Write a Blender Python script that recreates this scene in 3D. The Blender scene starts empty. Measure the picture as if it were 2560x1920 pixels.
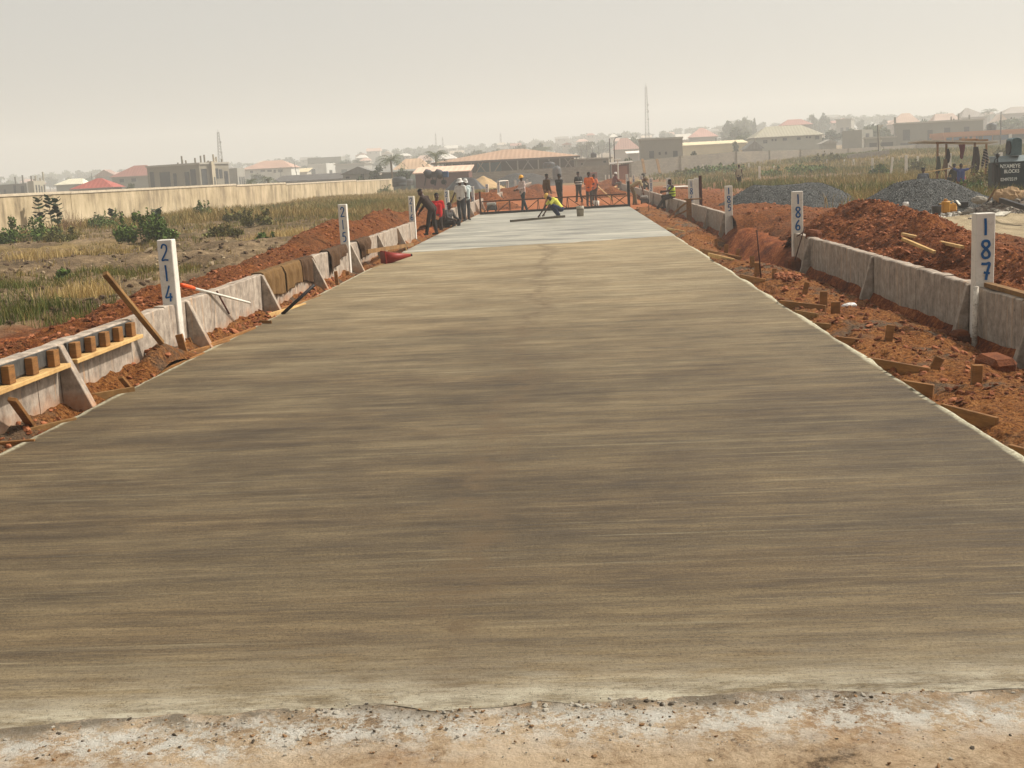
import bpy, bmesh, math, random
import numpy as np
from mathutils import Vector, Matrix
random.seed(7); rng = np.random.default_rng(11)
SC = bpy.context.scene; COL = SC.collection
R = math.radians
V = Vector
# ------------------------------------------------------------------ camera
F, CX, CY, CH = 3000.0, 1280.0, 960.0, 1.92
VPX, VPY, ROLL = 1424.0, 422.0, .05
_d = V((VPX-CX, CY-VPY, -F)).normalized()
_e = V((VPX-CX+1000, CY-VPY+1000*ROLL, -F))
_r = (_e-_e.dot(_d)*_d).normalized()
_u = _r.cross(_d)
M3 = Matrix((_r, _d, _u))
def ray(px, py): return M3 @ V((px-CX, CY-py, -F))
def at_y(px, py, Y):
    v = ray(px, py); return V((0, 0, CH))+v*(Y/v.y)
def at_z(px, py, z=0.0):
    v = ray(px, py); return V((0, 0, CH))+v*((z-CH)/v.z)
def at_x(px, py, X):
    v = ray(px, py); return V((0, 0, CH))+v*(X/v.x)
def proj(p):
    c = M3.transposed() @ (V(p)-V((0, 0, CH)))
    return CX+F*c.x/-c.z, CY-F*c.y/-c.z
cam = bpy.data.cameras.new('camera'); co = bpy.data.objects.new('camera', cam); COL.objects.link(co)
cam.sensor_width = 36; cam.lens = F/2560*36; cam.clip_end = 6000; cam.clip_start = .05
co.matrix_world = Matrix.Translation((0, 0, CH)) @ M3.to_4x4()
SC.camera = co
# ------------------------------------------------------------------ mesh builder
_g = (1+5**.5)/2; _k = 1/(1+_g*_g)**.5
ICO_V = [(a*_k, b*_k, c*_k) for a, b, c in ((-1, _g, 0), (1, _g, 0), (-1, -_g, 0), (1, -_g, 0), (0, -1, _g), (0, 1, _g), (0, -1, -_g), (0, 1, -_g), (_g, 0, -1), (_g, 0, 1), (-_g, 0, -1), (-_g, 0, 1))]
ICO_F = [(0, 11, 5), (0, 5, 1), (0, 1, 7), (0, 7, 10), (0, 10, 11), (1, 5, 9), (5, 11, 4), (11, 10, 2), (10, 7, 6), (7, 1, 8), (3, 9, 4), (3, 4, 2), (3, 2, 6), (3, 6, 8), (3, 8, 9), (4, 9, 5), (2, 4, 11), (6, 2, 10), (8, 6, 7), (9, 8, 1)]
class MB:
    def __init__(s): s.v = []; s.f = []; s.m = []
    def add(s, vs, fs, mi=0):
        b = len(s.v); s.v.extend([tuple(p) for p in vs])
        s.f.extend([tuple(b+i for i in q) for q in fs]); s.m.extend([mi]*len(fs)); return s
    def box(s, c, sz, rot=None, mi=0):
        c = V(c); x, y, z = sz[0]/2, sz[1]/2, sz[2]/2
        ps = [V((i*x, j*y, k*z)) for k in (-1, 1) for j in (-1, 1) for i in (-1, 1)]
        if rot is not None: ps = [rot @ p for p in ps]
        return s.add([c+p for p in ps], [(0, 2, 3, 1), (4, 5, 7, 6), (0, 1, 5, 4), (2, 6, 7, 3), (0, 4, 6, 2), (1, 3, 7, 5)], mi)
    def bb(s, a, b, mi=0):
        return s.box([(a[i]+b[i])/2 for i in range(3)], [abs(b[i]-a[i]) for i in range(3)], None, mi)
    def beam(s, a, b, w, h, up=(0, 0, 1), mi=0):
        a, b = V(a), V(b); d = (b-a); L = d.length; d.normalize(); u = V(up)
        if abs(d.dot(u)) > .98: u = V((0, 1, 0))
        r = d.cross(u).normalized(); u = r.cross(d)
        rot = Matrix((r, d, u)).transposed()
        return s.box((a+b)/2, (w, L, h), rot, mi)
    def tube(s, pts, rad, n=8, mi=0, cap=True):
        pts = [V(p) for p in pts]
        if not hasattr(rad, '__len__'): rad = [rad]*len(pts)
        vs = []; fs = []
        for i, p in enumerate(pts):
            d = (pts[min(i+1, len(pts)-1)]-pts[max(i-1, 0)]).normalized()
            a = d.cross(V((0, 0, 1)) if abs(d.z) < .95 else V((0, 1, 0))).normalized(); b = d.cross(a)
            for k in range(n):
                t = 2*math.pi*k/n; vs.append(p+(a*math.cos(t)+b*math.sin(t))*rad[i])
        for i in range(len(pts)-1):
            for k in range(n):
                fs.append((i*n+k, i*n+(k+1) % n, (i+1)*n+(k+1) % n, (i+1)*n+k))
        if cap: fs.append(tuple(range(n-1, -1, -1))); fs.append(tuple((len(pts)-1)*n+k for k in range(n)))
        return s.add(vs, fs, mi)
    def cap(s, a, b, ra, rb, n=10, mi=0):
        """tapered capsule"""
        a, b = V(a), V(b); d = (b-a)
        if d.length < 1e-5: d = V((0, 0, 1e-3)); b = a+d
        d.normalize(); pts = []; rr = []
        for t in (-1.45, -1.1, -.7, -.3): pts.append(a+d*ra*math.sin(t)); rr.append(ra*math.cos(t))
        for t in (.3, .7, 1.1, 1.45): pts.append(b+d*rb*math.sin(t)); rr.append(rb*math.cos(t))
        return s.tube(pts, rr, n, mi)
    def ell(s, c, r, rot=None, n=12, k=8, mi=0, jit=0):
        c = V(c); vs = []; fs = []
        for i in range(1, k):
            t = math.pi*i/k
            for j in range(n):
                q = 2*math.pi*j/n; p = V((r[0]*math.sin(t)*math.cos(q), r[1]*math.sin(t)*math.sin(q), r[2]*math.cos(t)))
                if jit: p *= 1+random.uniform(-jit, jit)
                vs.append(c+(rot @ p if rot is not None else p))
        top = V((0, 0, r[2])); bot = -top
        vs.append(c+(rot @ top if rot is not None else top)); vs.append(c+(rot @ bot if rot is not None else bot))
        T, B = len(vs)-2, len(vs)-1
        for j in range(n):
            fs.append((T, j, (j+1) % n)); fs.append((B, (k-2)*n+(j+1) % n, (k-2)*n+j))
            for i in range(k-2): fs.append((i*n+j, (i+1)*n+j, (i+1)*n+(j+1) % n, i*n+(j+1) % n))
        return s.add(vs, fs, mi)
    def stone(s, c, r, mi=0):
        """an angular lump: a jittered, squashed box-ish rock"""
        a = random.uniform(0, 6.28); ca, sa = math.cos(a), math.sin(a); tl = random.uniform(-.5, .5)
        q = (random.uniform(.7, 1.35)*r, random.uniform(.6, 1.1)*r, random.uniform(.35, .8)*r)
        ps = []
        for (x, y, z) in ICO_V:
            k = random.uniform(.62, 1.08); x, y, z = x*q[0]*k, y*q[1]*k, z*q[2]*k+x*q[0]*k*tl
            ps.append((c[0]+x*ca-y*sa, c[1]+x*sa+y*ca, c[2]+z))
        return s.add(ps, ICO_F, mi)
    def prism(s, poly, a, mi=0):
        """closed polygon (3d points) extruded by vector a"""
        n = len(poly); p0 = [V(p) for p in poly]; p1 = [p+V(a) for p in p0]
        return s.add(p0+p1, [tuple(range(n-1, -1, -1)), tuple(range(n, 2*n))]+[(i, (i+1) % n, n+(i+1) % n, n+i) for i in range(n)], mi)
    def lathe(s, c, prof, n=16, mi=0, axis='Z'):
        vs = []; fs = []
        for (r, z) in prof:
            for k in range(n):
                t = 2*math.pi*k/n
                p = (r*math.cos(t), r*math.sin(t), z) if axis == 'Z' else (r*math.cos(t), z, r*math.sin(t)) if axis == 'Y' else (z, r*math.cos(t), r*math.sin(t))
                vs.append(V(c)+V(p))
        for i in range(len(prof)-1):
            for k in range(n): fs.append((i*n+k, i*n+(k+1) % n, (i+1)*n+(k+1) % n, (i+1)*n+k))
        fs.append(tuple(range(n-1, -1, -1))); fs.append(tuple((len(prof)-1)*n+k for k in range(n)))
        return s.add(vs, fs, mi)
ORG = {}
def org(o):
    v = V((0, 0, 0))
    while o is not None: v = v+o.location; o = o.parent
    return v
def mk(name, mesh, mats, parent=None, smooth=False):
    o = bpy.data.objects.new(name, mesh); COL.objects.link(o)
    for m in (mats if isinstance(mats, (list, tuple)) else [mats]): mesh.materials.append(m)
    if parent is not None: o.parent = parent
    if smooth:
        mesh.polygons.foreach_set('use_smooth', [True]*len(mesh.polygons))
    return o
def obj(name, mb, mats, parent=None, smooth=False, fix=True, bevel=0):
    me = bpy.data.meshes.new(name); off = org(parent) if parent is not None else V((0, 0, 0))
    vs = [(p[0]-off.x, p[1]-off.y, p[2]-off.z) for p in mb.v]
    me.from_pydata(vs, [], mb.f)
    if any(mb.m): me.polygons.foreach_set('material_index', mb.m)
    if fix:
        bm = bmesh.new(); bm.from_mesh(me); bmesh.ops.recalc_face_normals(bm, faces=bm.faces)
        if bevel:
            bmesh.ops.bevel(bm, geom=list(bm.edges), offset=bevel, segments=1, affect='EDGES', profile=.5, clamp_overlap=True)
        bm.to_mesh(me); bm.free()
    me.update()
    return mk(name, me, mats, parent, smooth)
def tag(o, label=None, cat=None, group=None, kind=None):
    if label: o['label'] = label
    if cat: o['category'] = cat
    if group: o['group'] = group
    if kind: o['kind'] = kind
    return o
def thing(name, label, cat, loc=(0, 0, 0), group=None):
    o = bpy.data.objects.new(name, None); COL.objects.link(o); o.location = loc; o.empty_display_size = .2
    return tag(o, label, cat, group)
def kids(o): return [c for c in COL.objects if c.parent == o]
def copy_tree(o, parent=None, ch=None):
    c = o.copy(); COL.objects.link(c)
    if parent is not None: c.parent = parent
    for k in kids(o): copy_tree(k, c)
    return c
def dup(o, loc, rz=0, sc=1, label=None):
    c = copy_tree(o); c.location = loc; c.rotation_euler = (0, 0, rz)
    c.scale = (sc, sc, sc) if not hasattr(sc, '__len__') else sc
    if label: c['label'] = label
    return c
def npmesh(name, verts, faces, mats, parent=None, smooth=False):
    """verts (n,3) array, faces (m,k) array"""
    me = bpy.data.meshes.new(name); nv, (nf, k) = len(verts), faces.shape
    me.vertices.add(nv); me.vertices.foreach_set('co', np.asarray(verts, np.float32).ravel())
    me.loops.add(nf*k); me.loops.foreach_set('vertex_index', faces.astype(np.int32).ravel())
    me.polygons.add(nf); me.polygons.foreach_set('loop_start', np.arange(0, nf*k, k, dtype=np.int32))
    me.update(calc_edges=True); me.validate()
    return mk(name, me, mats, parent, smooth)
# ------------------------------------------------------------------ noise
def _h(ix, iy, seed):
    n = (ix.astype(np.int64)*374761393+iy.astype(np.int64)*668265263+seed*974711) & 0x7fffffff
    n = ((n ^ (n >> 13))*1274126177) & 0x7fffffff
    n = (n ^ (n >> 16)) & 0xffff
    return n/65535.0
def vnoise(x, y, seed=0):
    x = np.asarray(x, float); y = np.asarray(y, float)
    ix, iy = np.floor(x), np.floor(y); fx, fy = x-ix, y-iy
    fx = fx*fx*(3-2*fx); fy = fy*fy*(3-2*fy)
    a, b, c, d = _h(ix, iy, seed), _h(ix+1, iy, seed), _h(ix, iy+1, seed), _h(ix+1, iy+1, seed)
    return (a*(1-fx)+b*fx)*(1-fy)+(c*(1-fx)+d*fx)*fy
def fbm(x, y, o=4, seed=0, g=.5):
    s = 0; a = 1; t = 0
    for i in range(o):
        s = s+a*(vnoise(x*2**i+17.3*i, y*2**i-9.1*i, seed+i)-.5); t += a; a *= g
    return s/t*2
def sstep(a, b, x):
    t = np.clip((np.asarray(x, float)-a)/(b-a), 0, 1); return t*t*(3-2*t)
# ------------------------------------------------------------------ materials
def lin(r, g, b): return tuple(((c/255)/12.92 if c/255 <= .04045 else ((c/255+.055)/1.055)**2.4) for c in (r, g, b))
class NT:
    def __init__(s, name):
        s.m = bpy.data.materials.new(name); s.m.use_nodes = True; s.t = s.m.node_tree; s.t.nodes.clear()
        s.out = s.t.nodes.new('ShaderNodeOutputMaterial'); s.b = s.t.nodes.new('ShaderNodeBsdfPrincipled')
        s.t.links.new(s.b.outputs[0], s.out.inputs[0])
    def n(s, ty, **k):
        o = s.t.nodes.new(ty)
        for a, v in k.items(): setattr(o, a, v)
        return o
    def l(s, a, b): s.t.links.new(a, b)
    def coord(s, kind='pos', scale=(1, 1, 1), rot=(0, 0, 0)):
        o = s.n('ShaderNodeNewGeometry').outputs['Position'] if kind == 'pos' else s.n('ShaderNodeTexCoord').outputs['Object']
        mp = s.n('ShaderNodeMapping'); mp.inputs['Scale'].default_value = scale; mp.inputs['Rotation'].default_value = rot
        s.l(o, mp.inputs[0]); return mp.outputs[0]
    def noise(s, co, scale, detail=5, rough=.6, dist=0):
        o = s.n('ShaderNodeTexNoise'); o.inputs['Scale'].default_value = scale; o.inputs['Detail'].default_value = detail
        o.inputs['Roughness'].default_value = rough; o.inputs['Distortion'].default_value = dist
        s.l(co, o.inputs['Vector']); return o.outputs[0]
    def vor(s, co, scale, feat='F1', out=0):
        o = s.n('ShaderNodeTexVoronoi'); o.feature = feat; o.inputs['Scale'].default_value = scale; s.l(co, o.inputs['Vector']); return o.outputs[out]
    def ramp(s, fac, stops, interp='LINEAR'):
        o = s.n('ShaderNodeValToRGB'); cr = o.color_ramp; cr.interpolation = interp
        while len(cr.elements) < len(stops): cr.elements.new(.5)
        for e, (p, c) in zip(cr.elements, stops):
            e.position = p; e.color = (*c, 1) if hasattr(c, '__len__') else (c, c, c, 1)
        s.l(fac, o.inputs[0]); return o.outputs[0]
    def math(s, op, a, b=None, clamp=False):
        o = s.n('ShaderNodeMath'); o.operation = op; o.use_clamp = clamp
        for i, x in enumerate((a, b)):
            if x is None: continue
            if isinstance(x, (int, float)): o.inputs[i].default_value = x
            else: s.l(x, o.inputs[i])
        return o.outputs[0]
    def mix(s, fac, a, b, mode='MIX'):
        o = s.n('ShaderNodeMix'); o.data_type = 'RGBA'; o.blend_type = mode
        for i, x in ((0, fac), (6, a), (7, b)):
            if isinstance(x, (int, float)): o.inputs[i].default_value = x
            elif isinstance(x, tuple): o.inputs[i].default_value = (*x, 1)
            else: s.l(x, o.inputs[i])
        return o.outputs[2]
    def sep(s, co):
        o = s.n('ShaderNodeSeparateXYZ'); s.l(co, o.inputs[0]); return o.outputs
    def attr(s, name):
        o = s.n('ShaderNodeAttribute'); o.attribute_name = name
        q = s.n('ShaderNodeSeparateColor'); s.l(o.outputs['Color'], q.inputs[0]); return q.outputs
    def bump(s, h, strength=.5, dist=.02):
        o = s.n('ShaderNodeBump'); o.inputs['Strength'].default_value = strength; o.inputs['Distance'].default_value = dist
        s.l(h, o.inputs['Height']); s.l(o.outputs[0], s.b.inputs['Normal']); return o
    def fin(s, col, rough=.9, spec=.25, metal=0):
        if isinstance(col, tuple): s.b.inputs['Base Color'].default_value = (*col, 1)
        else: s.l(col, s.b.inputs['Base Color'])
        if isinstance(rough, (int, float)): s.b.inputs['Roughness'].default_value = rough
        else: s.l(rough, s.b.inputs['Roughness'])
        s.b.inputs['Specular IOR Level'].default_value = spec; s.b.inputs['Metallic'].default_value = metal
        return s.m
MAT = {}
def mat(name, c1, c2=None, scale=3, rough=.85, bump=.2, bscale=None, stretch=(1, 1, 1), kind='pos', spec=.25, metal=0, bdist=.01, lo=.3, hi=.7):
    if name in MAT: return MAT[name]
    n = NT(name); c2 = c2 or tuple(x*.7 for x in c1)
    co = n.coord(kind, stretch); a = n.noise(co, scale, 6); b = n.noise(co, scale*7, 4)
    f = n.math('ADD', n.math('MULTIPLY', a, .65), n.math('MULTIPLY', b, .35))
    col = n.ramp(f, [(lo, c2), (hi, c1)])
    if bump: n.bump(n.noise(co, bscale or scale*9, 5), bump, bdist)
    MAT[name] = n.fin(col, rough, spec, metal); return MAT[name]
# ------------------------------------------------------------------ world, sun, haze
SUN = V((.66, .26, .72)).normalized()
ELEV = math.asin(SUN.z); AZ = math.atan2(SUN.x, SUN.y)
w = bpy.data.worlds.new('World'); SC.world = w; w.use_nodes = True
nt = w.node_tree; nt.nodes.clear()
sky = nt.nodes.new('ShaderNodeTexSky'); sky.sky_type = 'NISHITA'; sky.sun_disc = False
sky.sun_elevation = ELEV; sky.sun_rotation = AZ; sky.air_density = 1.0; sky.dust_density = 9.0; sky.ozone_density = 1.0
bw = nt.nodes.new('ShaderNodeRGBToBW'); cm = nt.nodes.new('ShaderNodeCombineColor')
mx = nt.nodes.new('ShaderNodeMix'); mx.data_type = 'RGBA'; mx.blend_type = 'MULTIPLY'; mx.inputs[0].default_value = 1
mx.inputs[7].default_value = (.985, .985, .945, 1)
m2 = nt.nodes.new('ShaderNodeMix'); m2.data_type = 'RGBA'; m2.inputs[0].default_value = .94
bg = nt.nodes.new('ShaderNodeBackground'); bg.inputs[1].default_value = .136
ou = nt.nodes.new('ShaderNodeOutputWorld')
L = nt.links.new
L(sky.outputs[0], bw.inputs[0])
ma = nt.nodes.new('ShaderNodeMath'); ma.operation = 'MULTIPLY_ADD'; ma.inputs[1].default_value = .36; ma.inputs[2].default_value = 2.35
L(bw.outputs[0], ma.inputs[0])
for i in range(3): L(ma.outputs[0], cm.inputs[i])
L(sky.outputs[0], m2.inputs[6]); L(cm.outputs[0], m2.inputs[7])
L(m2.outputs[2], mx.inputs[6]); L(mx.outputs[2], bg.inputs[0]); L(bg.outputs[0], ou.inputs[0])
sl = bpy.data.lights.new('sun', 'SUN'); so = bpy.data.objects.new('sun', sl); COL.objects.link(so)
sl.energy = 4.0; sl.angle = R(2.0); sl.color = (1.0, .945, .84)
so.rotation_euler = SUN.to_track_quat('Z', 'Y').to_euler(); so.location = (30, 20, 60)
SC.view_settings.view_transform = 'Standard'; SC.view_settings.look = 'None'; SC.view_settings.gamma = 1
SC.view_settings.exposure = 0.42
SC.cycles.use_denoising = True; SC.cycles.volume_bounces = 1; SC.cycles.max_bounces = 6
SC.cycles.diffuse_bounces = 3; SC.cycles.volume_step_rate = 4
HAZE_D = .00125
def build_haze():
    mb = MB().bb((-1400, -40, -3), (1400, 1450, 66))
    m = bpy.data.materials.new('haze_air'); m.use_nodes = True; t = m.node_tree; t.nodes.clear()
    o = t.nodes.new('ShaderNodeOutputMaterial'); p = t.nodes.new('ShaderNodeVolumePrincipled')
    p.inputs['Color'].default_value = (.93, .92, .885, 1); p.inputs['Density'].default_value = HAZE_D; p.inputs['Anisotropy'].default_value = .15
    t.links.new(p.outputs[0], o.inputs['Volume'])
    h = obj('haze', mb, m); tag(h, kind='stuff', label='pale dusty haze hanging over the whole site', cat='haze')
# ------------------------------------------------------------------ terrain
XL = at_z(640, 814).x; XR = at_z(2240, 940).x
WLX, WRX = -4.7, 4.62            # road faces of the low walls
ZBL, ZBR, ZTL, ZTR = .10, -.40, .585, .37
def hill_k(x): return 14+8*np.tanh(x/250)
def gz(x, y, fine=True):
    x = np.asarray(x, float); y = np.asarray(y, float)
    z = np.zeros_like(x+y)
    big = fbm(x*.11, y*.11, 3, 3)
    z = z+.12*big
    z = np.where(x < -4.9, z+.10*(1-sstep(40, 90, y)), z)
    if fine:
        cl = fbm(x*.9, y*.9, 4, 21, .6)
        amp = (.20+.20*vnoise(x*.15, y*.15, 8))*(1-sstep(55, 130, y))*np.where(x < 0, 1, .45)
        z = z+amp*cl
    rise = sstep(95, 190, y)*np.clip(.0425*x, 0, 1.9)
    z = z*(1-.8*sstep(90, 160, y))+rise
    z = z+hill_k(x)*np.clip((y-235)/715, 0, 1)**1.15
    # the road corridor is cut lower so the sheets laid in it stay clear
    cut = (1-sstep(4.3, 4.9, np.abs(x+.05)))*(1-sstep(138, 150, y))
    z = z*(1-cut)+(-.6)*cut
    # the right bank drops behind the low wall
    return z
def gz1(x, y): return float(gz(np.array([x]), np.array([y]))[0])
def fan(y0, y1, ratio, tmax, ncol, apex=-12.0):
    n = int(math.log((y1-apex)/(y0-apex))/math.log(1+ratio))+1
    d = (y0-apex)*(1+ratio)**np.arange(n+1)
    t = np.linspace(-tmax, tmax, ncol)
    X = d[:, None]*t[None, :]; Y = np.repeat((d+apex)[:, None], ncol, 1)
    return X, Y
def gridfaces(r, c):
    i = np.arange(r*c).reshape(r, c)
    return np.stack([i[:-1, :-1].ravel(), i[:-1, 1:].ravel(), i[1:, 1:].ravel(), i[1:, :-1].ravel()], 1)
def sheet(name, X, Y, Z, m, zone=None, smooth=True):
    r, c = X.shape; vs = np.stack([X.ravel(), Y.ravel(), np.asarray(Z).ravel()], 1)
    o = npmesh(name, vs, gridfaces(r, c), m, None, smooth)
    if zone is not None:
        a = o.data.color_attributes.new('zone', 'FLOAT_COLOR', 'POINT')
        a.data.foreach_set('color', np.stack([q.ravel() for q in zone]+[np.ones(r*c)], 1).astype(np.float32).ravel())
    return tag(o, kind='structure')
RED1, RED2, RED3 = lin(126, 62, 26), lin(54, 24, 11), lin(186, 116, 62)
def soil_nodes(n, co, fine=1.0):
    a = n.noise(co, 1.3, 6, .65); b = n.noise(co, 14*fine, 5, .7)
    f = n.math('ADD', n.math('MULTIPLY', a, .4), n.math('MULTIPLY', b, .6))
    c = n.ramp(f, [(.36, RED2), (.5, RED1), (.64, RED3)])
    return c, b
def mat_red(name='red_soil', grey=0.0, orange=0.0):
    n = NT(name); co = n.coord()
    c, b = soil_nodes(n, co)
    if orange: c = n.mix(n.ramp(n.noise(co, .9, 6, .7), [(.22, 0), (.46, orange)]), c, n.ramp(n.noise(co, 20, 6, .8), [(.36, lin(84, 46, 20)), (.5, lin(156, 96, 44)), (.64, lin(196, 138, 80))]))
    if grey: c = n.mix(n.ramp(n.noise(co, .9, 4), [(.52, 0), (.62, grey)]), c, lin(104, 96, 82))
    v = n.vor(co, 38); c = n.mix(n.ramp(v, [(.05, .5), (.2, 0)]), c, lin(168, 112, 74))
    h = n.math('ADD', n.noise(co, 22, 6, .7), n.math('MULTIPLY', n.noise(co, 70, 3), .5))
    c = n.mix(n.ramp(n.noise(co, 30, 4, .7), [(.36, .8), (.47, 0)]), c, lin(36, 18, 10))
    n.bump(h, 1.0, .12)
    return n.fin(c, .95, .15)
def build_ground():
    X, Y = fan(-8, 1400, .0062, 1.15, 420)
    Z = gz(X, Y)
    wob = fbm(X*.25, Y*.25, 4, 40)
    redL = sstep(-8.0, -6.6, X+wob*1.2)*(X < 0)*(1-sstep(55, 75, Y))
    redR = (1-sstep(8, 12.5, X+wob*3))*(X > 0)*(1-sstep(82, 100, Y+wob*6))
    far = np.exp(-((X+4)/22)**2)*sstep(75, 95, Y)*(1-sstep(135, 160, Y))*(vnoise(X*.12, Y*.12, 5) > .35)
    red = np.clip(redL+redR+far*.8, 0, 1)
    sand = sstep(6.0, 8.2, X+wob*1.5)*sstep(10, 15, Y)*(1-sstep(33, 40, Y+wob*5))
    straw = sstep(.12, .4, fbm(X*.12, Y*.1, 3, 77))*(1-sand)
    red = red*(1-.85*sand)
    n = NT('field_earth'); co = n.coord(); z = n.attr('zone')
    a = n.noise(co, .5, 6, .65); b = n.noise(co, 6, 6, .7)
    f = n.math('ADD', n.math('MULTIPLY', a, .5), n.math('MULTIPLY', b, .5))
    base = n.ramp(f, [(.36, lin(60, 48, 36)), (.5, lin(112, 92, 68)), (.64, lin(158, 134, 102))])
    base = n.mix(n.ramp(n.noise(co, .35, 5, .7), [(.5, 0), (.68, .45)]), base, lin(92, 82, 46))
    st = n.ramp(n.noise(co, 3, 5), [(.3, lin(120, 98, 52)), (.7, lin(158, 132, 80))])
    base = n.mix(n.math('MULTIPLY', z[2], .6), base, st)
    rd, _ = soil_nodes(n, co)
    base = n.mix(z[0], base, rd)
    sd = n.ramp(n.noise(co, 2.2, 6, .7), [(.3, lin(124, 108, 86)), (.5, lin(166, 148, 118)), (.7, lin(190, 170, 140))])
    base = n.mix(z[1], base, sd)
    n.bump(n.math('ADD', n.noise(co, 9, 6, .7), n.noise(co, 40, 4)), .9, .06)
    g = sheet('ground', X, Y, Z, n.fin(base, .95, .15), (red, sand, straw))
    return g
# ------------------------------------------------------------------ the road
def mat_slab():
    n = NT('fresh_concrete'); 
    co = n.coord('pos', (.42, 5.0, 1), (0, 0, -.015)); c2 = n.coord('pos', (1.5, 34, 1), (0, 0, -.012)); c3 = n.coord('pos', (.55, .8, 1)); p = n.coord()
    c4 = n.coord('pos', (5, 120, 1), (0, 0, -.01))
    a = n.noise(co, 1, 9, .74, 0); b = n.noise(c2, 1, 8, .78, 0); c = n.noise(c3, 1, 7, .68, 0); d = n.noise(p, 60, 6, .85); e = n.noise(c4, 1, 5, .7)
    g = n.noise(n.coord('pos', (2.2, 8, 1), (0, 0, -.02)), 1, 9, .82)
    f = n.math('ADD', n.math('ADD', n.math('MULTIPLY', a, .23), n.math('ADD', n.math('MULTIPLY', b, .2), n.math('MULTIPLY', g, .16))), n.math('ADD', n.math('MULTIPLY', c, .15), n.math('ADD', n.math('MULTIPLY', e, .10), n.math('MULTIPLY', d, .18))))
    sx = n.sep(p)
    # the strip poured first has dried less evenly: damp patches nearer the old base; grazing-angle paleness painted in farther off
    damp = n.ramp(n.math('DIVIDE', n.math('ADD', sx[1], n.math('MULTIPLY', n.math('SUBTRACT', c, .5), 9)), 30), [(.13, .45), (.2, .0), (.36, .1), (.62, .62), (1, .85)])
    f2 = n.math('ADD', f, n.math('MULTIPLY', n.math('SUBTRACT', damp, .3), .12))
    col = n.ramp(f2, [(.395, lin(44, 34, 22)), (.45, lin(70, 57, 39)), (.505, lin(98, 83, 59)), (.555, lin(123, 107, 79)), (.635, lin(168, 151, 118))])
    warm = n.ramp(n.noise(n.coord('pos', (.3, 1.4, 1)), 1, 4), [(.42, 0), (.64, .6)])
    col = n.mix(warm, col, n.mix(1.0, col, (1.03, .955, .88), 'MULTIPLY'))
    # pale laitance streaks and scuffs
    stv = n.ramp(n.noise(n.coord('pos', (.4, 20, 1), (0, 0, -.025)), 1, 6, .72), [(.56, 0), (.68, .5)])
    col = n.mix(n.math('MULTIPLY', stv, n.ramp(c, [(.4, .2), (.6, .9)])), col, lin(168, 156, 126))
    dk = n.ramp(n.noise(n.coord('pos', (.5, 16, 1), (0, 0, -.02)), 1.3, 7, .78), [(.55, 0), (.68, .55)])
    col = n.mix(dk, col, lin(60, 50, 34))
    # scuffed foot track running along the pour
    tx = n.math('ABSOLUTE', n.math('ADD', sx[0], n.math('ADD', .62, n.math('MULTIPLY', n.math('SUBTRACT', n.noise(p, .5, 2), .5), 1.0))))
    tr = n.math('MULTIPLY', n.ramp(tx, [(.05, .85), (.22, 0)]), n.ramp(n.noise(p, 4, 5, .75), [(.44, 0), (.58, 1)]))
    col = n.mix(tr, col, lin(92, 74, 50))
    # pits
    pit = n.ramp(n.vor(p, 26), [(.03, .85), (.09, 0)]); pm = n.ramp(n.noise(p, 2.2, 4), [(.5, 0), (.62, 1)])
    col = n.mix(n.math('MULTIPLY', pit, pm), col, lin(58, 48, 36))
    # pale crust where the mix met the side forms
    ed = n.math('MINIMUM', n.math('SUBTRACT', sx[0], XL), n.math('SUBTRACT', XR, sx[0]))
    ed = n.math('ADD', ed, n.math('MULTIPLY', n.math('SUBTRACT', n.noise(n.coord('pos', (3, 1.1, 1)), 1.5, 5, .7), .5), .10))
    col = n.mix(n.ramp(ed, [(.015, .95), (.06, 0)]), col, n.ramp(n.noise(p, 26, 5, .8), [(.38, lin(120, 110, 88)), (.55, lin(196, 188, 160))]))
    fr = n.attr('zone'); col = n.mix(n.math('MULTIPLY', fr[0], n.ramp(n.noise(n.coord('pos', (1.2, 5, 1)), 2.2, 6, .75), [(.38, .1), (.6, .95)])), col, lin(176, 167, 146))
    col = n.mix(n.math('MULTIPLY', n.ramp(d, [(.34, .75), (.47, 0)]), 1.0), col, lin(64, 52, 36))
    h = n.math('ADD', n.math('MULTIPLY', e, .7), n.math('ADD', n.math('MULTIPLY', d, .8), n.math('MULTIPLY', n.noise(p, 160, 2), .3)))
    n.bump(h, .7, .014)
    return n.fin(col, n.ramp(b, [(.35, .62), (.65, .9)]), .3)
def mat_wet():
    n = NT('wet_concrete'); p = n.coord(); sx = n.sep(p)
    a = n.noise(n.coord('pos', (.22, .8, 1), (0, 0, -.03)), 1, 7, .7, .8); b = n.noise(n.coord('pos', (.6, 3, 1)), 1, 6, .7)
    f = n.math('ADD', n.math('MULTIPLY', a, .6), n.math('MULTIPLY', b, .4))
    col = n.ramp(f, [(.38, lin(84, 81, 72)), (.48, lin(128, 123, 110)), (.58, lin(170, 163, 146))])
    n.bump(n.math('ADD', a, n.math('MULTIPLY', b, .4)), .15, .02)
    return n.fin(col, n.ramp(b, [(.35, .32), (.65, .62)]), .4)
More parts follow.
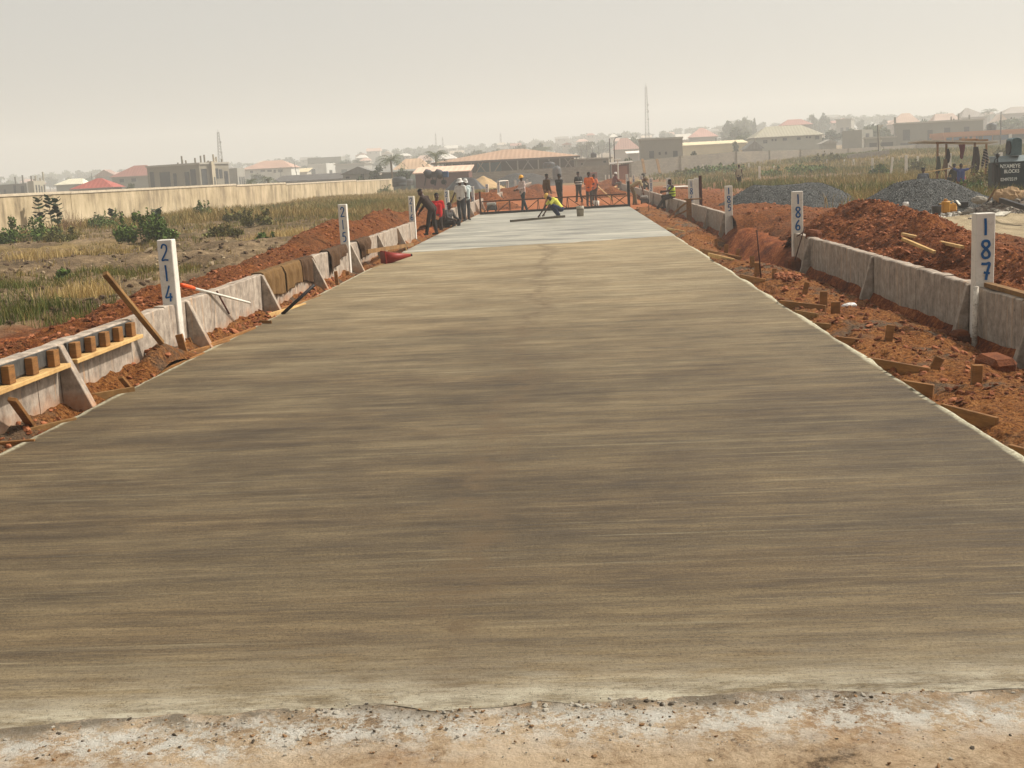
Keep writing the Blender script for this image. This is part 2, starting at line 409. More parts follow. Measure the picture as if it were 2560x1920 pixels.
def mat_base():
    n = NT('old_road_base'); p = n.coord(); sx = n.sep(p)
    a = n.noise(p, 1.8, 6, .65); b = n.noise(p, 20, 8, .82); c = n.noise(p, 5, 5, .7)
    f = n.math('ADD', n.math('MULTIPLY', a, .5), n.math('MULTIPLY', b, .5))
    col = n.ramp(f, [(.37, lin(92, 74, 56)), (.455, lin(176, 148, 116)), (.56, lin(212, 186, 154))])
    col = n.mix(n.ramp(n.noise(p, 1.1, 4), [(.5, 0), (.68, .55)]), col, lin(176, 128, 82))
    zz = n.attr('zone')
    wh = n.math('MULTIPLY', zz[1], n.ramp(n.noise(p, 7, 8, .88), [(.46, 0), (.53, 1)]))
    col = n.mix(n.math('MULTIPLY', wh, .95), col, lin(228, 222, 210))
    gy = n.math('MULTIPLY', zz[0], n.ramp(n.noise(p, 5, 8, .85), [(.44, 0), (.52, 1)]))
    col = n.mix(n.math('MULTIPLY', gy, .8), col, lin(112, 104, 90))
    sp = n.ramp(n.vor(p, 30), [(.08, .9), (.17, 0)]); pm = n.ramp(n.noise(p, 3.4, 4), [(.52, 0), (.6, 1)])
    col = n.mix(n.math('MULTIPLY', sp, pm), col, lin(70, 58, 46))
    sp2 = n.ramp(b, [(.33, .8), (.40, 0)]); col = n.mix(sp2, col, lin(74, 60, 46))
    n.bump(n.math('ADD', b, n.math('MULTIPLY', c, .8)), 1.0, .05)
    return n.fin(col, .95, .15)
NEAR = [(-400, 1835), (0, 1822), (200, 1806), (420, 1790), (560, 1794), (650, 1776), (850, 1762), (960, 1752), (1050, 1768), (1280, 1752), (1500, 1746), (1900, 1735), (2200, 1727), (2560, 1712), (2960, 1700)]
def near_y(x):
    ps = sorted([(q.x, q.y) for q in (at_z(a, b) for a, b in NEAR)])
    return np.interp(x, [p[0] for p in ps], [p[1] for p in ps])
TRUSS_A, TRUSS_B = at_z(1198, 538), at_z(1578, 516)
WET_A, WET_B = at_z(1045, 630), at_z(1692, 589)
def line_y(x, A, B): return A.y+(x-A.x)*(B.y-A.y)/(B.x-A.x)
def build_road():
    xs = np.concatenate([[XL], np.linspace(XL+.02, XR-.02, 110), [XR]])
    k = 420
    t = np.linspace(0, 1, k)**1.9
    ny = near_y(xs)+.03*fbm(xs*6, xs*0, 3, 4); wy = line_y(xs, WET_A, WET_B)+.3*fbm(xs*1.1, xs*0, 5, 9, .6)
    X = np.repeat(xs[None, :], k, 0); Y = ny[None, :]+t[:, None]*(wy-ny)[None, :]
    Z = .004*fbm(X*.5, Y*5, 3, 6)+.0025*fbm(X*2, Y*22, 2, 16)
    Z -= .013*(1-sstep(0, .16, Y-ny[None, :]))
    FR = np.exp(-((Y-ny[None, :])/.16)**2)*.75+.3*np.exp(-((Y-ny[None, :])/.5)**2)
    wob = .03*fbm(Y[:, 0]*1.1, Y[:, 0]*0+3, 4, 2); X[:, 0] += wob; wob2 = .05*fbm(Y[:, 0]*1.1, Y[:, 0]*0+8, 4, 5); X[:, -1] += wob2
    # turned-down sides
    Xs = np.concatenate([X[:, :1]-.005, X, X[:, -1:]+.005], 1); Ys = np.concatenate([Y[:, :1], Y, Y[:, -1:]], 1); Zs = np.concatenate([Z[:, :1]*0-.3, Z, Z[:, :1]*0-.3], 1)
    FR = np.concatenate([FR[:, :1], FR, FR[:, -1:]], 1); s = sheet('road', Xs, Ys, Zs, mat_slab(), (FR, FR*0, FR*0)); s['label'] = 'long freshly brushed brown concrete slab of the new road'
    ty = line_y(xs, TRUSS_A, TRUSS_B)
    k = 90; t = np.linspace(0, 1, k)
    Y = wy[None, :]+t[:, None]*(ty+1.2-wy)[None, :]; X = np.repeat(xs[None, :], k, 0)
    Z = .012*sstep(0, .15, Y-wy[None, :])+.008*fbm(X*.6, Y*1.5, 3, 60)
    Xs = np.concatenate([X[:, :1]-.005, X, X[:, -1:]+.005], 1); Ys = np.concatenate([Y[:, :1], Y, Y[:, -1:]], 1); Zs = np.concatenate([Z[:, :1]*0-.3, Z, Z[:, :1]*0-.3], 1)
    s = sheet('wet_road', Xs, Ys, Zs, mat_wet()); s['label'] = 'pale grey wet concrete just poured behind the steel truss'
    # old base in the foreground
    X, Y = np.meshgrid(np.linspace(XL-.1, XR+.1, 330), np.linspace(.4, 5.2, 190))
    Z = -.012+.009*fbm(X*2.5, Y*2.5, 5, 31, .6)
    cut = sstep(.02, .35, Y-near_y(X)); Z = Z-.12*cut
    dd = near_y(X)-Y; nz = .10*fbm(X*3, Y*6, 4, 34)
    s = sheet('road_base', X, Y, Z, mat_base(), (np.exp(-np.clip(dd+nz, 0, 9)/.09), np.exp(-((dd+nz-.16)/.17)**2), X*0)); s['label'] = 'cream rough old road base splashed with cement'
    # crumbs on the base and the slab lip
    mb = MB()
    for i in range(1500):
        x = random.uniform(-3, 3); y = near_y(np.array([x]))[0]+.03-abs(random.gauss(0, .26))
        if y < 3.3 or (vnoise(np.array([x*1.6]), np.array([y*3.5]), 2)[0] < .5 and random.random() < .75): continue
        mb.stone((x, y, -.011), random.choice([.002, .003, .004, .005, .007, .010])*random.uniform(.7, 1.2), random.choice([0, 1, 1, 1, 2, 2]))
    for i in range(420):
        x = random.uniform(-3, 3); y = near_y(np.array([x]))[0]-abs(random.gauss(.02, .05))
        if vnoise(np.array([x*2.2]), np.array([0.]), 5)[0] < .38: continue
        mb.stone((x, y, -.013), random.choice([.005, .007, .010, .015])*random.uniform(.8, 1.2), random.choice([1, 1, 1, 0]))
    c = obj('crumbs', mb, [mat('crumb_dark', lin(80, 70, 58)), mat('crumb_cement', lin(160, 152, 138)), mat('crumb_brown', lin(130, 98, 66))]); tag(c, 'small crumbs of cement and grit along the slab lip', 'grit', kind='stuff')
    # compacted laterite road bed beyond the truss
    xs = np.linspace(-4.55, 3.9, 60); Y1 = np.linspace(55.5, 150, 130)
    X, Y = np.meshgrid(xs, Y1); Z = -.03+.05*fbm(X*.5, Y*.25, 4, 12)
    n = NT('laterite_bed'); co = n.coord(); c, b = soil_nodes(n, co, .6)
    c = n.mix(.72, c, n.ramp(n.noise(co, .6, 5), [(.3, lin(132, 72, 36)), (.7, lin(160, 98, 54))])); n.bump(n.noise(co, 6, 6), .5, .05)
    s = sheet('dirt_road', X, Y, Z, n.fin(c, .95, .15)); s['label'] = 'smooth orange laterite bed where the road goes on'
# ------------------------------------------------------------------ soil verges and banks
def build_verges():
    m = mat_red('verge_soil', .75, 1.0)
    y = np.concatenate([np.arange(.4, 6.6, .04), 6.6*(1.006)**np.arange(520)]); y = y[y < 120]
    # left
    xs = np.linspace(-4.78, XL+.02, 26)
    X, Y = np.meshgrid(xs, y); u = (X-xs[0])/(xs[-1]-xs[0])
    lump = fbm(X*3.2, Y*1.6, 5, 50, .6); heap = np.clip(fbm(Y*.45, X*.6, 3, 51), -.2, 1)
    Z = (ZBL+.16*heap)*(1-u)+(-.10)*u+.14*lump*(1-u**3)+.03*fbm(X*11, Y*8, 3, 57)*(1-u**3)*np.minimum(1, 3*(1-u)+.35)
    Z = np.minimum(Z, -.03+.012*fbm(X*9, Y*7, 3, 58)+.55*np.clip(.72-u, 0, 1))
    Z = Z-.45*sstep(-4.35, -4.55, X)*sstep(37.5, 38.5, Y)*(1-sstep(45, 45.8, Y))
    q = at_x(405, 858, WLX+.2); Z = np.maximum(Z, (q.z+.02)*np.exp(-(((X-q.x+.06)/.17)**2+((Y-q.y-.12)/.62)**2))+.05*lump-.03)
    s = sheet('left_verge', X, Y, Z, m); s['label'] = 'narrow lumpy red soil verge between slab and left wall'
    # right
    xs = np.linspace(XR-.02, 5.0, 110)
    X, Y = np.meshgrid(xs, y); u = (X-xs[0])/(4.62-xs[0])
    lump = fbm(X*2.4, Y*1.5, 5, 60, .6); big = fbm(X*.8, Y*.35, 3, 61)
    prof = np.interp(u, [0, .06, .22, .55, .8, 1.0, 1.3], [-.20, -.13, -.06, -.09, -.22, -.42, -.42])
    Z = prof+.04*fbm(X*9, Y*7, 4, 66, .7)*np.minimum(1, u*8)+.10*lump*np.minimum(1, u*8)+.09*big*np.minimum(1, u*4)
    Z = np.minimum(Z, .06*np.minimum(1, u*5)-.012)
    Z = Z-.5*sstep(3.15, 4.2, X+.25*lump)*sstep(23, 27, Y)*(1-sstep(34.6, 35.6, Y))
    s = sheet('right_verge', X, Y, Z, m); s['label'] = 'wide orange soil verge between slab and right wall'
VERGE = {}
def build_banks():
    m = mat_red('bank_soil', .15, .35)
    # left bank behind the wall
    y = np.concatenate([np.arange(.4, 7, .06), 7*(1.006)**np.arange(420)]); y = y[y < 70]; xs = np.linspace(-7.9, -4.8, 64)
    X, Y = np.meshgrid(xs, y)
    cr = np.interp(Y, [7, 10, 13, 14.5, 16, 18, 21, 25, 29, 32, 36, 42, 50, 70], [.34, .32, .34, .44, .62, .52, .60, .72, .95, .72, .88, .72, .5, .35])+.20*fbm(Y*.55, Y*0, 4, 70)
    cx = -5.75+.25*fbm(Y*.3, Y*0+5, 2, 71); wd = 1.0+.3*fbm(Y*.3, Y*0+9, 2, 72)
    dx = (X-cx)
    sh = np.where(dx < 0, np.exp(-(dx/wd/.75)**2), np.exp(-(dx/.95)**2))
    ground = .12
    lump = 1.35*fbm(X*2.0, Y*1.5, 6, 73, .72)
    Z = ground-.25*sstep(1.7, 2.2, -dx)+(cr-ground)*sh+.13*lump*np.clip(sh*1.3, .15, 1)
    Z = np.where(X > -4.95, np.minimum(Z, .54), Z)
    s = sheet('left_soil_bank', X, Y, Z, m); s['label'] = 'long bank of dug red soil behind the left low wall'
    # right: dug ground behind the right wall
    y = np.concatenate([np.arange(.4, 9, .06), 9*(1.006)**np.arange(420)]); y = y[y < 95]; xs = np.linspace(4.72, 10.5, 90)
    X, Y = np.meshgrid(xs, y)
    b = fbm(X*.5, Y*.22, 3, 80); lump = 1.35*fbm(X*1.9, Y*1.3, 6, 81, .72)
    cr = np.interp(Y, [9, 13, 16, 20, 24, 28, 34, 40, 48, 60, 95], [.18, .15, .2, .2, .2, .25, .42, .42, .3, .25, .15])
    sh = np.interp(X, [4.7, 5.2, 6.2, 7.5, 10.5], [.55, .9, 1, .7, -.2])
    gap = np.exp(-((X-4.7)/(.9+.5*fbm(X*.7, Y*.6, 3, 86)))**2)*sstep(22.4, 24.5, Y)*(1-sstep(34.4, 35.4, Y))
    Z = cr*sh+.10*b+.13*lump*sstep(10.5, 9, X)-.5*gap+.22*gap*fbm(X*1.5, Y*.9, 4, 84)
    Z = np.where(X > 9, Z-.4*sstep(9, 10.5, X), Z)
    Z = np.where((X < 4.86) & (gap < .1), np.minimum(Z, .33), Z)
    s = sheet('right_soil_bank', X, Y, Z, m); s['label'] = 'churned red soil behind the right low wall'
# ------------------------------------------------------------------ site materials
def mat_wall():
    n = NT('cast_concrete'); p = n.coord(); z = n.sep(p)[2]
    a = n.noise(n.coord('pos', (5, 5, .8)), 1.6, 6, .65); b = n.noise(p, 9, 6, .7); s = n.noise(n.coord('pos', (9, 9, .5)), 1.4, 4, .6)
    f = n.math('ADD', n.math('MULTIPLY', a, .4), n.math('MULTIPLY', b, .6))
    c = n.ramp(f, [(.34, lin(108, 96, 85)), (.5, lin(150, 136, 122)), (.66, lin(184, 169, 152))])
    c = n.mix(n.ramp(s, [(.58, 0), (.7, .55)]), c, lin(196, 150, 104))
    low = n.math('ADD', n.math('ADD', z, n.math('MULTIPLY', n.math('GREATER_THAN', n.sep(p)[0], 0), .46)), n.math('MULTIPLY', n.math('SUBTRACT', n.noise(p, 3, 5, .7), .5), .5))
    c = n.mix(n.ramp(low, [(.0, .55), (.16, 0)]), c, lin(168, 112, 68))
    c = n.mix(n.ramp(n.vor(n.coord('pos', (3, 3, 2)), 2.2), [(.03, .8), (.06, 0)]), c, lin(50, 40, 34))
    n.bump(n.math('ADD', b, a), .35, .02)
    return n.fin(c, .9, .2)
WALL = mat_wall()
POST = mat('post_paint', lin(212, 204, 192), lin(160, 150, 136), 4, .8, .25, 40, kind='pos', lo=.22, hi=.5)
BLUE = mat('spray_blue', lin(18, 92, 150), lin(14, 66, 112), 6, .7, 0)
WOOD = mat('raw_timber', lin(158, 110, 60), lin(90, 58, 28), 2.2, .8, .3, 40, (1, 1, 6))
WOOD2 = mat('pale_timber', lin(218, 182, 122), lin(150, 110, 64), 2.2, .8, .3, 40, (6, 1, 1))
WOOD3 = mat('weathered_timber', lin(150, 112, 66), lin(84, 58, 30), 2.5, .85, .3, 40)
PLY = mat('coated_ply', lin(92, 88, 82), lin(40, 38, 38), 3, .6, .1, 20, (3, 3, 1))
IRON = mat('rusty_iron', lin(88, 46, 30), lin(40, 24, 20), 8, .75, .2, 60, metal=.2)
BLACK = mat('black_iron', lin(40, 34, 34), lin(20, 18, 20), 8, .6, .1, 60)
JUTE = mat('jute_sack', lin(136, 104, 62), lin(84, 58, 30), 5, .95, .6, 120, (3, 6, 1), bdist=.02)
JUTE2 = mat('dirty_sack', lin(98, 70, 44), lin(50, 32, 20), 5, .95, .6, 120, (2, 4, 1), bdist=.02)
CONC = mat('grey_concrete', lin(158, 150, 138), lin(112, 104, 94), 3, .9, .3, 30)
WHITE = mat('white_paint', lin(226, 222, 210), lin(180, 172, 158), 4, .7, .1, 40)
LAT = mat('laterite_lump', lin(138, 78, 42), lin(66, 32, 16), 9, .95, .9, 40, bdist=.02)
LAT2 = mat('pink_clod', lin(176, 112, 76), lin(118, 66, 38), 5, .95, .5, 40, bdist=.02)
PLASTIC_W = mat('white_plastic', lin(232, 228, 222), lin(190, 184, 180), 6, .5, .2, 30)
# ------------------------------------------------------------------ digits
DIG = {'0': [(.5, 1.6), (.12, 1.2), (.1, .5), (.45, 0), (.85, .4), (.88, 1.15), (.5, 1.6)],
       '1': [(.45, 1.6), (.5, .8), (.5, 0)],
       '2': [(.08, 1.2), (.3, 1.58), (.72, 1.5), (.8, 1.1), (.5, .6), (.08, .06), (.5, .08), (.95, .04)],
       '4': [(.62, 1.6), (.3, .9), (.05, .42), (.5, .44), (.95, .46)],
       '4b': [(.72, .85), (.68, .4), (.66, 0)],
       '5': [(.25, 1.56), (.22, 1.2), (.2, .95), (.6, 1.0), (.88, .62), (.7, .15), (.2, .05)],
       '5b': [(.25, 1.6), (.6, 1.58), (.9, 1.6)],
       '6': [(.72, 1.6), (.3, 1.1), (.1, .5), (.3, .03), (.75, .1), (.82, .5), (.5, .75), (.14, .45)],
       '7': [(.05, 1.55), (.5, 1.52), (.9, 1.56), (.72, .9), (.6, .4), (.55, 0)],
       '7b': [(.3, .72), (.95, .62)],
       '8': [(.5, .85), (.15, 1.2), (.25, 1.55), (.7, 1.56), (.85, 1.2), (.5, .85), (.12, .4), (.3, .02), (.75, .05), (.85, .42), (.5, .86)],
       '9': [(.8, 1.2), (.5, 1.6), (.15, 1.3), (.3, .95), (.8, 1.15), (.78, .6), (.6, 0)],
       '3': [(.1, 1.5), (.5, 1.6), (.82, 1.25), (.4, .88), (.85, .5), (.5, 0), (.08, .15)]}
def catmull(p, k=5):
    if len(p) < 3: return p
    q = [p[0]]+list(p)+[p[-1]]; o = []
    for i in range(1, len(q)-2):
        a, b, c, d = [np.array(x, float) for x in q[i-1:i+3]]
        for j in range(k):
            t = j/k; o.append(tuple(.5*((2*b)+(-a+c)*t+(2*a-5*b+4*c-d)*t*t+(-a+3*b-3*c+d)*t**3)))
    o.append(tuple(p[-1])); return o
def stroke(mb, pts, y, w):
    """flat ribbon with mitred joints, facing -Y; steps slightly so crossings never share a plane"""
    n = len(pts); vs = []
    for i, (x, z) in enumerate(pts):
        a, b = np.array(pts[max(i-1, 0)]), np.array(pts[min(i+1, n-1)]); d = b-a; d = d/(np.linalg.norm(d)+1e-9)
        nx, nz = -d[1]*w/2, d[0]*w/2; yy = y-.00025*i
        vs += [(x+nx, yy, z+nz), (x-nx, yy, z-nz)]
    mb.add(vs, [(2*i, 2*i+1, 2*i+3, 2*i+2) for i in range(n-1)])
def write_number(mb, txt, cx, y, ztop, h, w, gap, sw):
    for k, ch in enumerate(txt):
        z0 = ztop-(k+1)*h-k*gap; jx = random.uniform(-.06, .06)*w
        for key in (ch, ch+'b'):
            if key in DIG:
                stroke(mb, catmull([(cx-w/2+jx+px*w, z0+pz/1.6*h) for px, pz in DIG[key]]), y-(.004 if key != ch else 0), sw*random.uniform(.9, 1.1))
NL, NR = {}, {}
def build_posts():
    L = [('214', 439, 597), ('215', 868, 510), ('216', 1036, 490), ('217', 1122, 476), ('218', 1185, 466), ('219', 1221, 460), ('220', 1249, 454), ('221', 1271, 452), ('222', 1290, 450), ('223', 1320, 449)]
    Rr = [('187', 2440, 534), ('186', 1981, 479), ('185', 1813, 465), ('184', 1721, 449), ('183', 1665, 445), ('182', 1622, 445), ('181', 1599, 439), ('180', 1580, 437), ('179', 1564, 436), ('178', 1531, 437), ('177', 1521, 437), ('176', 1512, 437), ('175', 1503, 434)]
    where = {'214': 'nearest on the left low wall', '215': 'beside the draped sacks on the left wall', '216': 'beside the stooping man on the left', '217': 'right behind the man in the red shirt', '218': 'left of the screed engine', '219': 'beyond the left end of the steel truss', '220': 'under the left end of the white crossbar', '221': 'under the right end of the white crossbar', '222': 'just left of the man in the yellow helmet', '223': 'farthest left post, right of the yellow helmet',
             '187': 'nearest on the right low wall', '186': 'at the right wall end by the red heap', '185': 'standing clear beside the right soil ditch', '184': 'behind the timber box frame', '183': 'behind the seated man in the yellow vest', '182': 'behind the head of the bending man', '181': 'left of the bending man', '180': 'right of the truss end post', '179': 'just left of the truss end post'}
    for side, lst in (('L', L), ('R', Rr)):
        for i, (num, px, py) in enumerate(lst):
            xf = WLX+.03 if side == 'L' else WRX-.03
            p = at_x(px, py, xf); y1 = p.y; zt = p.z
            wd = .175 if side == 'L' else .215
            if num in ('178', '177', '176', '175', '223', '222'): wd = .17
            x0, x1 = (xf-wd, xf) if side == 'L' else (xf, xf+wd)
            dp = .16
            if side == 'R': y0, y1 = y1-.0, y1+dp
            else: y0, y1 = y1-dp, y1
            (NL if side == 'L' else NR)[num] = (x0, x1, y0, y1, zt)
            lab = 'white post %s' % ('painted with blue number '+num+', '+where[num] if num in where else 'without readable number, %s in the far right cluster' % {'178': 'rightmost', '177': 'second from right', '176': 'second from left', '175': 'leftmost'}[num])
            t = thing('marker_post', lab, 'post', ((x0+x1)/2, (y0+y1)/2, -.4), 'numbered white posts along the road')
            zb = -1.1
            mb = MB(); xs = [x0, x1]; nseg = 6
            lean = random.uniform(-.008, .008)
            rings = []
            for k in range(nseg+1):
                z = zb+(zt-zb)*k/nseg; o = lean*k/nseg; j = .003
                rings.append([(x0+o+random.uniform(-j, j), y0+random.uniform(-j, j), z), (x1+o+random.uniform(-j, j), y0, z), (x1+o, y1, z), (x0+o, y1+random.uniform(-j, j), z)])
            vs = [q for r in rings for q in r]; fs = [(3, 2, 1, 0), tuple(nseg*4+q for q in range(4))]
            for k in range(nseg):
                for q in range(4): fs.append((k*4+q, k*4+(q+1) % 4, (k+1)*4+(q+1) % 4, (k+1)*4+q))
            mb.add(vs, fs); obj('shaft', mb, POST, t, bevel=.008)
            if num in where:
                m2 = MB(); ex = zt-(ZTL if side == 'L' else ZTR)
                if num == '185': ex = .80
                h = ex*.235; gap = ex*.075
                if num == '214': h, gap = ex*.25, ex*.07
                write_number(m2, num, (x0+x1)/2+lean, min(y0, y1)-.0085, zt-ex*.07, h, wd*.5, gap, wd*(.12 if side == 'L' else .135))
                obj('painted_number', m2, BLUE, t, fix=False)
    # white crossbar tying two far posts
    a, b = NL['220'], NL['221']
    mb = MB().beam(((a[0]+a[1])/2, a[2], a[4]+.035), ((b[0]+b[1])/2, b[3], b[4]+.035), .16, .06)
    t = obj('crossbar', mb, WHITE); tag(t, 'white timber crossbar resting on two far left posts', 'beam')
def wall_piece(side, y0, y1, label, butt, zt=None, seams=1.2, name='low_wall', offs=0):
    xf = WLX if side == 'L' else WRX; sgn = -1 if side == 'L' else 1
    zt = zt if zt is not None else (ZTL if side == 'L' else ZTR); zb = -1.2
    t = thing(name, label, 'wall', (xf, y0, -.4), 'low concrete walls lining the new road')
    mb = MB(); y = y0
    while y < y1-.05:
        e = min(y+seams*random.uniform(.9, 1.1), y1)
        if y1-e < .3: e = y1
        n = max(2, int((e-y)/.22)); xa, xb = xf+random.uniform(-.004, .004), xf+sgn*.13
        vs = []; 
        for k in range(n+1):
            yy = y+.004+(e-y-.008)*k/n; z = zt+random.uniform(-.009, .009)
            vs += [(xa, yy, zb), (xa, yy, z-.012), (xa+sgn*.015, yy, z), (xb, yy, z+random.uniform(-.006, .006)), (xb, yy, zb)]
        fs = [(4, 3, 2, 1, 0), tuple(n*5+q for q in range(5))]
        for k in range(n):
            for q in range(5): fs.append((k*5+q, k*5+(q+1) % 5, (k+1)*5+(q+1) % 5, (k+1)*5+q))
        mb.add(vs, fs); y = e
    obj('panel', mb, WALL, t)
    for yb in butt:
        if not (y0-.3 < yb < y1+.3): continue
        o = -sgn*.005; b = MB()
        b.prism([(xf+o, yb, zt-.01), (xf+o, yb, -.75), (xf-sgn*(.30 if side == 'L' else .27), yb, (ZBL if side == 'L' else ZBR)-.16), (xf-sgn*.03, yb, zt-.02)], (0, .10, 0))
        obj('buttress', b, WALL, t, bevel=.006)
    return t
def build_walls():
    yl = lambda px, py: at_x(px, py, WLX).y
    bl = [yl(145, 905), yl(458, 750)+.05, yl(651, 690), yl(777, 655), yl(873, 625)+.08, yl(943, 598), yl(993, 577), yl(1043, 562)]
    st = (yl(1043, 562)-yl(458, 750))/6
    k = bl[-1]
    while k < 150: k += st; bl.append(k)
    Y = {n: (v[2], v[3]) for n, v in NL.items()}
    seg = [(.5, Y['214'][0], 'nearest stretch of left low wall with timber formwork clamped on it'),
           (Y['214'][1], Y['215'][0], 'left low wall between posts 214 and 215 with sacks hung over it'),
           (Y['215'][1], Y['216'][0], 'left low wall between posts 215 and 216 with a timber rail across'),
           (Y['217'][0]-.9, Y['217'][0], 'short left low wall stub just before post 217'),
           (Y['217'][1], Y['218'][0], 'left low wall between posts 217 and 218'),
           (Y['218'][1], Y['219'][0], 'left low wall between posts 218 and 219 at the truss end'),
           (Y['219'][1], Y['220'][0], 'sunlit left low wall between posts 219 and 220 beyond the truss'),
           (Y['220'][1], Y['221'][0], 'left low wall under the white crossbar'),
           (Y['221'][1], 150, 'farthest stretch of the left low wall')]
    for a, b, l in seg: wall_piece('L', a, b, l, [q for q in bl if a-.05 < q < b-.02])
    yr = lambda px, py: at_x(px, py, WRX).y
    Y = {n: (v[2], v[3]) for n, v in NR.items()}
    br = [yr(2026, 610), yr(2184, 648), yr(2425, 715), yr(2590, 730), yr(1771, 540), yr(1812, 548), yr(1635, 490), yr(1674, 505), yr(1698, 512), yr(1655, 498)]
    seg = [(.5, Y['187'][0], 'nearest stretch of right low wall at the picture edge', ),
           (Y['187'][1], Y['186'][0], 'right low wall between posts 186 and 187 in front of the red heap'),
           (Y['185'][1], Y['184'][0], 'right low wall between posts 184 and 185'),
           (Y['184'][1], Y['183'][0], 'right low wall the man in the vest sits on'),
           (Y['183'][1], Y['182'][0], 'right low wall between posts 182 and 183'),
           (Y['182'][1], Y['180'][0], 'right low wall behind the bending man'),
           (Y['180'][1], Y['178'][0], 'farthest right low wall beyond the truss')]
    for i, (a, b, l) in enumerate(seg):
        bb = [q for q in br if a-.05 < q < b-.02]
        wall_piece('R', a, b, l, bb, zt=ZTR if i else ZTR-.02)
    # timber rail along the inside of the nearest right wall
    a = Y['187'][0]
    o = obj('top_rail', MB().beam((WRX+.10, .6, ZTR+.012), (WRX+.10, a-.05, ZTR+.012), .09, .05), WOOD3)
    tag(o, 'weathered timber rail lying along the top of the nearest right wall', 'timber')
    # slender rod post against post 187
# ------------------------------------------------------------------ formwork on the left wall
def build_formwork():
    for (pa, pb, n, lab) in (((168, 900), (330, 838), 5, 'formwork panel with five wood blocks and a ledger, nearer post 214'), ((-70, 1000), (143, 905), 4, 'formwork panel with wood blocks at the left picture edge')):
        A, B = at_x(*pa, WLX+.02), at_x(*pb, WLX+.02); y0, y1 = A.y, B.y; zl = (A.z+B.z)/2
        t = thing('formwork_panel', lab, 'formwork', (WLX, y0, zl), 'timber formwork on the left wall')
        zt = ZTL-.012
        obj('ply_face', MB().bb((WLX+.006, y0, zl+.03), (WLX+.03, y1, zt)), PLY, t)
        obj('ledger', MB().bb((WLX+.006, y0-.03, zl-.035), (WLX+.13, y1+.03, zl+.005)), WOOD2, t, bevel=.004)
        for k in range(n):
            y = y0+(y1-y0)*(k+.25)/(n-.35)
            obj('block', MB().bb((WLX+.032, y-.055, zl+.008), (WLX+.10, y+.055, zt-.004)), WOOD, t, bevel=.004)
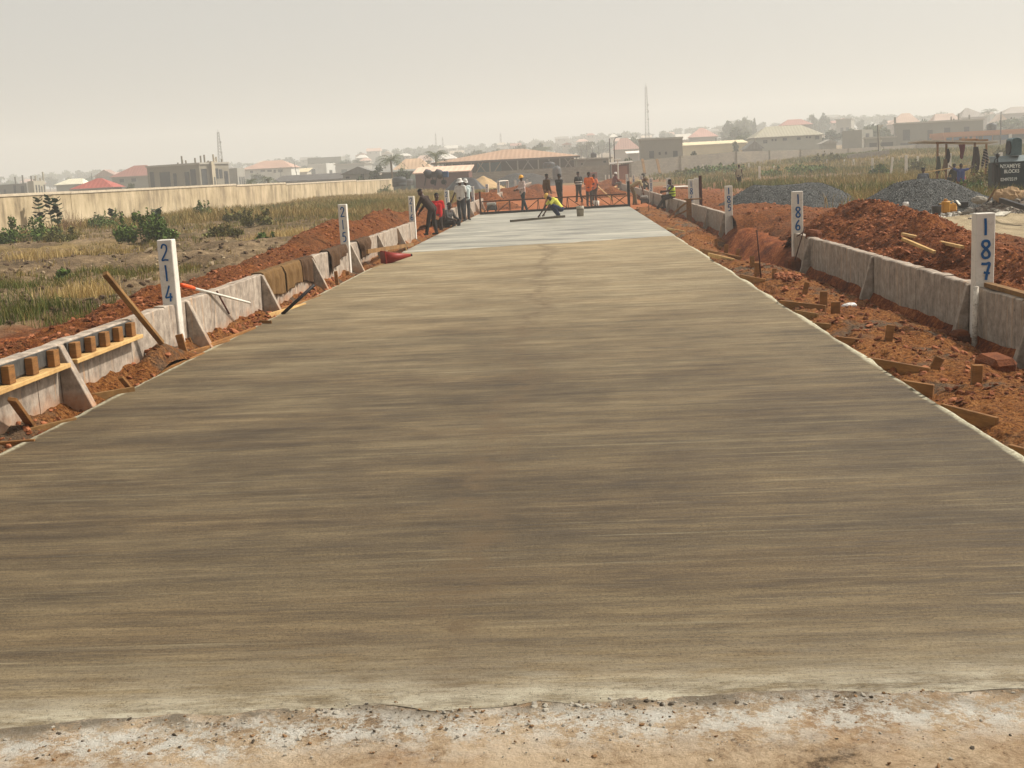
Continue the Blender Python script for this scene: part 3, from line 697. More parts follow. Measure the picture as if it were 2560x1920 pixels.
# ------------------------------------------------------------------ timbers, rods
def stake(lab, top, base, z=-.05, w=.06, th=.035, tilt=0, name='wooden_stake', m=None, group='stakes and form boards along the slab', pale=True):
    b = at_z(*base, z); y = b.y; t = at_y(*top, y+tilt)
    a = b-(t-b)*.25; r = (t-a).normalized()
    mb = MB().beam(a, t, w, th, (0, 1, 0))
    o = obj(name, mb, m or WOOD, bevel=.004); return tag(o, lab, 'stake', group)
def board(lab, pa, pb, za=-.0, zb=-.0, w=.035, h=.12, name='form_board', m=None, group='stakes and form boards along the slab', cat='board'):
    a, b = at_z(*pa, za+.015), at_z(*pb, zb+.015); a.z -= h/2; b.z -= h/2
    d = (b-a).normalized()
    o = obj(name, MB().beam(a-d*.02, b+d*.02, w, h), m or WOOD, bevel=.004); return tag(o, lab, cat, group)
def build_timbers():
    S, B = stake, board
    # left verge, from near to far
    B('form board crossing the left picture edge at the slab', (-60, 1109), (80, 1098), 0, 0)
    B('short form board beside the leaning stake near the left edge', (42, 1076), (184, 1044), 0, .005, .035, .11, m=WOOD3)
    S('stake leaning over the short form board near the left edge', (30, 998), (78, 1064), .02, .075, tilt=-.4)
    B('pale form board ending at the slab above a short peg', (192, 990), (330, 967), .03, .03, .035, .10, m=WOOD3)
    S('short peg holding up the pale form board', (212, 1000), (214, 1016), -.08, .07)
    S('short stake leaning onto the slab edge below the wall blocks', (301, 943), (325, 971), .02, .05, tilt=-.15)
    B('long form board along the slab below the leaning timber', (396, 925), (507, 881), 0, 0, .035, .12)
    S('upright stake in front of post 214', (447, 836), (464, 894), -.01, .085)
    S('short stake behind the upright stake at post 214', (470, 845), (481, 872), .0, .06)
    B('form board hugging the slab below post 214', (470, 878), (570, 850), .02, .0, .04, .13)
    S('stake propped at the foot of the buttress by post 214', (502, 833), (525, 861), .0, .035, m=WOOD2)
    B('thin long form board beside the cement bags', (526, 858), (636, 817), .03, .01, .03, .08)
    B('triangular offcut at the slab edge below the black rod', (650, 800), (676, 801), .03, .03, .02, .09, m=WOOD3)
    B('long form board under the black rod', (694, 772), (800, 737), .02, .0, .03, .09)
    B('second thin form board beside the black rod', (672, 783), (762, 757), .03, .01, .03, .08, m=WOOD2)
    S('tall stake below the draped dirty sack', (839, 678), (843, 713), -.0, .065)
    S('short peg at the foot of post 215', (868, 678), (869, 686), .05, .07)
    B('form board along the slab left of the traffic cone', (930, 668), (975, 652), .0, .0, .04, .12, m=WOOD3)
    S('thin stick standing right of the traffic cone', (1013, 616), (1017, 628), .0, .03, m=WOOD2)
    # rail nailed across the wall
    a, b = at_x(918, 629, WLX+.28), at_x(1033, 611, WLX+.28)
    tag(obj('timber_rail', MB().beam(a, b, .04, .09), WOOD3), 'brown timber rail running across the wall buttresses past the traffic cone', 'timber')
    B('broad brown plank bridging the ditch below the red shirt', (1075, 556), (1160, 546), .02, .02, .25, .06, m=WOOD3)
    B('pale batten under the broad brown plank', (1072, 573), (1112, 571), -.02, -.02, .05, .05, m=WOOD2)
    B('pale batten slanting right of the stooping man', (1104, 561), (1138, 566), .0, .0, .05, .05, m=WOOD2)
    B('short pale batten by the slab right of the long batten', (1124, 571), (1142, 570), -.0, -.0, .05, .05, m=WOOD2)
    # leaning timber at the near left wall
    b = at_x(405, 858, WLX+.2); t = at_y(262, 683, b.y-.75)
    tag(obj('leaning_timber', MB().beam(b, t, .055, .055, (0, 1, 0)), WOOD3, bevel=.004), 'long square timber leaning over the left wall beside post 214', 'timber')
    # orange and white pole
    a = at_x(452, 712, WLX-.12); b = at_x(624, 757, WLX+.22)
    t = thing('orange_pole', 'long white pole with an orange sleeve leaning on the left wall', 'pole', a)
    q = a+(b-a)*.17
    obj('shaft', MB().tube([q, b], .016, 10), WHITE, t, True); obj('sleeve', MB().tube([a, a+(b-a)*.05, a+(b-a)*.16, q+(b-a)*.01], [.024, .027, .026, .02], 10), mat('orange_plastic', lin(232, 96, 36), lin(200, 70, 24), 5, .45, .05), t, True)
    # rods
    def rod(lab, p, q, r=.012, m=BLACK, name='steel_rod'): return tag(obj(name, MB().tube([p, q], r, 8), m, None, True), lab, 'rod')
    rod('short rusty rod leaning on the inside of the left wall', at_x(542, 728, WLX+.02), at_x(573, 785, WLX+.2), .012, IRON)
    y = at_z(705, 786, 0); rod('black iron bar sticking up from the left slab edge', y, at_y(786, 712, y.y+.2), .026)
    y = at_z(1904, 699, -.06); rod('tall rusty rod standing in the right verge', y-V((0, 0, .1)), at_y(1892, 575, y.y), .012, IRON)
    y = at_x(1984, 662, WRX-.25); rod('rusty rod leaning on post 186', y, at_x(2012, 566, WRX-.04), .011, IRON)
    y = at_x(1917, 639, WRX+.5); rod('rusty rod bent towards post 186 across the dug soil', y, at_x(2006, 582, WRX-.06), .012, IRON)
    y = at_z(1690, 556, -.1); rod('thin rod standing before the bending man', at_z(1622, 532, -.1), at_y(1622, 500, at_z(1622, 532, -.1).y), .013, IRON)
    # right verge
    B('thin plank at the slab edge below the timber box frame', (1668, 569), (1711, 577), -.02, -.04, .035, .07, m=WOOD2)
    B('brown plank lying above the thin plank on the right verge', (1652, 567), (1696, 563), -.0, -.02, .035, .07)
    S('short peg on the verge in front of post 185', (1790, 597), (1790, 612), -.1, .07)
    S('thicker peg right of the peg before post 185', (1816, 611), (1815, 632), -.08, .09)
    S('third peg in the row before post 185', (1846, 622), (1842, 644), -.08, .07)
    B('long form board running to the pegs before post 185', (1752, 621), (1852, 641), -.01, -.05, .035, .10)
    B('pale board below the long form board before post 185', (1772, 632), (1835, 647), -.01, -.03, .035, .08, m=WOOD2)
    S('wide stake beside the tall rusty rod', (1893, 657), (1893, 690), -.07, .10)
    S('wide stake further behind the tall rusty rod', (1880, 640), (1881, 668), -.08, .09)
    B('form board ending at the tall rusty rod', (1853, 686), (1909, 697), -.01, -.04, .035, .12)
    S('lone stake left of the pink rubble', (1936, 671), (1935, 697), -.07, .07)
    S('stake with pale cut top right of the pink rubble', (2018, 705), (2012, 732), -.07, .075)
    S('wide stake below the first buttress of the right wall', (2059, 728), (2059, 761), -.06, .10)
    S('wide stake beyond the long board, below the wall seam', (2089, 754), (2089, 778), -.07, .12)
    B('long form board reaching the wide stake on the right verge', (1952, 751), (2061, 763), -.01, -.03, .035, .12)
    B('form board just below the wide stake on the right verge', (1989, 775), (2041, 783), -.01, -.03, .035, .10, m=WOOD3)
    B('sunk form board at the slab edge, below the dark steel plate', (2035, 806), (2072, 809), -.01, -.03, .035, .07, m=WOOD3)
    S('square stake with white cut top in the middle of the right verge', (2227, 812), (2222, 845), -.05, .085)
    B('sunk form board pointing at the white topped stake', (2094, 841), (2142, 846), -.01, -.05, .035, .10)
    B('long form board with a leaning stake at its end', (2172, 893), (2320, 919), -.01, -.03, .035, .13)
    S('leaning stake at the end of the long form board', (2350, 893), (2338, 917), -.05, .085)
    B('form board short of the tallest right stake', (2264, 951), (2328, 961), -.01, -.03, .035, .12)
    S('tallest stake with pale top near the lowest right wall', (2443, 912), (2440, 966), -.06, .085, .05)
    B('nearest long form board at the right slab edge', (2360, 1010), (2488, 1042), -.01, -.02, .035, .14)
    B('form board leaving the right picture edge', (2530, 1112), (2640, 1140), -.01, -.02, .035, .12)
    # battens on the heap
    # timber box frame before post 184
    x0 = WRX-.28; p = at_x(1720, 500, x0); y = p.y
    t = thing('timber_stand', 'timber box frame with two raking props before post 184', 'timber frame', (x0, y, -.4))
    obj('leg', MB().bb((x0-.06, y-.08, -.45), (x0+.12, y+.08, p.z)), WOOD, t, bevel=.005)
    obj('top_board', MB().bb((x0-.14, y-.1, p.z+.003), (x0+.50, y+.1, p.z+.05)), WOOD3, t, bevel=.005)
    obj('prop', MB().beam(at_y(1715, 507, y-.1), at_z(1667, 546, -.15), .05, .05), WOOD3, t)
    obj('prop', MB().beam(at_y(1724, 522, y-.1), at_z(1677, 547, -.15), .05, .05), WOOD, t)
    b = at_x(1752, 497, WRX+.25); tt = at_y(1750, 439, b.y)
    tag(obj('steel_channel', MB().beam(b-V((0, 0, .3)), tt, .11, .08, (0, 1, 0)), mat('dark_red_paint', lin(84, 40, 34), lin(54, 24, 22), 5, .6)), 'tall dark red steel channel standing behind post 184', 'channel')
    c = at_x(1742, 470, WRX+.3)
    tag(obj('white_stump', MB().bb((c.x-.09, c.y, -.3), (c.x+.09, c.y+.16, at_y(1738, 445, c.y).z)), POST, bevel=.008), 'white post without number just right of post 184', 'post')
    c = at_z(1780, 466, .12)
    tag(obj('sheet_panel', MB().beam(at_z(1682, 466, .25), at_z(1724, 466, .25), 1.6, .03), WHITE), 'pale flat sheet lying on the red soil behind the seated man', 'sheet')
# ------------------------------------------------------------------ sacks on the wall
def drape(lab, px0, px1, py, drop0, drop1, m, name='jute_sack', back=.25, fold=.022, waist=0):
    y0, y1 = at_x(px0, py, WLX).y, at_x(px1, py, WLX).y
    nu, nv = 26, 30; vs = []; ph = random.uniform(0, 6)
    for i in range(nu+1):
        u = i/nu; y = y0+(y1-y0)*u
        drop = drop0+(drop1-drop0)*u+.03*math.sin(5*u+ph)
        tot = back+.15+drop
        for j in range(nv+1):
            s = tot*j/nv; f = fold*(math.sin(u*17+ph)+.6*math.sin(u*31+2*ph))
            yy = y
            if s < back: x, z = WLX-.145-.02, ZTL+.018-(back-s)
            elif s < back+.15: x, z = WLX-.145+(s-back), ZTL+.022+.008*math.sin(u*20)
            else:
                q = s-back-.15; k = min(1, q/.12); x, z = WLX+.016+.028*k+f*k, ZTL+.016-q
                if waist: yy = y0+(y1-y0)*(.5+(u-.5)*(1-waist*min(1, q/.25)))
            vs.append((x, yy, z))
    n = nv+1; fs = [(i*n+j, (i+1)*n+j, (i+1)*n+j+1, i*n+j+1) for i in range(nu) for j in range(nv)]
    mb = MB().add(vs, fs); o = obj(name, mb, m, None, True, fix=False)
    md = o.modifiers.new('s', 'SOLIDIFY'); md.thickness = .012; md.offset = 1
    return tag(o, lab, 'sack', 'brown sacks hung over the left wall')
def build_cloths():
    drape('brown jute sack hung over the left wall, nearest of the three in a row', 655, 703, 690, .42, .40, JUTE)
    drape('brown jute sack in the middle of the three on the left wall', 705, 749, 675, .40, .38, JUTE)
    drape('darker jute sack, farthest of the three in a row', 751, 781, 665, .40, .44, JUTE2)
    drape('torn dirty sack hung over the wall left of post 215', 820, 866, 640, .42, .16, JUTE2, fold=.03)
    drape('dark bunched sack hanging over the wall right of post 215', 893, 924, 620, .44, .34, JUTE2, fold=.035, waist=.35)
# ------------------------------------------------------------------ small left things
def build_left_small():
    # lying traffic cone
    c = at_z(976, 655, .02); 
    ax = V((.88, .46, .05)).normalized(); sd = V((ax.y, -ax.x, 0)).normalized(); up = sd.cross(ax)
    rot = Matrix((sd, up, ax)).transposed()
    orange = mat('cone_orange', lin(150, 34, 14), lin(110, 20, 8), 5, .5, .05)
    b = V((c.x-.14, c.y-.1, .11))
    t = thing('traffic_cone', 'orange traffic cone lying on its side at the left slab edge', 'cone', b)
    obj('base_plate', MB().box(b, (.36, .36, .03), rot), orange, t, bevel=.01)
    m2 = MB(); m2.tube([b+ax*.02, b+ax*.3, b+ax*.66], [.165, .1, .032], 20); obj('body', m2, orange, t, True)
    obj('tip', MB().tube([b+ax*.662, b+ax*.70], [.031, .028], 16), BLACK, t, True)
    # cement bags and rubble at wall foot
    def bag(lab, px, z, r, m=PLASTIC_W):
        p = at_z(*px, z); mb = MB(); mb.ell(p, r, Matrix.Rotation(.5, 3, 'Z'), 14, 9, jit=.22); tag(obj('plastic_bag', mb, m, None, True), lab, 'bag', 'crumpled bags on the verges')
    bag('crumpled white plastic bag at the wall foot right of post 214', (528, 795), .08, (.16, .1, .07))
    bag('smaller crumpled white bag beside the larger one at the wall foot', (548, 787), .1, (.1, .08, .07))
    bag('white bag scrap on the soil under the white pole', (600, 762), .16, (.05, .05, .07))
    bag('flat whitish cement bag on the verge below the buttress', (521, 824), .03, (.14, .1, .04), CONC)
    mb = MB()
    for i in range(60):
        q = at_z(1970+random.gauss(0, 17), 692+random.gauss(0, 5), random.uniform(-.06, .02)); mb.stone(q, random.uniform(.02, .07), random.randrange(2))
    tag(obj('brick_rubble', mb, [LAT2, LAT]), 'pinkish broken brick rubble on the right verge near post 186', 'rubble')
    bag('white rag on the right verge below the wall', (2123, 765), -.14, (.11, .06, .045))
    # grey kerb slab at the left picture edge
    a, b = at_z(-40, 1062, .12), at_z(70, 1007, .10)
    tag(obj('kerb_slab', MB().beam(a, b, .08, .2), CONC, bevel=.01), 'grey concrete kerb piece lying at the left picture edge', 'kerb')
    # laterite blocks on the right verge
    for lab, px, z, sz, rz in (('big red laterite block beside the tallest right stake', (2487, 957), -.26, (.28, .34, .28), .3), ('long red laterite block at the foot of the right wall', (2325, 856), -.33, (.42, .26, .17), -.9), ('red laterite block leaning on the right buttress by post 187', (2398, 872), -.36, (.22, .2, .24), .4), ('red laterite block at the foot of post 186', (1982, 676), -.30, (.28, .3, .28), .2), ('slab of red earth leaning beside post 186', (2034, 600), .30, (.22, .3, .22), .7)):
        p = at_z(*px, z); rot = Matrix.Rotation(rz, 3, 'Z') @ Matrix.Rotation(.12, 3, 'X'); mb = MB().box(p+V((0, 0, sz[2]/2-.02)), sz, rot)
        tag(obj('laterite_block', mb, LAT, bevel=.05), lab, 'block', 'laterite blocks on the right verge')
    a, b = at_z(2262, 832, -.26), at_z(2350, 850, -.28)
    tag(obj('steel_plate', MB().beam(a, b, .12, .02), BLACK), 'dark steel plate strip lying at the foot of the right wall', 'plate')
    p = at_x(2441, 760, WRX-.05)
    tag(obj('prop_pole', MB().tube([(WRX-.075, p.y-.02, -.5), (WRX-.06, p.y, .0), (WRX-.055, p.y, at_x(2441, 716, WRX-.05).z)], [.034, .03, .03], 10), mat('peeling_paint', lin(216, 206, 190), lin(96, 74, 54), 9, .8, .4, 60, lo=.35, hi=.55), None, True), 'peeling whitewashed round pole standing against the foot of post 187', 'pole')
    p = at_z(803, 694, .06); tag(obj('boulder', MB().ell(p, (.12, .1, .1), None, 14, 9, jit=.1), CONC, None, True), 'small round grey stone at the foot of the left wall', 'stone')
# ------------------------------------------------------------------ rubble scatter
def build_rubble():
    dg = None
    def scatter(n, fx, fy, fz, sizes, name, lab, mats):
        mb = MB()
        for i in range(n):
            x, y = fx(), fy(); z = fz(x, y); r = random.choice(sizes)*random.uniform(.7, 1.3)
            mb.stone((x, y, z+r*.15), r, random.randrange(len(mats)))
        o = obj(name, mb, mats); tag(o, lab, 'rubble', kind='stuff'); return o
    from mathutils.bvhtree import BVHTree
    def sampler(nm):
        o = bpy.data.objects[nm]; me = o.data
        b = BVHTree.FromPolygons([v.co for v in me.vertices], [tuple(p.vertices) for p in me.polygons])
        def f(x, y):
            h = b.ray_cast(V((x, y, 5)), V((0, 0, -1)))[0]; return h.z if h else -.3
        return f
    ex = lambda a, b: (lambda: a*(b/a)**random.random())
    u = random.uniform
    scatter(1300, lambda: u(-4.7, -4.25), ex(8, 60), sampler('left_verge'), [.008, .012, .016, .024, .04], 'left_rubble', 'broken red clods scattered over the left verge', [LAT, LAT2, LAT, LAT2])
    # a pile of pinkish clods along the foot of the wall between posts 214 and 215
    scatter(160, lambda: u(-4.65, -4.3), lambda: u(15.5, 23), sampler('left_verge'), [.025, .04, .06], 'clod_pile', 'pinkish brick-like clods heaped below the white pole', [LAT2, LAT, LAT2])
    scatter(3200, lambda: u(2.9, 4.58), ex(9.5, 60), sampler('right_verge'), [.006, .01, .014, .02, .03, .045], 'right_rubble', 'broken red clods and chips scattered over the right verge', [LAT, LAT2, LAT, LAT2, LAT])
    scatter(3800, lambda: random.gauss(-5.7, .6), ex(9, 60), sampler('left_soil_bank'), [.012, .02, .03, .05], 'bank_clods', 'clods lying on the left soil bank', [LAT, LAT, LAT2, LAT2])
    scatter(3600, lambda: u(4.85, 10), ex(14, 80), sampler('right_soil_bank'), [.015, .025, .04, .065], 'dug_clods', 'clods and pale stones on the right dug soil', [LAT, LAT, LAT2, LAT2])
    gsam = lambda x, y: gz1(x, y)
    mud = mat('field_clod', lin(94, 74, 54), lin(58, 43, 30), 5, .95, .5, 40); pale = mat('pale_stone', lin(170, 150, 120), lin(128, 110, 86), 5, .9, .3, 40)
    scatter(2600, lambda: -7.5-abs(random.gauss(0, 7)), ex(15, 62), gsam, [.02, .035, .05, .08], 'field_stones', 'clods and pale stones strewn over the left field', [mud, mud, mud, mud, pale])
# ------------------------------------------------------------------ truss screed
def hit(px, py, y0=8, y1=900):
    """where the pixel ray meets the terrain"""
    v = ray(px, py); Y = y0
    while Y < y1:
        p = V((0, 0, CH))+v*(Y/v.y)
        if p.z < float(gz(np.array([p.x]), np.array([p.y]), False)[0]): return p
        Y *= 1.01
    return p
def build_truss():
    A, B = at_z(1203, 537, 0), at_z(1574, 516, 0); A.z = B.z = 0
    u = (B-A); L = u.length; u.normalize(); f = V((-u.y, u.x, 0))
    t = thing('truss_screed', 'long rusty steel truss screed spanning the wet concrete', 'screed', (A+B)/2)
    P = lambda s, o, z: A+u*s+f*o+V((0, 0, z))
    g = org(t)
    obj('bottom_beam', MB().beam(P(0, 0, .055), P(L, 0, .055), .09, .10), BLACK, t)
    obj('bottom_beam', MB().beam(P(0, .42, .055), P(L, .42, .055), .09, .10), BLACK, t)
    obj('top_rail', MB().beam(P(.1, .21, .60), P(L-.1, .21, .60), .055, .055), IRON, t)
    pos = [.75, 1.4, 2.75, 3.45, 4.15, 4.85, 5.55, 6.3]
    for i, s in enumerate(pos):
        s = s/7.1*L
        obj('upright', MB().tube([P(s, 0.02, .10), P(s, .19, .585)], .016, 6).tube([P(s, .40, .10), P(s, .23, .585)], .016, 6), IRON, t)
        e = s+(-.62 if s < L*.45 else .62)
        if 0 < e < L: obj('diagonal', MB().beam(P(s, .10, .57), P(e, .04, .12), .03, .03), IRON, t)
    for s in (0, L):
        obj('end_post', MB().beam(P(s, .1, -.05), P(s, .1, 1.08 if s == 0 else 1.2), .08 if s == 0 else .13, .08, (0, 1, 0)), BLACK if s else IRON, t)
    obj('end_brace', MB().beam(P(L-.05, .1, .58), P(L-.75, .1, .13), .04, .04), WOOD3, t)
    # engine at the left end
    def engine(c, lab, w=.4):
        e = thing('screed_engine', lab, 'engine', c)
        obj('block', MB().box(c+V((0, 0, .17)), (w, .32, .22)), mat('engine_grey', lin(96, 92, 90), lin(56, 54, 54), 8, .6, .1), e, bevel=.02)
        obj('fuel_tank', MB().box(c+V((0, 0, .355)), (w*1.05, .3, .13)), mat('tank_light', lin(178, 174, 166), lin(120, 116, 110), 8, .5, .1), e, bevel=.03)
        obj('mounting', MB().bb(c+V((-w/2, -.14, 0)), c+V((-w/2+.05, .14, .06))).bb(c+V((w/2-.05, -.14, 0)), c+V((w/2, .14, .06))), BLACK, e)
        obj('pulley', MB().lathe(c+V((w/2+.01, 0, .16)), [(.02, 0), (.1, 0), (.1, .04), (.02, .04)], 16, axis='X'), BLACK, e)
        return e
    engine(P(.55, .21, .12), 'grey petrol engine on the left end of the truss', .42)
    engine(at_z(1611, 510, -.05), 'black petrol engine the bending man works at', .36)
    # straightedge and bucket
    a, b = at_z(1276, 553, .05), at_z(1412, 541, .05)
    tag(obj('straightedge', MB().beam(a, b, .06, .10), mat('wet_plank', lin(66, 56, 40), lin(40, 34, 24), 4, .5, .1), bevel=.004), 'long dark straightedge plank lying on the wet concrete', 'straightedge')
    c = at_z(1451, 541, 0); bk = thing('bucket', 'grey plastic bucket standing on the wet concrete', 'bucket', c)
    h = .42; gm = mat('bucket_grey', lin(166, 156, 138), lin(128, 118, 100), 7, .6, .15)
    obj('body', MB().lathe(c, [(.10, 0), (.135, .004), (.15, h*.7), (.165, h*.72), (.165, h*.78), (.155, h*.8), (.158, h), (.148, h), (.14, h*.5), (.12, .02)], 24), gm, bk, True)
    obj('handle', MB().tube([c+V((.165*math.cos(q), -.165*math.sin(q)*.9, h*.8-.06*math.sin(q))) for q in np.linspace(0, math.pi, 9)], .006, 6), BLACK, bk, True)
    # second pail beyond the truss
    c = at_z(1491, 519, -.02); tag(obj('pail', MB().lathe(c, [(.11, 0), (.13, .01), (.155, .34), (.145, .34), (.12, .03)], 18), WHITE, None, True), 'pale pail behind the truss beside the man in orange', 'bucket')
    # timber pole on the bed behind
    tag(obj('pole', MB().tube([at_z(1532, 500, .3), at_z(1486, 458, .8)], .035, 8), WOOD2, None, True), 'long pale pole sloping down behind the man in orange', 'pole')
    for lab, a, b in (('pale plank lying on the orange bed right of the yellow helmet', (1324, 482), (1345, 473)), ('pale plank on the soil before the brown kiosk', (1502, 462), (1516, 456)), ('crossed plank on the spoil left of the truss end post', (1534, 470), (1552, 458)), ('lower crossed plank on the spoil left of the truss end post', (1530, 480), (1550, 470))):
        tag(obj('plank', MB().beam(at_z(*a, .12), at_z(*b, .2), .16, .05), WOOD2), lab, 'plank')
# ------------------------------------------------------------------ people
def remesh(mb, voxel, name, m, parent, it=4):
    me = bpy.data.meshes.new('t'); me.from_pydata(mb.v, [], mb.f)
    bm = bmesh.new(); bm.from_mesh(me); bmesh.ops.recalc_face_normals(bm, faces=bm.faces); bm.to_mesh(me); bm.free()
    o = bpy.data.objects.new('t', me); COL.objects.link(o)
    r = o.modifiers.new('r', 'REMESH'); r.mode = 'VOXEL'; r.voxel_size = voxel
    s = o.modifiers.new('s', 'SMOOTH'); s.factor = .5; s.iterations = it
    dg = bpy.context.evaluated_depsgraph_get(); dg.update()
    out = bpy.data.meshes.new_from_object(o.evaluated_get(dg)); out.name = name
    bpy.data.objects.remove(o); out.materials.clear()
    return mk(name, out, m, parent, True)
SKIN = mat('dark_skin', lin(74, 46, 34), lin(56, 33, 24), 12, .55, .05, kind='obj', spec=.35)
SKIN2 = mat('brown_skin', lin(104, 66, 46), lin(84, 50, 34), 12, .55, .05, kind='obj', spec=.35)
HAIR = mat('black_hair', lin(22, 19, 18), lin(12, 10, 10), 40, .9, .4, 200, kind='obj')
def cloth(name, c, k=.72): return mat('cloth_'+name, lin(*c), tuple(x*k for x in lin(*c)), 5, .95, .5, 22, kind='obj', bdist=.02)
STD = dict(pelvis=(0, 0, .95), chest=(0, 0, 1.27), neck=(0, 0, 1.45), head=(0, -.02, 1.60),
           shL=(.18, 0, 1.39), elL=(.235, .02, 1.12), wrL=(.25, -.04, .88), shR=(-.18, 0, 1.39), elR=(-.235, .02, 1.12), wrR=(-.25, -.04, .88),
           hipL=(.09, 0, .92), knL=(.1, -.02, .5), anL=(.1, .03, .09), hipR=(-.09, 0, .92), knR=(-.1, -.02, .5), anR=(-.1, .03, .09))
def person(label, loc, rz, pose=None, shirt=('s', (200, 196, 188)), legs=('long', (40, 38, 40)), shoes=(40, 36, 34), hat=None, vest=None, look=(0, -1, 0), sc=1, skin=None, group=None, print_=None, tuck=.02):
    J = {k: V(v) for k, v in STD.items()}
    for k, v in (pose or {}).items(): J[k] = V(v)
    skin = skin or SKIN
    t = thing('person', label, 'person', (0, 0, 0), group)
    b = MB(); look = V(look).normalized()
    hd = J['head']; nk = J['neck']
    axis = (hd-nk).normalized(); side = look.cross(axis).normalized(); fw = axis.cross(side)
    if fw.dot(look) < 0: fw = -fw
    rot = Matrix((side, -fw, axis)).transposed()
    b.ell(hd+axis*.03, (.078, .096, .102), rot, 16, 12); b.ell(hd-axis*.045+fw*.03, (.056, .062, .062), rot, 14, 10)
    b.ell(hd+fw*.098-axis*.005, (.015, .022, .026), rot, 8, 6); b.ell(hd+fw*.088-axis*.052, (.028, .012, .012), rot, 8, 6)
    for q in (-1, 1): b.ell(hd+side*q*.079, (.014, .026, .034), rot, 8, 6)
    b.cap(nk-axis*.05, hd-axis*.03, .062, .055)
    pv, ch = J['pelvis'], J['chest']; sx = (J['shL']-J['shR']).normalized()
    for q in (-1, 1):
        b.cap(pv+sx*q*.05, ch+sx*q*.06, .105, .115); b.cap(ch+sx*q*.06, nk-V((0, 0, .05))+sx*q*.06, .11, .07)
    b.cap(J['shL'], J['shR'], .065, .065)
    for S in 'LR':
        b.cap(J['sh'+S], J['el'+S], .052, .041); b.cap(J['el'+S], J['wr'+S], .041, .028)
        b.cap(J['hip'+S], J['kn'+S], .085, .058); b.cap(J['kn'+S], J['an'+S], .058, .038)
        d = (J['wr'+S]-J['el'+S]).normalized(); lat = d.cross(V((1, 0, .1)) if abs(d.x) < .8 else V((0, 1, 0))).normalized(); nrm = d.cross(lat)
        w = J['wr'+S]; b.ell(w+d*.045, (.038, .02, .05), Matrix((lat, nrm, d)).transposed(), 10, 8)
        for k, (o, ln) in enumerate(((-.03, .06), (-.01, .072), (.01, .068), (.029, .052))):
            p0 = w+d*.08+lat*o; p1 = p0+d*ln*.5+nrm*.008; p2 = p1+d*ln*.35+nrm*.022
            b.cap(p0, p1, .0095, .009, 6); b.cap(p1, p2, .009, .008, 6)
        p0 = w+d*.035+lat*-.035; p1 = p0+d*.03-lat*.028+nrm*.012; b.cap(p0, p1, .012, .010, 6); b.cap(p1, p1+d*.03+nrm*.01, .010, .009, 6)
        fd = V((look.x*.3, -1, 0)).normalized() if 'toe'+S not in J else (J['toe'+S]-J['an'+S]).normalized()
        J.setdefault('toe'+S, J['an'+S]+V((0, -.15, -.06)))
        if shoes is None: b.cap(J['an'+S]+V((0, .02, -.055)), J['toe'+S], .036, .03)
    remesh(b, .0085, 'body', skin, t, 2)
    e = MB()
    for q in (-1, 1): e.ell(hd+fw*.089+side*q*.03+axis*.018, (.013, .006, .008), rot, 8, 6)
    obj('eyes', e, mat('eye_white', lin(220, 214, 204), None, 4, .3, 0), t, True)
    if shirt:
        ty, colr = shirt; m = colr if not isinstance(colr, tuple) else cloth('%d_%d_%d' % colr, colr); c = MB()
        low = pv-(ch-pv).normalized()*tuck
        for q in (-1, 1):
            c.cap(low+sx*q*.062, ch+sx*q*.065, .128, .135); c.cap(ch+sx*q*.065, nk-(nk-ch).normalized()*.07+sx*q*.07, .13, .075)
        c.cap(J['shL']*.93+J['shR']*.07, J['shR']*.93+J['shL']*.07, .082, .082)
        fr = {'s': .62, 'l': 1.0, 'n': 0}[ty]
        for S in 'LR':
            if fr: c.cap(J['sh'+S], J['sh'+S].lerp(J['el'+S], fr), .072, .07 if ty == 's' else .056)
            if ty == 'l': c.cap(J['el'+S], J['el'+S].lerp(J['wr'+S], .92), .056, .044)
        remesh(c, .013, 'shirt', m, t, 5)
        if print_:
            pass
    if legs:
        ty, colr = legs; m = cloth('%d_%d_%d' % colr, colr); c = MB()
        c.cap(J['hipL'].lerp(J['hipR'], .15)+V((0, 0, .02)), J['hipR'].lerp(J['hipL'], .15)+V((0, 0, .02)), .12, .12)
        c.cap(pv+sx*.05, pv-sx*.05, .128, .128)
        for S in 'LR':
            k = 1.0 if ty == 'long' else .85
            c.cap(J['hip'+S], J['hip'+S].lerp(J['kn'+S], k), .105, .078 if ty == 'long' else .092)
            if ty == 'long': c.cap(J['kn'+S], J['kn'+S].lerp(J['an'+S], .93), .076, .064)
        remesh(c, .013, 'trousers' if ty == 'long' else 'shorts', m, t, 5)
    if shoes:
        m = cloth('shoe_%d_%d_%d' % shoes, shoes)
        for S in 'LR':
            c = MB(); a = J['an'+S]; to = J['toe'+S]
            c.cap(a+V((0, .03, -.045)), to, .045, .036); c.cap(a+V((0, 0, .05)), a+V((0, .01, -.04)), .05, .048)
            remesh(c, .012, 'shoe', m, t, 3)
    top = hd+axis*.045
    if hat is None or hat[0] == 'none':
        c = MB(); c.ell(top-fw*.012+axis*.004, (.086, .102, .096), rot, 16, 10); 
        hm = MB(); k = [v for v in c.v]
        # keep the upper back of the skull cap only
        idx = [i for i, v in enumerate(k) if (V(v)-hd).dot(axis) > .02+.75*max(0, (V(v)-hd).dot(fw)) ]
        s = set(idx); fs = [f for f in c.f if all(i in s for i in f)]
        hm.add(k, fs); o = obj('hair', hm, HAIR, t, True)
    else:
        ty, colr = hat; m = mat('hat_%d_%d_%d' % colr, lin(*colr), None, 5, .45 if ty == 'helmet' else .9, .1, kind='obj')
        c = MB(); n = 20
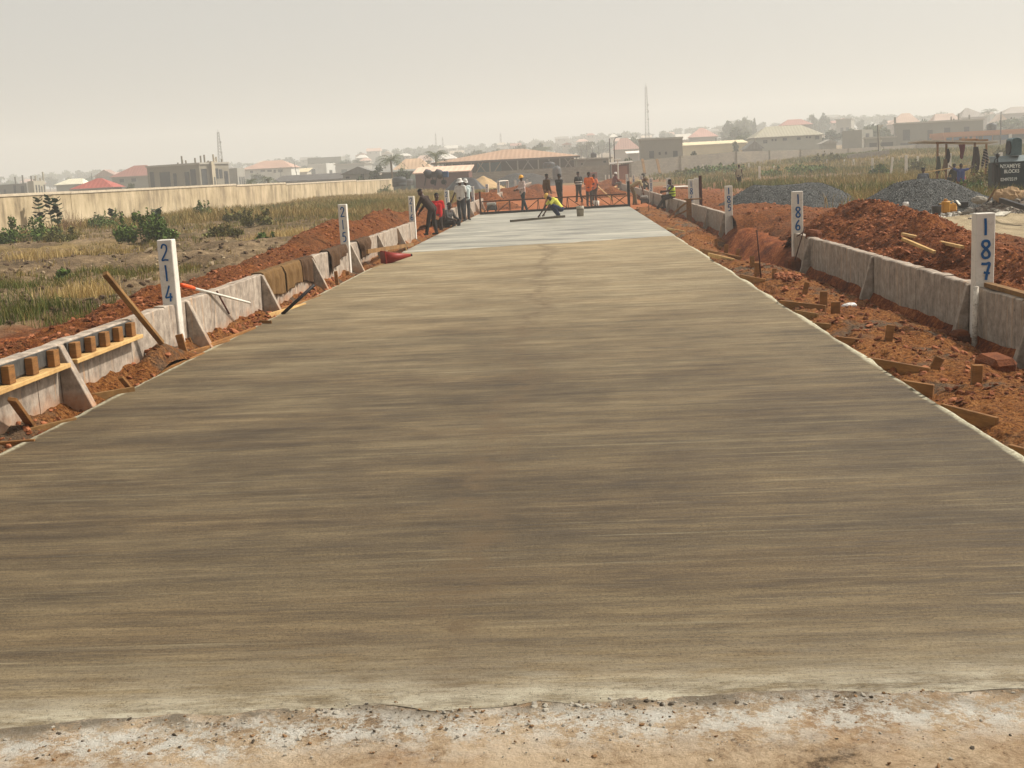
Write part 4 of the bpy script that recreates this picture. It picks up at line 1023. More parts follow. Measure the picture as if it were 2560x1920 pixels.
        prof = [(1.18 if ty != 'cap' else 1.03, -.005), (1.04, .0), (1.03, .03), (.96, .065), (.72, .098), (.36, .114), (.05, .118)] if ty != 'bucket' else [(1.72, -.045), (1.5, -.02), (1.04, .0), (1.0, .06), (.95, .095), (.5, .108), (.05, .11)]
        vs = []
        for r_, z_ in prof:
            for k in range(n):
                q = 2*math.pi*k/n; vs.append(hd+axis*(z_+.035)+side*(.092*r_*math.cos(q))+fw*(.108*r_*math.sin(q)))
        fs = [(i*n+k, i*n+(k+1) % n, (i+1)*n+(k+1) % n, (i+1)*n+k) for i in range(len(prof)-1) for k in range(n)]+[tuple((len(prof)-1)*n+k for k in range(n))]
        c.add(vs, fs)
        if ty in ('helmet', 'cap'):
            br = []; 
            for k in range(9):
                q = math.pi*k/8; br.append((side*(.088*math.cos(q))+fw*(.09+.085*math.sin(q)), side*(.086*math.cos(q))+fw*.07))
            vs = [hd+axis*(.022-.02*abs(math.sin(math.pi*k/8)))+a for k, (a, b_) in enumerate(br)]+[hd+axis*.035+b_ for a, b_ in br]
            c.add(vs, [(k, k+1, 9+k+1, 9+k) for k in range(8)])
        obj({'helmet': 'hard_hat', 'cap': 'cap', 'bucket': 'sun_hat'}[ty], c, m, t, True)
    if vest:
        m = mat('vest_%d_%d_%d' % vest, lin(*vest), None, 4, .8, .3, 22, kind='obj'); c = MB()
        low = pv.lerp(ch, .12)
        for q in (-1, 1):
            c.cap(low+sx*q*.07, ch+sx*q*.075, .138, .145); c.cap(ch+sx*q*.075, nk-(nk-ch).normalized()*.07+sx*q*.075, .14, .075)
        remesh(c, .014, 'safety_vest', m, t, 4)
        g = mat('reflective_tape', lin(206, 206, 196), None, 6, .35, 0, kind='obj'); dk = mat('vest_band', lin(78, 88, 40), None, 6, .8, 0, kind='obj')
        ax = (ch-low).normalized(); fy = sx.cross(ax)
        for f_ in (.18, .62):
            c0 = low.lerp(ch, f_); c = MB(); n = 24; vs = []
            for z_ in (-.024, .024):
                for k in range(n):
                    q = 2*math.pi*k/n; vs.append(c0+ax*z_+sx*(.222*math.cos(q))+fy*(.158*math.sin(q)))
            c.add(vs, [(k, (k+1) % n, n+(k+1) % n, n+k) for k in range(n)]); obj('reflective_band', c, dk if vest[0] > 150 else g, t, True)
    t.location = loc; t.rotation_euler = (0, 0, rz); t.scale = (sc, sc, sc)
    return t
def build_people():
    D = R
    plaid = None
    n = NT('plaid_cloth'); co = n.coord('obj'); sp = n.sep(co)
    a = n.math('ABSOLUTE', n.math('SINE', n.math('MULTIPLY', sp[0], 70))); b_ = n.math('ABSOLUTE', n.math('SINE', n.math('MULTIPLY', sp[2], 70)))
    c = n.ramp(n.math('MULTIPLY', n.math('ADD', a, b_), .5), [(.25, lin(96, 60, 58)), (.55, lin(176, 150, 142)), (.8, lin(206, 188, 178))]); n.bump(n.noise(co, 20, 4), .4, .02)
    plaid = n.fin(c, .95, .2)
    p = at_z(1064, 588, .0); stoop = dict(pelvis=(0, .12, .90), chest=(0, -.12, 1.17), neck=(0, -.22, 1.32), head=(0, -.30, 1.44), shL=(.18, -.16, 1.27), shR=(-.18, -.16, 1.27), elL=(.2, -.30, 1.02), elR=(-.2, -.30, 1.02), wrL=(.14, -.46, .80), wrR=(-.14, -.46, .80), hipL=(.09, .12, .88), hipR=(-.09, .12, .88), knL=(.12, .02, .48), knR=(-.12, .08, .48), anL=(.16, -.05, .09), anR=(-.14, .16, .09))
    person('stooping man in dark brown clothes working at the left wall beside post 216', (WLX+.04, p.y, .0), D(-115), stoop, ('l', (58, 44, 38)), ('long', (46, 38, 34)), (46, 38, 34), look=(0, -.8, -.35), sc=.96)
    p = at_y(1095, 553, 44)
    person('man in a bright red shirt with his right arm raised', (p.x, 44, -.44), D(12), dict(elR=(-.44, -.1, 1.27), wrR=(-.55, -.15, 1.52)), ('s', (196, 24, 30)), ('long', (72, 62, 56)), (50, 44, 40), look=(.3, -1, 0))
    p = at_y(1155, 549, 49.6)
    person('man in a white shirt and white sun hat behind the left wall gap', (p.x, p.y, .02), D(-25), dict(knL=(.12, -.08, .5), anL=(.14, -.02, .09), elR=(-.25, -.06, 1.13), wrR=(-.3, -.2, .9)), ('s', (206, 200, 192)), ('long', (46, 46, 50)), (50, 46, 44), ('bucket', (212, 206, 198)), look=(-.2, -1, -.2))
    p = at_y(1166, 520, 50.6)
    person('man in pale teal shirt and white cap hidden behind the white shirted man', (p.x, 50.6, .02), D(30), None, ('s', (196, 206, 204)), ('long', (56, 56, 60)), (50, 46, 44), ('cap', (216, 212, 204)), look=(0, -1, 0), sc=.98)
    p = at_z(1308, 530, 0)
    person('man in a yellow hard hat and checked shirt standing on the wet concrete', (p.x, p.y, 0), D(-55), dict(knL=(.11, -.05, .5), anL=(.12, -.12, .1), toeL=(.13, -.28, .04), anR=(-.1, .28, .1), toeR=(-.1, .14, .04), knR=(-.1, .14, .5), hipR=(-.09, .02, .92), elL=(.24, -.06, 1.13), wrL=(.14, -.3, 1.08), elR=(-.24, -.04, 1.13), wrR=(-.12, -.30, 1.06)), ('l', plaid), ('long', (44, 54, 58)), (84, 76, 60), ('helmet', (236, 168, 36)), look=(.1, -1, -.1))
    p = at_y(1369, 519, 59.5)
    person('man in a dark brown and ochre top walking left of the black clad man', (p.x, 59.5, -.0), D(130), dict(knL=(.1, -.14, .5), anL=(.1, -.2, .1), anR=(-.1, .26, .12), knR=(-.1, .1, .48), toeR=(-.1, .12, .04), toeL=(.1, -.36, .04)), ('l', (86, 58, 28)), ('long', (150, 100, 66)), (66, 44, 34), look=(.1, -1, 0))
    p = at_y(1400, 514, 60.5)
    person('man in black clothes behind the squatting worker', (p.x, 60.5, .0), D(140), dict(anL=(.12, -.14, .1), knL=(.1, -.1, .5), elR=(-.22, .1, 1.13), wrR=(-.2, .06, .87), elL=(.24, -.08, 1.14), wrL=(.16, -.28, 1.0)), ('l', (42, 46, 46)), ('long', (44, 48, 44)), (34, 32, 32), ('cap', (36, 36, 36)), look=(.3, -1, 0), sc=.98)
    p = at_z(1448, 505, .0)
    person('man in a black vest with white reflective trim standing on the orange bed', (p.x, p.y, 0.0), D(-150), dict(elL=(.23, -.04, 1.13), wrL=(.08, -.18, 1.0), anL=(.13, -.06, .09), anR=(-.14, .12, .09), elR=(-.22, .03, 1.12), wrR=(-.2, -.06, .9)), ('s', (44, 44, 44)), ('long', (52, 46, 42)), (40, 36, 34), None, (38, 40, 40), look=(-.3, -1, 0))
    p = at_z(1474, 515, -.02)
    person('man in a bright orange top with folded arms behind the truss', (p.x, p.y, -.02), D(160), dict(elL=(.25, -.1, 1.12), wrL=(.04, -.2, 1.08), elR=(-.25, -.1, 1.12), wrR=(-.04, -.2, 1.05)), ('s', (228, 112, 40)), ('long', (70, 64, 60)), (60, 52, 48), look=(.1, -1, .1), tuck=.1)
    p = at_y(1487, 506, 66)
    person('person in pinkish orange half hidden behind the man in orange', (p.x, 66, -.02), D(-40), None, ('s', (222, 128, 96)), ('long', (84, 66, 58)), (60, 50, 44), look=(0, -1, 0), sc=.92)
    p = at_z(1393, 544, 0)
    person('squatting man in a yellow shirt and cap levelling the wet concrete', (p.x, p.y, 0), D(-72), dict(pelvis=(0, .16, .34), chest=(0, -.08, .66), neck=(0, -.24, .80), head=(0, -.37, .87), shL=(.18, -.17, .75), shR=(-.18, -.17, .75), elL=(.25, -.40, .50), wrL=(.2, -.60, .2), elR=(-.25, -.42, .46), wrR=(-.2, -.66, .16), hipL=(.1, .16, .33), hipR=(-.1, .16, .33), knL=(.2, -.22, .50), knR=(-.2, -.20, .48), anL=(.16, .04, .1), anR=(-.16, .08, .1)), ('s', (226, 222, 96)), ('long', (36, 44, 74)), (110, 104, 76), ('cap', (214, 168, 84)), look=(0, -.8, -.6), tuck=-.05)
    p = at_z(1590, 513, -.06)
    person('man in khaki bending over the black engine at the right end of the truss', (p.x, p.y, -.06), D(82), dict(pelvis=(0, .2, .95), chest=(0, -.14, 1.13), neck=(0, -.34, 1.22), head=(0, -.5, 1.28), shL=(.18, -.26, 1.15), shR=(-.18, -.26, 1.15), elL=(.2, -.34, .88), elR=(-.2, -.36, .88), wrL=(.14, -.38, .62), wrR=(-.14, -.40, .62), hipL=(.09, .2, .93), hipR=(-.09, .2, .93), knL=(.1, .08, .5), knR=(-.1, .02, .5), anL=(.1, .12, .09), anR=(-.1, -.02, .09)), ('s', (170, 152, 116)), ('long', (112, 96, 66)), (120, 70, 54), ('cap', (150, 134, 104)), look=(0, -.8, -.5), skin=SKIN2)
    p = at_x(1684, 499, WRX+.07)
    person('man in a yellow reflective vest sitting on the right low wall', (WRX+.02, p.y, ZTR-.82), D(-82), dict(pelvis=(0, .0, .93), chest=(0, -.02, 1.22), neck=(0, -.05, 1.40), head=(0, -.10, 1.54), shL=(.18, -.02, 1.34), shR=(-.18, -.02, 1.34), elL=(.24, -.22, 1.16), wrL=(.12, -.46, 1.16), elR=(-.22, -.2, 1.14), wrR=(-.06, -.44, 1.12), hipL=(.09, -.04, .92), hipR=(-.09, -.04, .92), knL=(.12, -.44, .80), knR=(-.12, -.42, .92), anL=(.14, -.74, .40), anR=(-.1, -.36, .46), toeL=(.14, -.88, .36), toeR=(-.1, -.5, .40)), ('n', (52, 44, 40)), ('long', (58, 50, 46)), (40, 36, 36), None, (206, 226, 70), look=(-.1, -1, -.05))
    p = hit(1848, 470)
    person('distant person in a pale top and dark shorts walking across the right field', (p.x, p.y, gz1(p.x, p.y)), D(150), dict(anL=(.08, -.14, .1), knL=(.08, -.12, .5), anR=(-.08, .14, .12), knR=(-.08, .02, .5)), ('n', (168, 158, 132)), ('short', (52, 50, 48)), None, look=(.1, -1, 0), sc=.95)
    sit = dict(pelvis=(0, .1, .42), chest=(0, .02, .74), neck=(0, -.02, .92), head=(0, -.05, 1.06), shL=(.18, .0, .86), shR=(-.18, .0, .86), elL=(.24, -.12, .64), wrL=(.16, -.32, .56), elR=(-.24, -.12, .64), wrR=(-.16, -.32, .56), hipL=(.1, .06, .42), hipR=(-.1, .06, .42), knL=(.16, -.34, .46), knR=(-.16, -.34, .46), anL=(.15, -.3, .09), anR=(-.15, -.3, .09))
    p = at_y(1116, 552, 45.5); person('crouching worker in dark grey behind the man in the red shirt', (p.x+.1, 45.5, -.3), D(60), sit, ('l', (78, 74, 72)), ('long', (58, 54, 52)), None, look=(0, -1, -.3))
    p = at_y(2308, 458, 57); person('person in grey seated behind the right gravel pile, only head and back showing', (p.x, 57, -.02), D(170), sit, ('s', (92, 96, 104)), ('long', (60, 58, 58)), None, look=(0, -1, 0))
    p = at_y(2386, 462, 63); person('person in dark olive seated under the clothes shelter, left of the blue shirt', (p.x, 63, .02), D(-170), sit, ('s', (50, 48, 40)), ('long', (40, 38, 38)), None, look=(.2, -1, -.1))
    p = at_y(2402, 461, 62.4); s2 = dict(sit); s2.update(elL=(.42, -.1, .98), wrL=(.55, -.3, 1.08)); person('person in a blue shirt seated under the clothes shelter reaching out an arm', (p.x, 62.4, .02), D(160), {**s2, 'elR': (-.38, -.1, .92), 'wrR': (-.56, -.22, 1.04)}, ('s', (46, 62, 116)), ('long', (120, 40, 44)), None, look=(-.2, -1, -.1))
    p = at_y(1538, 470, 96); person('crouching person in a white cap and dark red top among the far right posts', (p.x, 96, .1), D(110), sit, ('l', (108, 54, 50)), ('long', (110, 100, 92)), None, ('cap', (224, 218, 210)), look=(0, -1, -.2), sc=1.15)
    p = at_y(1607, 470, 88); person('distant person in a dark cap between posts 181 and 182', (p.x, 88, -.1), D(40), sit, ('l', (70, 64, 56)), ('long', (60, 56, 52)), None, ('bucket', (52, 50, 44)), look=(0, -1, -.1), sc=1.2)
# ------------------------------------------------------------------ heaps
def cones(name, crest, slope, x0, x1, y0, y1, n, floor, m, rough=.06, seed=0, rs=1.6, soft=.06):
    X, Y = np.meshgrid(np.linspace(x0, x1, n), np.linspace(y0, y1, int(n*(y1-y0)/(x1-x0))+2))
    Z = np.full_like(X, -9.0)
    for a, b in zip(crest[:-1], crest[1:]):
        for t in np.linspace(0, 1, 10):
            c = a.lerp(b, t); d = np.sqrt((X-c.x)**2+(Y-c.y)**2+soft**2)-soft
            Z = np.maximum(Z, c.z-d*slope)
    Z = Z+rough*fbm(X*rs, Y*rs, 5, seed, .6)+rough*1.6*fbm(X*rs*.3, Y*rs*.3, 2, seed+5)
    Z = np.maximum(Z, floor-.02)
    r, c = X.shape; fs = gridfaces(r, c); z = Z.ravel(); keep = (z[fs] > floor).any(1); fs = fs[keep]
    return X, Y, Z, fs
def pile(name, label, cat, crest, slope, box, n, floor, m, group=None, chips=None, cn=0, cs=(.01, .02), **k):
    X, Y, Z, fs = cones(name, crest, slope, *box, n, floor, m, **k)
    o = npmesh(name, np.stack([X.ravel(), Y.ravel(), Z.ravel()], 1), fs, m, None, True); tag(o, label, cat, group)
    if chips:
        mb = MB(); ok = np.argwhere(Z > floor+.02)
        for i in range(cn):
            r, c = ok[random.randrange(len(ok))]
            mb.stone((X[r, c]+random.uniform(-.05, .05), Y[r, c]+random.uniform(-.05, .05), Z[r, c]+.004), random.uniform(*cs), random.randrange(len(chips)))
        s = obj('loose_stones', mb, chips, o); s['kind'] = 'stuff'
    return o
def build_heaps():
    red = mat_red('heap_soil', .0, .15)
    cr = [at_y(*q) for q in ((2006, 590, 25.5), (2056, 546, 25.5), (2140, 517, 25.5), (2195, 511, 25), (2232, 526, 24), (2276, 553, 22.5), (2321, 545, 21.6), (2371, 577, 19.5), (2435, 614, 17.6), (2560, 652, 15.6), (2700, 690, 14.5))]
    pile('soil_heap', 'big heap of dug red soil behind the right wall by post 187', 'soil heap', cr, .45, (4.76, 11, 11, 31), 170, -.1, red, None, [LAT, LAT, LAT2, LAT2], 4200, (.010, .05), rough=.21, seed=90, rs=2.1)
    n = NT('gravel'); p = n.coord(); v = n.vor(p, 34, 'F1', 1); d = n.vor(p, 34)
    q = n.n('ShaderNodeSeparateColor'); n.l(v, q.inputs[0])
    c = n.ramp(q.outputs[0], [(0, lin(20, 21, 21)), (.5, lin(42, 44, 44)), (.8, lin(66, 67, 66)), (1, lin(110, 108, 103))]); c = n.mix(n.ramp(n.noise(p, 1.1, 4), [(.4, 0), (.65, .2)]), c, lin(84, 80, 74))
    n.bump(d, 1.0, .03); gv = n.fin(c, .85, .3)
    ch = [mat('chip_dark', lin(32, 33, 34), lin(18, 19, 19), 8, .8, 0), mat('chip_mid', lin(56, 58, 58), lin(34, 36, 36), 8, .8, 0), mat('chip_pale', lin(96, 96, 92), lin(62, 62, 60), 8, .8, 0)]
    cr = [at_y(*q) for q in ((1893, 461, 46), (1925, 464, 46), (1975, 462, 46), (2038, 456, 46.5), (2060, 462, 47))]
    pile('gravel_pile', 'dark grey gravel pile with two humps, behind posts 185 and 186', 'gravel pile', cr, .62, (4.5, 14, 39, 55), 150, -.02, gv, 'gravel piles', ch, 2600, (.012, .03), rough=.05, seed=92, soft=.35)
    cr = [at_y(*q) for q in ((2225, 474, 40), (2262, 452, 40), (2300, 443, 40), (2345, 446, 40), (2400, 468, 39.5), (2450, 490, 39))]
    pile('gravel_pile', 'dark grey gravel pile before the clothes shelter, nearer the rubbish', 'gravel pile', cr, .60, (7, 17, 33, 47), 150, -.02, gv, 'gravel piles', ch, 2800, (.012, .03), rough=.05, seed=93, soft=.35)
    cr = [at_y(*q) for q in ((1250, 445, 150), (1290, 434, 150), (1335, 437, 150), (1370, 447, 150))]
    pile('gravel_pile', 'far grey gravel pile against the long grey wall behind the workers', 'gravel pile', cr, .55, (-18, 4, 138, 160), 70, -.2, gv, 'gravel piles', rough=.15, seed=94, rs=.8)
    cr = [at_y(*q) for q in ((1196, 444, 130), (1208, 436, 130), (1222, 442, 130))]
    pile('sand_heap', 'pale sand heap with dry straw left of the far gravel', 'sand heap', cr, .7, (-14, -5, 124, 136), 60, -.2, mat('pale_sand', lin(190, 160, 118), lin(146, 118, 82), 2, .95, .5, 12), None, rough=.15, seed=95, rs=1)
    cr = [at_y(*q) for q in ((1330, 468, 100), (1345, 463, 100), (1360, 468, 100))]
    pile('soil_heap', 'small red soil heap on the far left of the orange bed', 'soil heap', cr, .6, (-7, -0, 95, 106), 50, -.2, red, None, rough=.15, seed=96, rs=1)
    for lab, pts, y, sl in (('red soil heap along the left posts beyond the truss', ((1180, 480), (1205, 476), (1228, 476)), 66, .6), ('red spoil heap below the far white crossbar', ((1236, 474), (1260, 470), (1300, 462)), 85, .5), ('red spoil heap right of the orange bed near the truss end', ((1500, 470), (1530, 463), (1556, 470)), 80, .5), ('low red spoil heap before the brown kiosk', ((1490, 452), (1530, 448), (1560, 452)), 112, .4)):
        cr = [at_y(a, b, y) for a, b in pts]; xs = [c.x for c in cr]
        pile('soil_heap', lab, 'soil heap', cr, sl, (min(xs)-2.2, max(xs)+2.2, y-2.5, y+2.5), 70, -.15, red, None, [LAT, LAT2], 160, (.03, .09), rough=.18, seed=int(y), rs=1.4)
    cr = [at_y(*q) for q in ((2462, 508, 36.5), (2490, 496, 36.5), (2530, 500, 36), (2570, 505, 36))]
    pile('rubble_mound', 'grey rubble mound in front of the teal machine', 'rubble', cr, .5, (11, 17, 33, 39), 110, -.02, mat('grey_spoil', lin(128, 112, 98), lin(78, 66, 58), 3, .95, .7, 20, bdist=.03), None, [CONC, CONC, mat('dark_chunk', lin(84, 74, 66), lin(52, 46, 42), 5, .9, .3)], 500, (.02, .09), rough=.14, seed=97, rs=2.2)
# ------------------------------------------------------------------ rubbish by the gravel
def build_rubbish():
    Z = lambda px, py: at_z(px, py, .02)
    yel = mat('jerry_yellow', lin(206, 148, 44), lin(168, 112, 28), 5, .5, .1)
    def jerry(lab, base, w, d, h, rz, tilt=0):
        c = Z(*base); rot = Matrix.Rotation(rz, 3, 'Z') @ Matrix.Rotation(tilt, 3, 'X')
        t = thing('jerrycan', lab, 'jerrycan', c, 'yellow jerrycans')
        obj('body', MB().box(c+rot @ V((0, 0, h*.45)), (w, d, h*.88), rot), yel, t, bevel=.035)
        obj('handle', MB().tube([c+rot @ V((0, y, h*z)) for y, z in ((-.08, .88), (-.06, 1.0), (.08, 1.0), (.1, .88))], .018, 8), yel, t, True)
        obj('cap', MB().lathe(c+rot @ V((0, d*.3, h*.9)), [(.03, 0), (.03, .05), (.0, .05)], 10), yel, t, True)
    jerry('tall upright yellow jerrycan between the dark bucket and the black box', (2364, 533), .24, .16, .42, .2)
    jerry('shorter yellow jerrycan lying back against the black box', (2383, 531), .22, .2, .30, -.2, -.5)
    c = Z(2341, 541); t = thing('bucket', 'dark grey paint bucket beside the tall jerrycan', 'bucket', c); m = mat('bucket_dark', lin(84, 84, 88), lin(52, 52, 58), 6, .6, .15)
    obj('body', MB().lathe(c, [(.10, 0), (.115, .01), (.135, .29), (.142, .29), (.142, .31), (.125, .31), (.105, .04)], 20), m, t, True); obj('label', MB().lathe(c, [(.121, .10), (.128, .20), (.122, .20)], 20), mat('paper_label', lin(170, 166, 158), None, 8, .8), t, True)
    c = Z(2404, 528); tag(obj('black_box', MB().box(c+V((0, 0, .15)), (.30, .3, .29), Matrix.Rotation(.2, 3, 'Z')), BLACK, bevel=.012), 'black box behind the shorter jerrycan', 'box')
    c = Z(2425, 506); tag(obj('rusty_pot', MB().lathe(c, [(.05, 0), (.14, .03), (.17, .12), (.15, .22), (.12, .25), (.11, .24), (.14, .12)], 18), mat('bright_rust', lin(166, 82, 40), lin(96, 44, 24), 7, .85, .4, 50), None, True), 'round rusty pot at the foot of the nearer gravel pile', 'pot')
    def plank(lab, a, b, za, zb, w, h, m=WOOD2, name='plank'): return tag(obj(name, MB().beam(at_z(*a, za), at_z(*b, zb), w, h), m, bevel=.004), lab, 'plank')
    plank('pale plank lying across the top of the rubbish', (2350, 510), (2392, 500), .28, .36, .1, .03)
    plank('white bent profile on the rubbish above the black box', (2389, 499), (2400, 512), .36, .28, .06, .04, WHITE, 'profile')
    plank('brown plank low on the left of the rubbish', (2282, 524), (2312, 517), .06, .12, .14, .04, WOOD3)
    plank('pale plank below the brown plank left of the bucket', (2280, 530), (2330, 525), .03, .06, .12, .04, CONC)
    plank('dark board leaning at the left of the rubbish', (2318, 512), (2330, 497), .1, .38, .04, .03, WOOD3)
    plank('white pipe length right of the black box', (2412, 512), (2440, 516), .14, .12, .07, .06, WHITE, 'pipe')
    plank('second white pipe length under the first', (2414, 521), (2436, 524), .1, .08, .08, .07, CONC, 'pipe')
    plank('raking timber in front of the teal machine', (2466, 508), (2488, 474), .2, .7, .05, .05, WOOD3)
    plank('black steel beam across the grey rubble at the picture edge', (2502, 500), (2590, 528), .55, .35, .1, .12, BLACK, 'beam')
    a, b = at_z(2490, 540, .05), at_z(2540, 517, .12); tag(obj('slotted_panel', MB().beam(a, b, .34, .03), mat('stained_panel', lin(196, 188, 172), lin(92, 84, 74), 8, .8, .3, 30, lo=.4, hi=.55)), 'white stained panel lying on the grey rubble', 'panel')
    tag(obj('flat_bar', MB().beam(at_z(2424, 547, .03), at_z(2440, 544, .03), .1, .05), CONC), 'small grey slab on the sandy yard left of post 187', 'slab')
    c = at_z(2295, 516, .0); tag(obj('paper_scrap', MB().ell(at_y(2265, 512, 37.2)+V((0, 0, .02)), (.09, .06, .07), None, 10, 7, jit=.25), PLASTIC_W), 'white paper scrap on the slope of the nearer gravel pile', 'scrap')
    # rope tangle: thin bent rods
    mb = MB()
    for i in range(14):
        c = Z(2338+random.uniform(-10, 12), 530); pts = [c+V((random.uniform(-.2, .2), random.uniform(-.1, .1), z)) for z in (0, .12, .25, .36)]
        mb.tube(pts, .012, 6)
    tag(obj('stick_tangle', mb, WOOD3, None, True), 'tangle of bent sticks behind the dark bucket', 'sticks')
    tan = mat('sack_tan', lin(178, 148, 112), lin(128, 100, 72), 5, .95, .5, 30, bdist=.03)
    for lab, (px, py), r in (('tan cement sack standing on the rubble before the teal machine', (2528, 492), (.34, .24, .30)), ('second tan sack at the right picture edge', (2556, 496), (.3, .22, .24)), ('crumpled pinkish sack left of the tan sack', (2500, 490), (.2, .16, .2)), ('pale crumpled sheet beside the black box', (2422, 531), (.22, .14, .1)), ('pale round sack beside the raking timber', (2448, 500), (.24, .16, .12))):
        c = at_y(px, py, 36.3); tag(obj('sack', MB().ell(c, r, Matrix.Rotation(.4, 3, 'Z'), 14, 9, jit=.13), tan if 'tan' in lab else CONC), lab, 'sack', 'sacks in the rubbish')
    mb = MB()
    for i in range(420):
        c = Z(random.uniform(2275, 2470), random.uniform(520, 545)); mb.stone(c, random.uniform(.02, .09), random.randrange(2))
    tag(obj('rubbish_chips', mb, [CONC, WHITE]), 'broken concrete chips strewn round the jerrycans', 'rubble', kind='stuff')
    tag(obj('black_cable', MB().tube([at_z(2395, 600, .05), at_z(2440, 606, .05), at_z(2500, 604, .05), at_z(2600, 618, .05)], .02, 6), BLACK, None, True), 'black hose lying across the sandy yard behind post 187', 'hose')
    # battens on the red heap
    hp = bpy.data.objects['soil_heap']
    for lab, a, b in (('upper pale batten lying on the red heap', (2252, 606), (2400, 643)), ('lower pale batten lying on the red heap', (2252, 621), (2331, 655))):
        P = []
        for q in (a, b):
            best = None
            r_ = hp.ray_cast(V((0, 0, CH)), ray(*q).normalized()); P.append(r_[1]+V((0, -.1, .15)) if r_[0] else at_z(*q, .4))
        tag(obj('batten', MB().beam(P[0], P[1], .05, .045), WOOD2, bevel=.004), lab, 'batten', 'battens on the red heap')
# ------------------------------------------------------------------ shelter with clothes
def build_shelter():
    Y0, Y1 = 66.0, 68.6
    W = lambda px, py, Y: at_y(px, py, Y)
    g = .0
    t = thing('clothes_shelter', 'open timber shelter with a flat sheet roof hung with clothes', 'shelter', (W(2400, 450, 67).x, 67, g))
    a, b = W(2308, 354, Y0), W(2490, 357, Y0)
    obj('roof', MB().prism([(a.x, Y0-.3, a.z), (b.x, Y0-.3, b.z), (b.x, Y1+.3, b.z-.04), (a.x, Y1+.3, a.z-.04)], (0, 0, .075)), mat('roof_sheet', lin(214, 204, 188), lin(170, 160, 146), 3, .6, .1), t)
    for px, Y, b0 in ((2344, Y0, 450), (2366, Y1, 455), (2437, Y0, 458), (2466, Y1, 455)):
        p = W(px, 366, Y); obj('post', MB().bb((p.x-.045, Y-.045, -.2), (p.x+.045, Y+.045, a.z-.13)), WOOD, t)
    for Y, x0, x1, y in ((Y0-.06, 2340, 2446, 364), (Y1+.06, 2362, 2470, 360)):
        p, q = W(x0, y, Y), W(x1, y, Y); obj('beam', MB().beam(V((p.x, Y, a.z-.09)), V((q.x, Y, a.z-.09)), .07, .14), WOOD, t)
    for px in (2348, 2440):
        p = W(px, 360, Y0); obj('rafter', MB().beam((p.x, Y0-.15, a.z-.012), (p.x, Y1+.15, a.z+.06), .07, .05), WOOD, t)
    tag(obj('bench_plank', MB().beam(W(2312, 431, 65.2), W(2416, 414, 65.2), .25, .05), WOOD2), 'pale plank seat sloping behind the seated people', 'plank')
    n = NT('striped_cloth'); z = n.sep(n.coord('obj')); c = n.ramp(n.math('SINE', n.math('MULTIPLY', n.math('ADD', z[2], n.math('MULTIPLY', z[0], .5)), 42)), [(.45, lin(40, 34, 38)), (.55, lin(150, 136, 132))]); striped = n.fin(c, .95)
    def garment(lab, px, y0, y1, w0, w1, Y, m, split=0):
        p, q = W(px, y0, Y), W(px, y1, Y); h = p.z-q.z; s = Y/F; mb = MB(); nu, nv = 14, 16; vs = []
        for side in (-1, 1):
            for j in range(nv+1):
                v = j/nv; w = (w0+(w1-w0)*min(1, v*1.6))*s
                for i in range(nu+1):
                    u = i/nu-.5; f = .03*math.sin(u*22+v*2)+.015*math.sin(u*41)
                    zz = p.z-h*v-(.08*h*math.sin(u*9) if v > .8 else 0)
                    vs.append((p.x+u*w+.03*math.sin(v*4), Y-.1+side*(.035+.03*math.sin(math.pi*(u+.5)))+f, zz))
        k = (nu+1)*(nv+1); fs = []
        for sd in (0, 1):
            for j in range(nv):
                for i in range(nu):
                    if split and j > nv*.55 and abs(i-nu/2+.5) < 1.6: continue
                    a_ = sd*k+j*(nu+1)+i; fs.append((a_, a_+1, a_+nu+2, a_+nu+1))
        mb.add(vs, fs); tag(obj('hanging_garment', mb, m, None, True), lab, 'clothing', 'clothes hanging from the shelter')
    garment('grey green garment hanging on the left front post of the shelter', 2344, 391, 432, 5, 11, Y0, cloth('gg', (78, 80, 70)))
    garment('dark red brown garment hanging on the back left post', 2368, 372, 406, 4, 11, Y0-.1, cloth('db', (48, 32, 34)))
    garment('patterned brown bag hanging low beside the shelter post', 2361, 398, 427, 6, 12, Y0-.2, cloth('pb', (112, 82, 52)))
    garment('red and black shirt hanging under the middle of the roof', 2403, 361, 396, 15, 8, Y0-.1, cloth('rb', (112, 30, 36)))
    garment('long dark jacket hanging on the right front post', 2438, 367, 427, 10, 19, Y0-.15, cloth('dj', (56, 38, 36)), 0)
    garment('grey striped garment hanging at the right of the shelter', 2461, 373, 418, 6, 16, Y0, striped, 1)
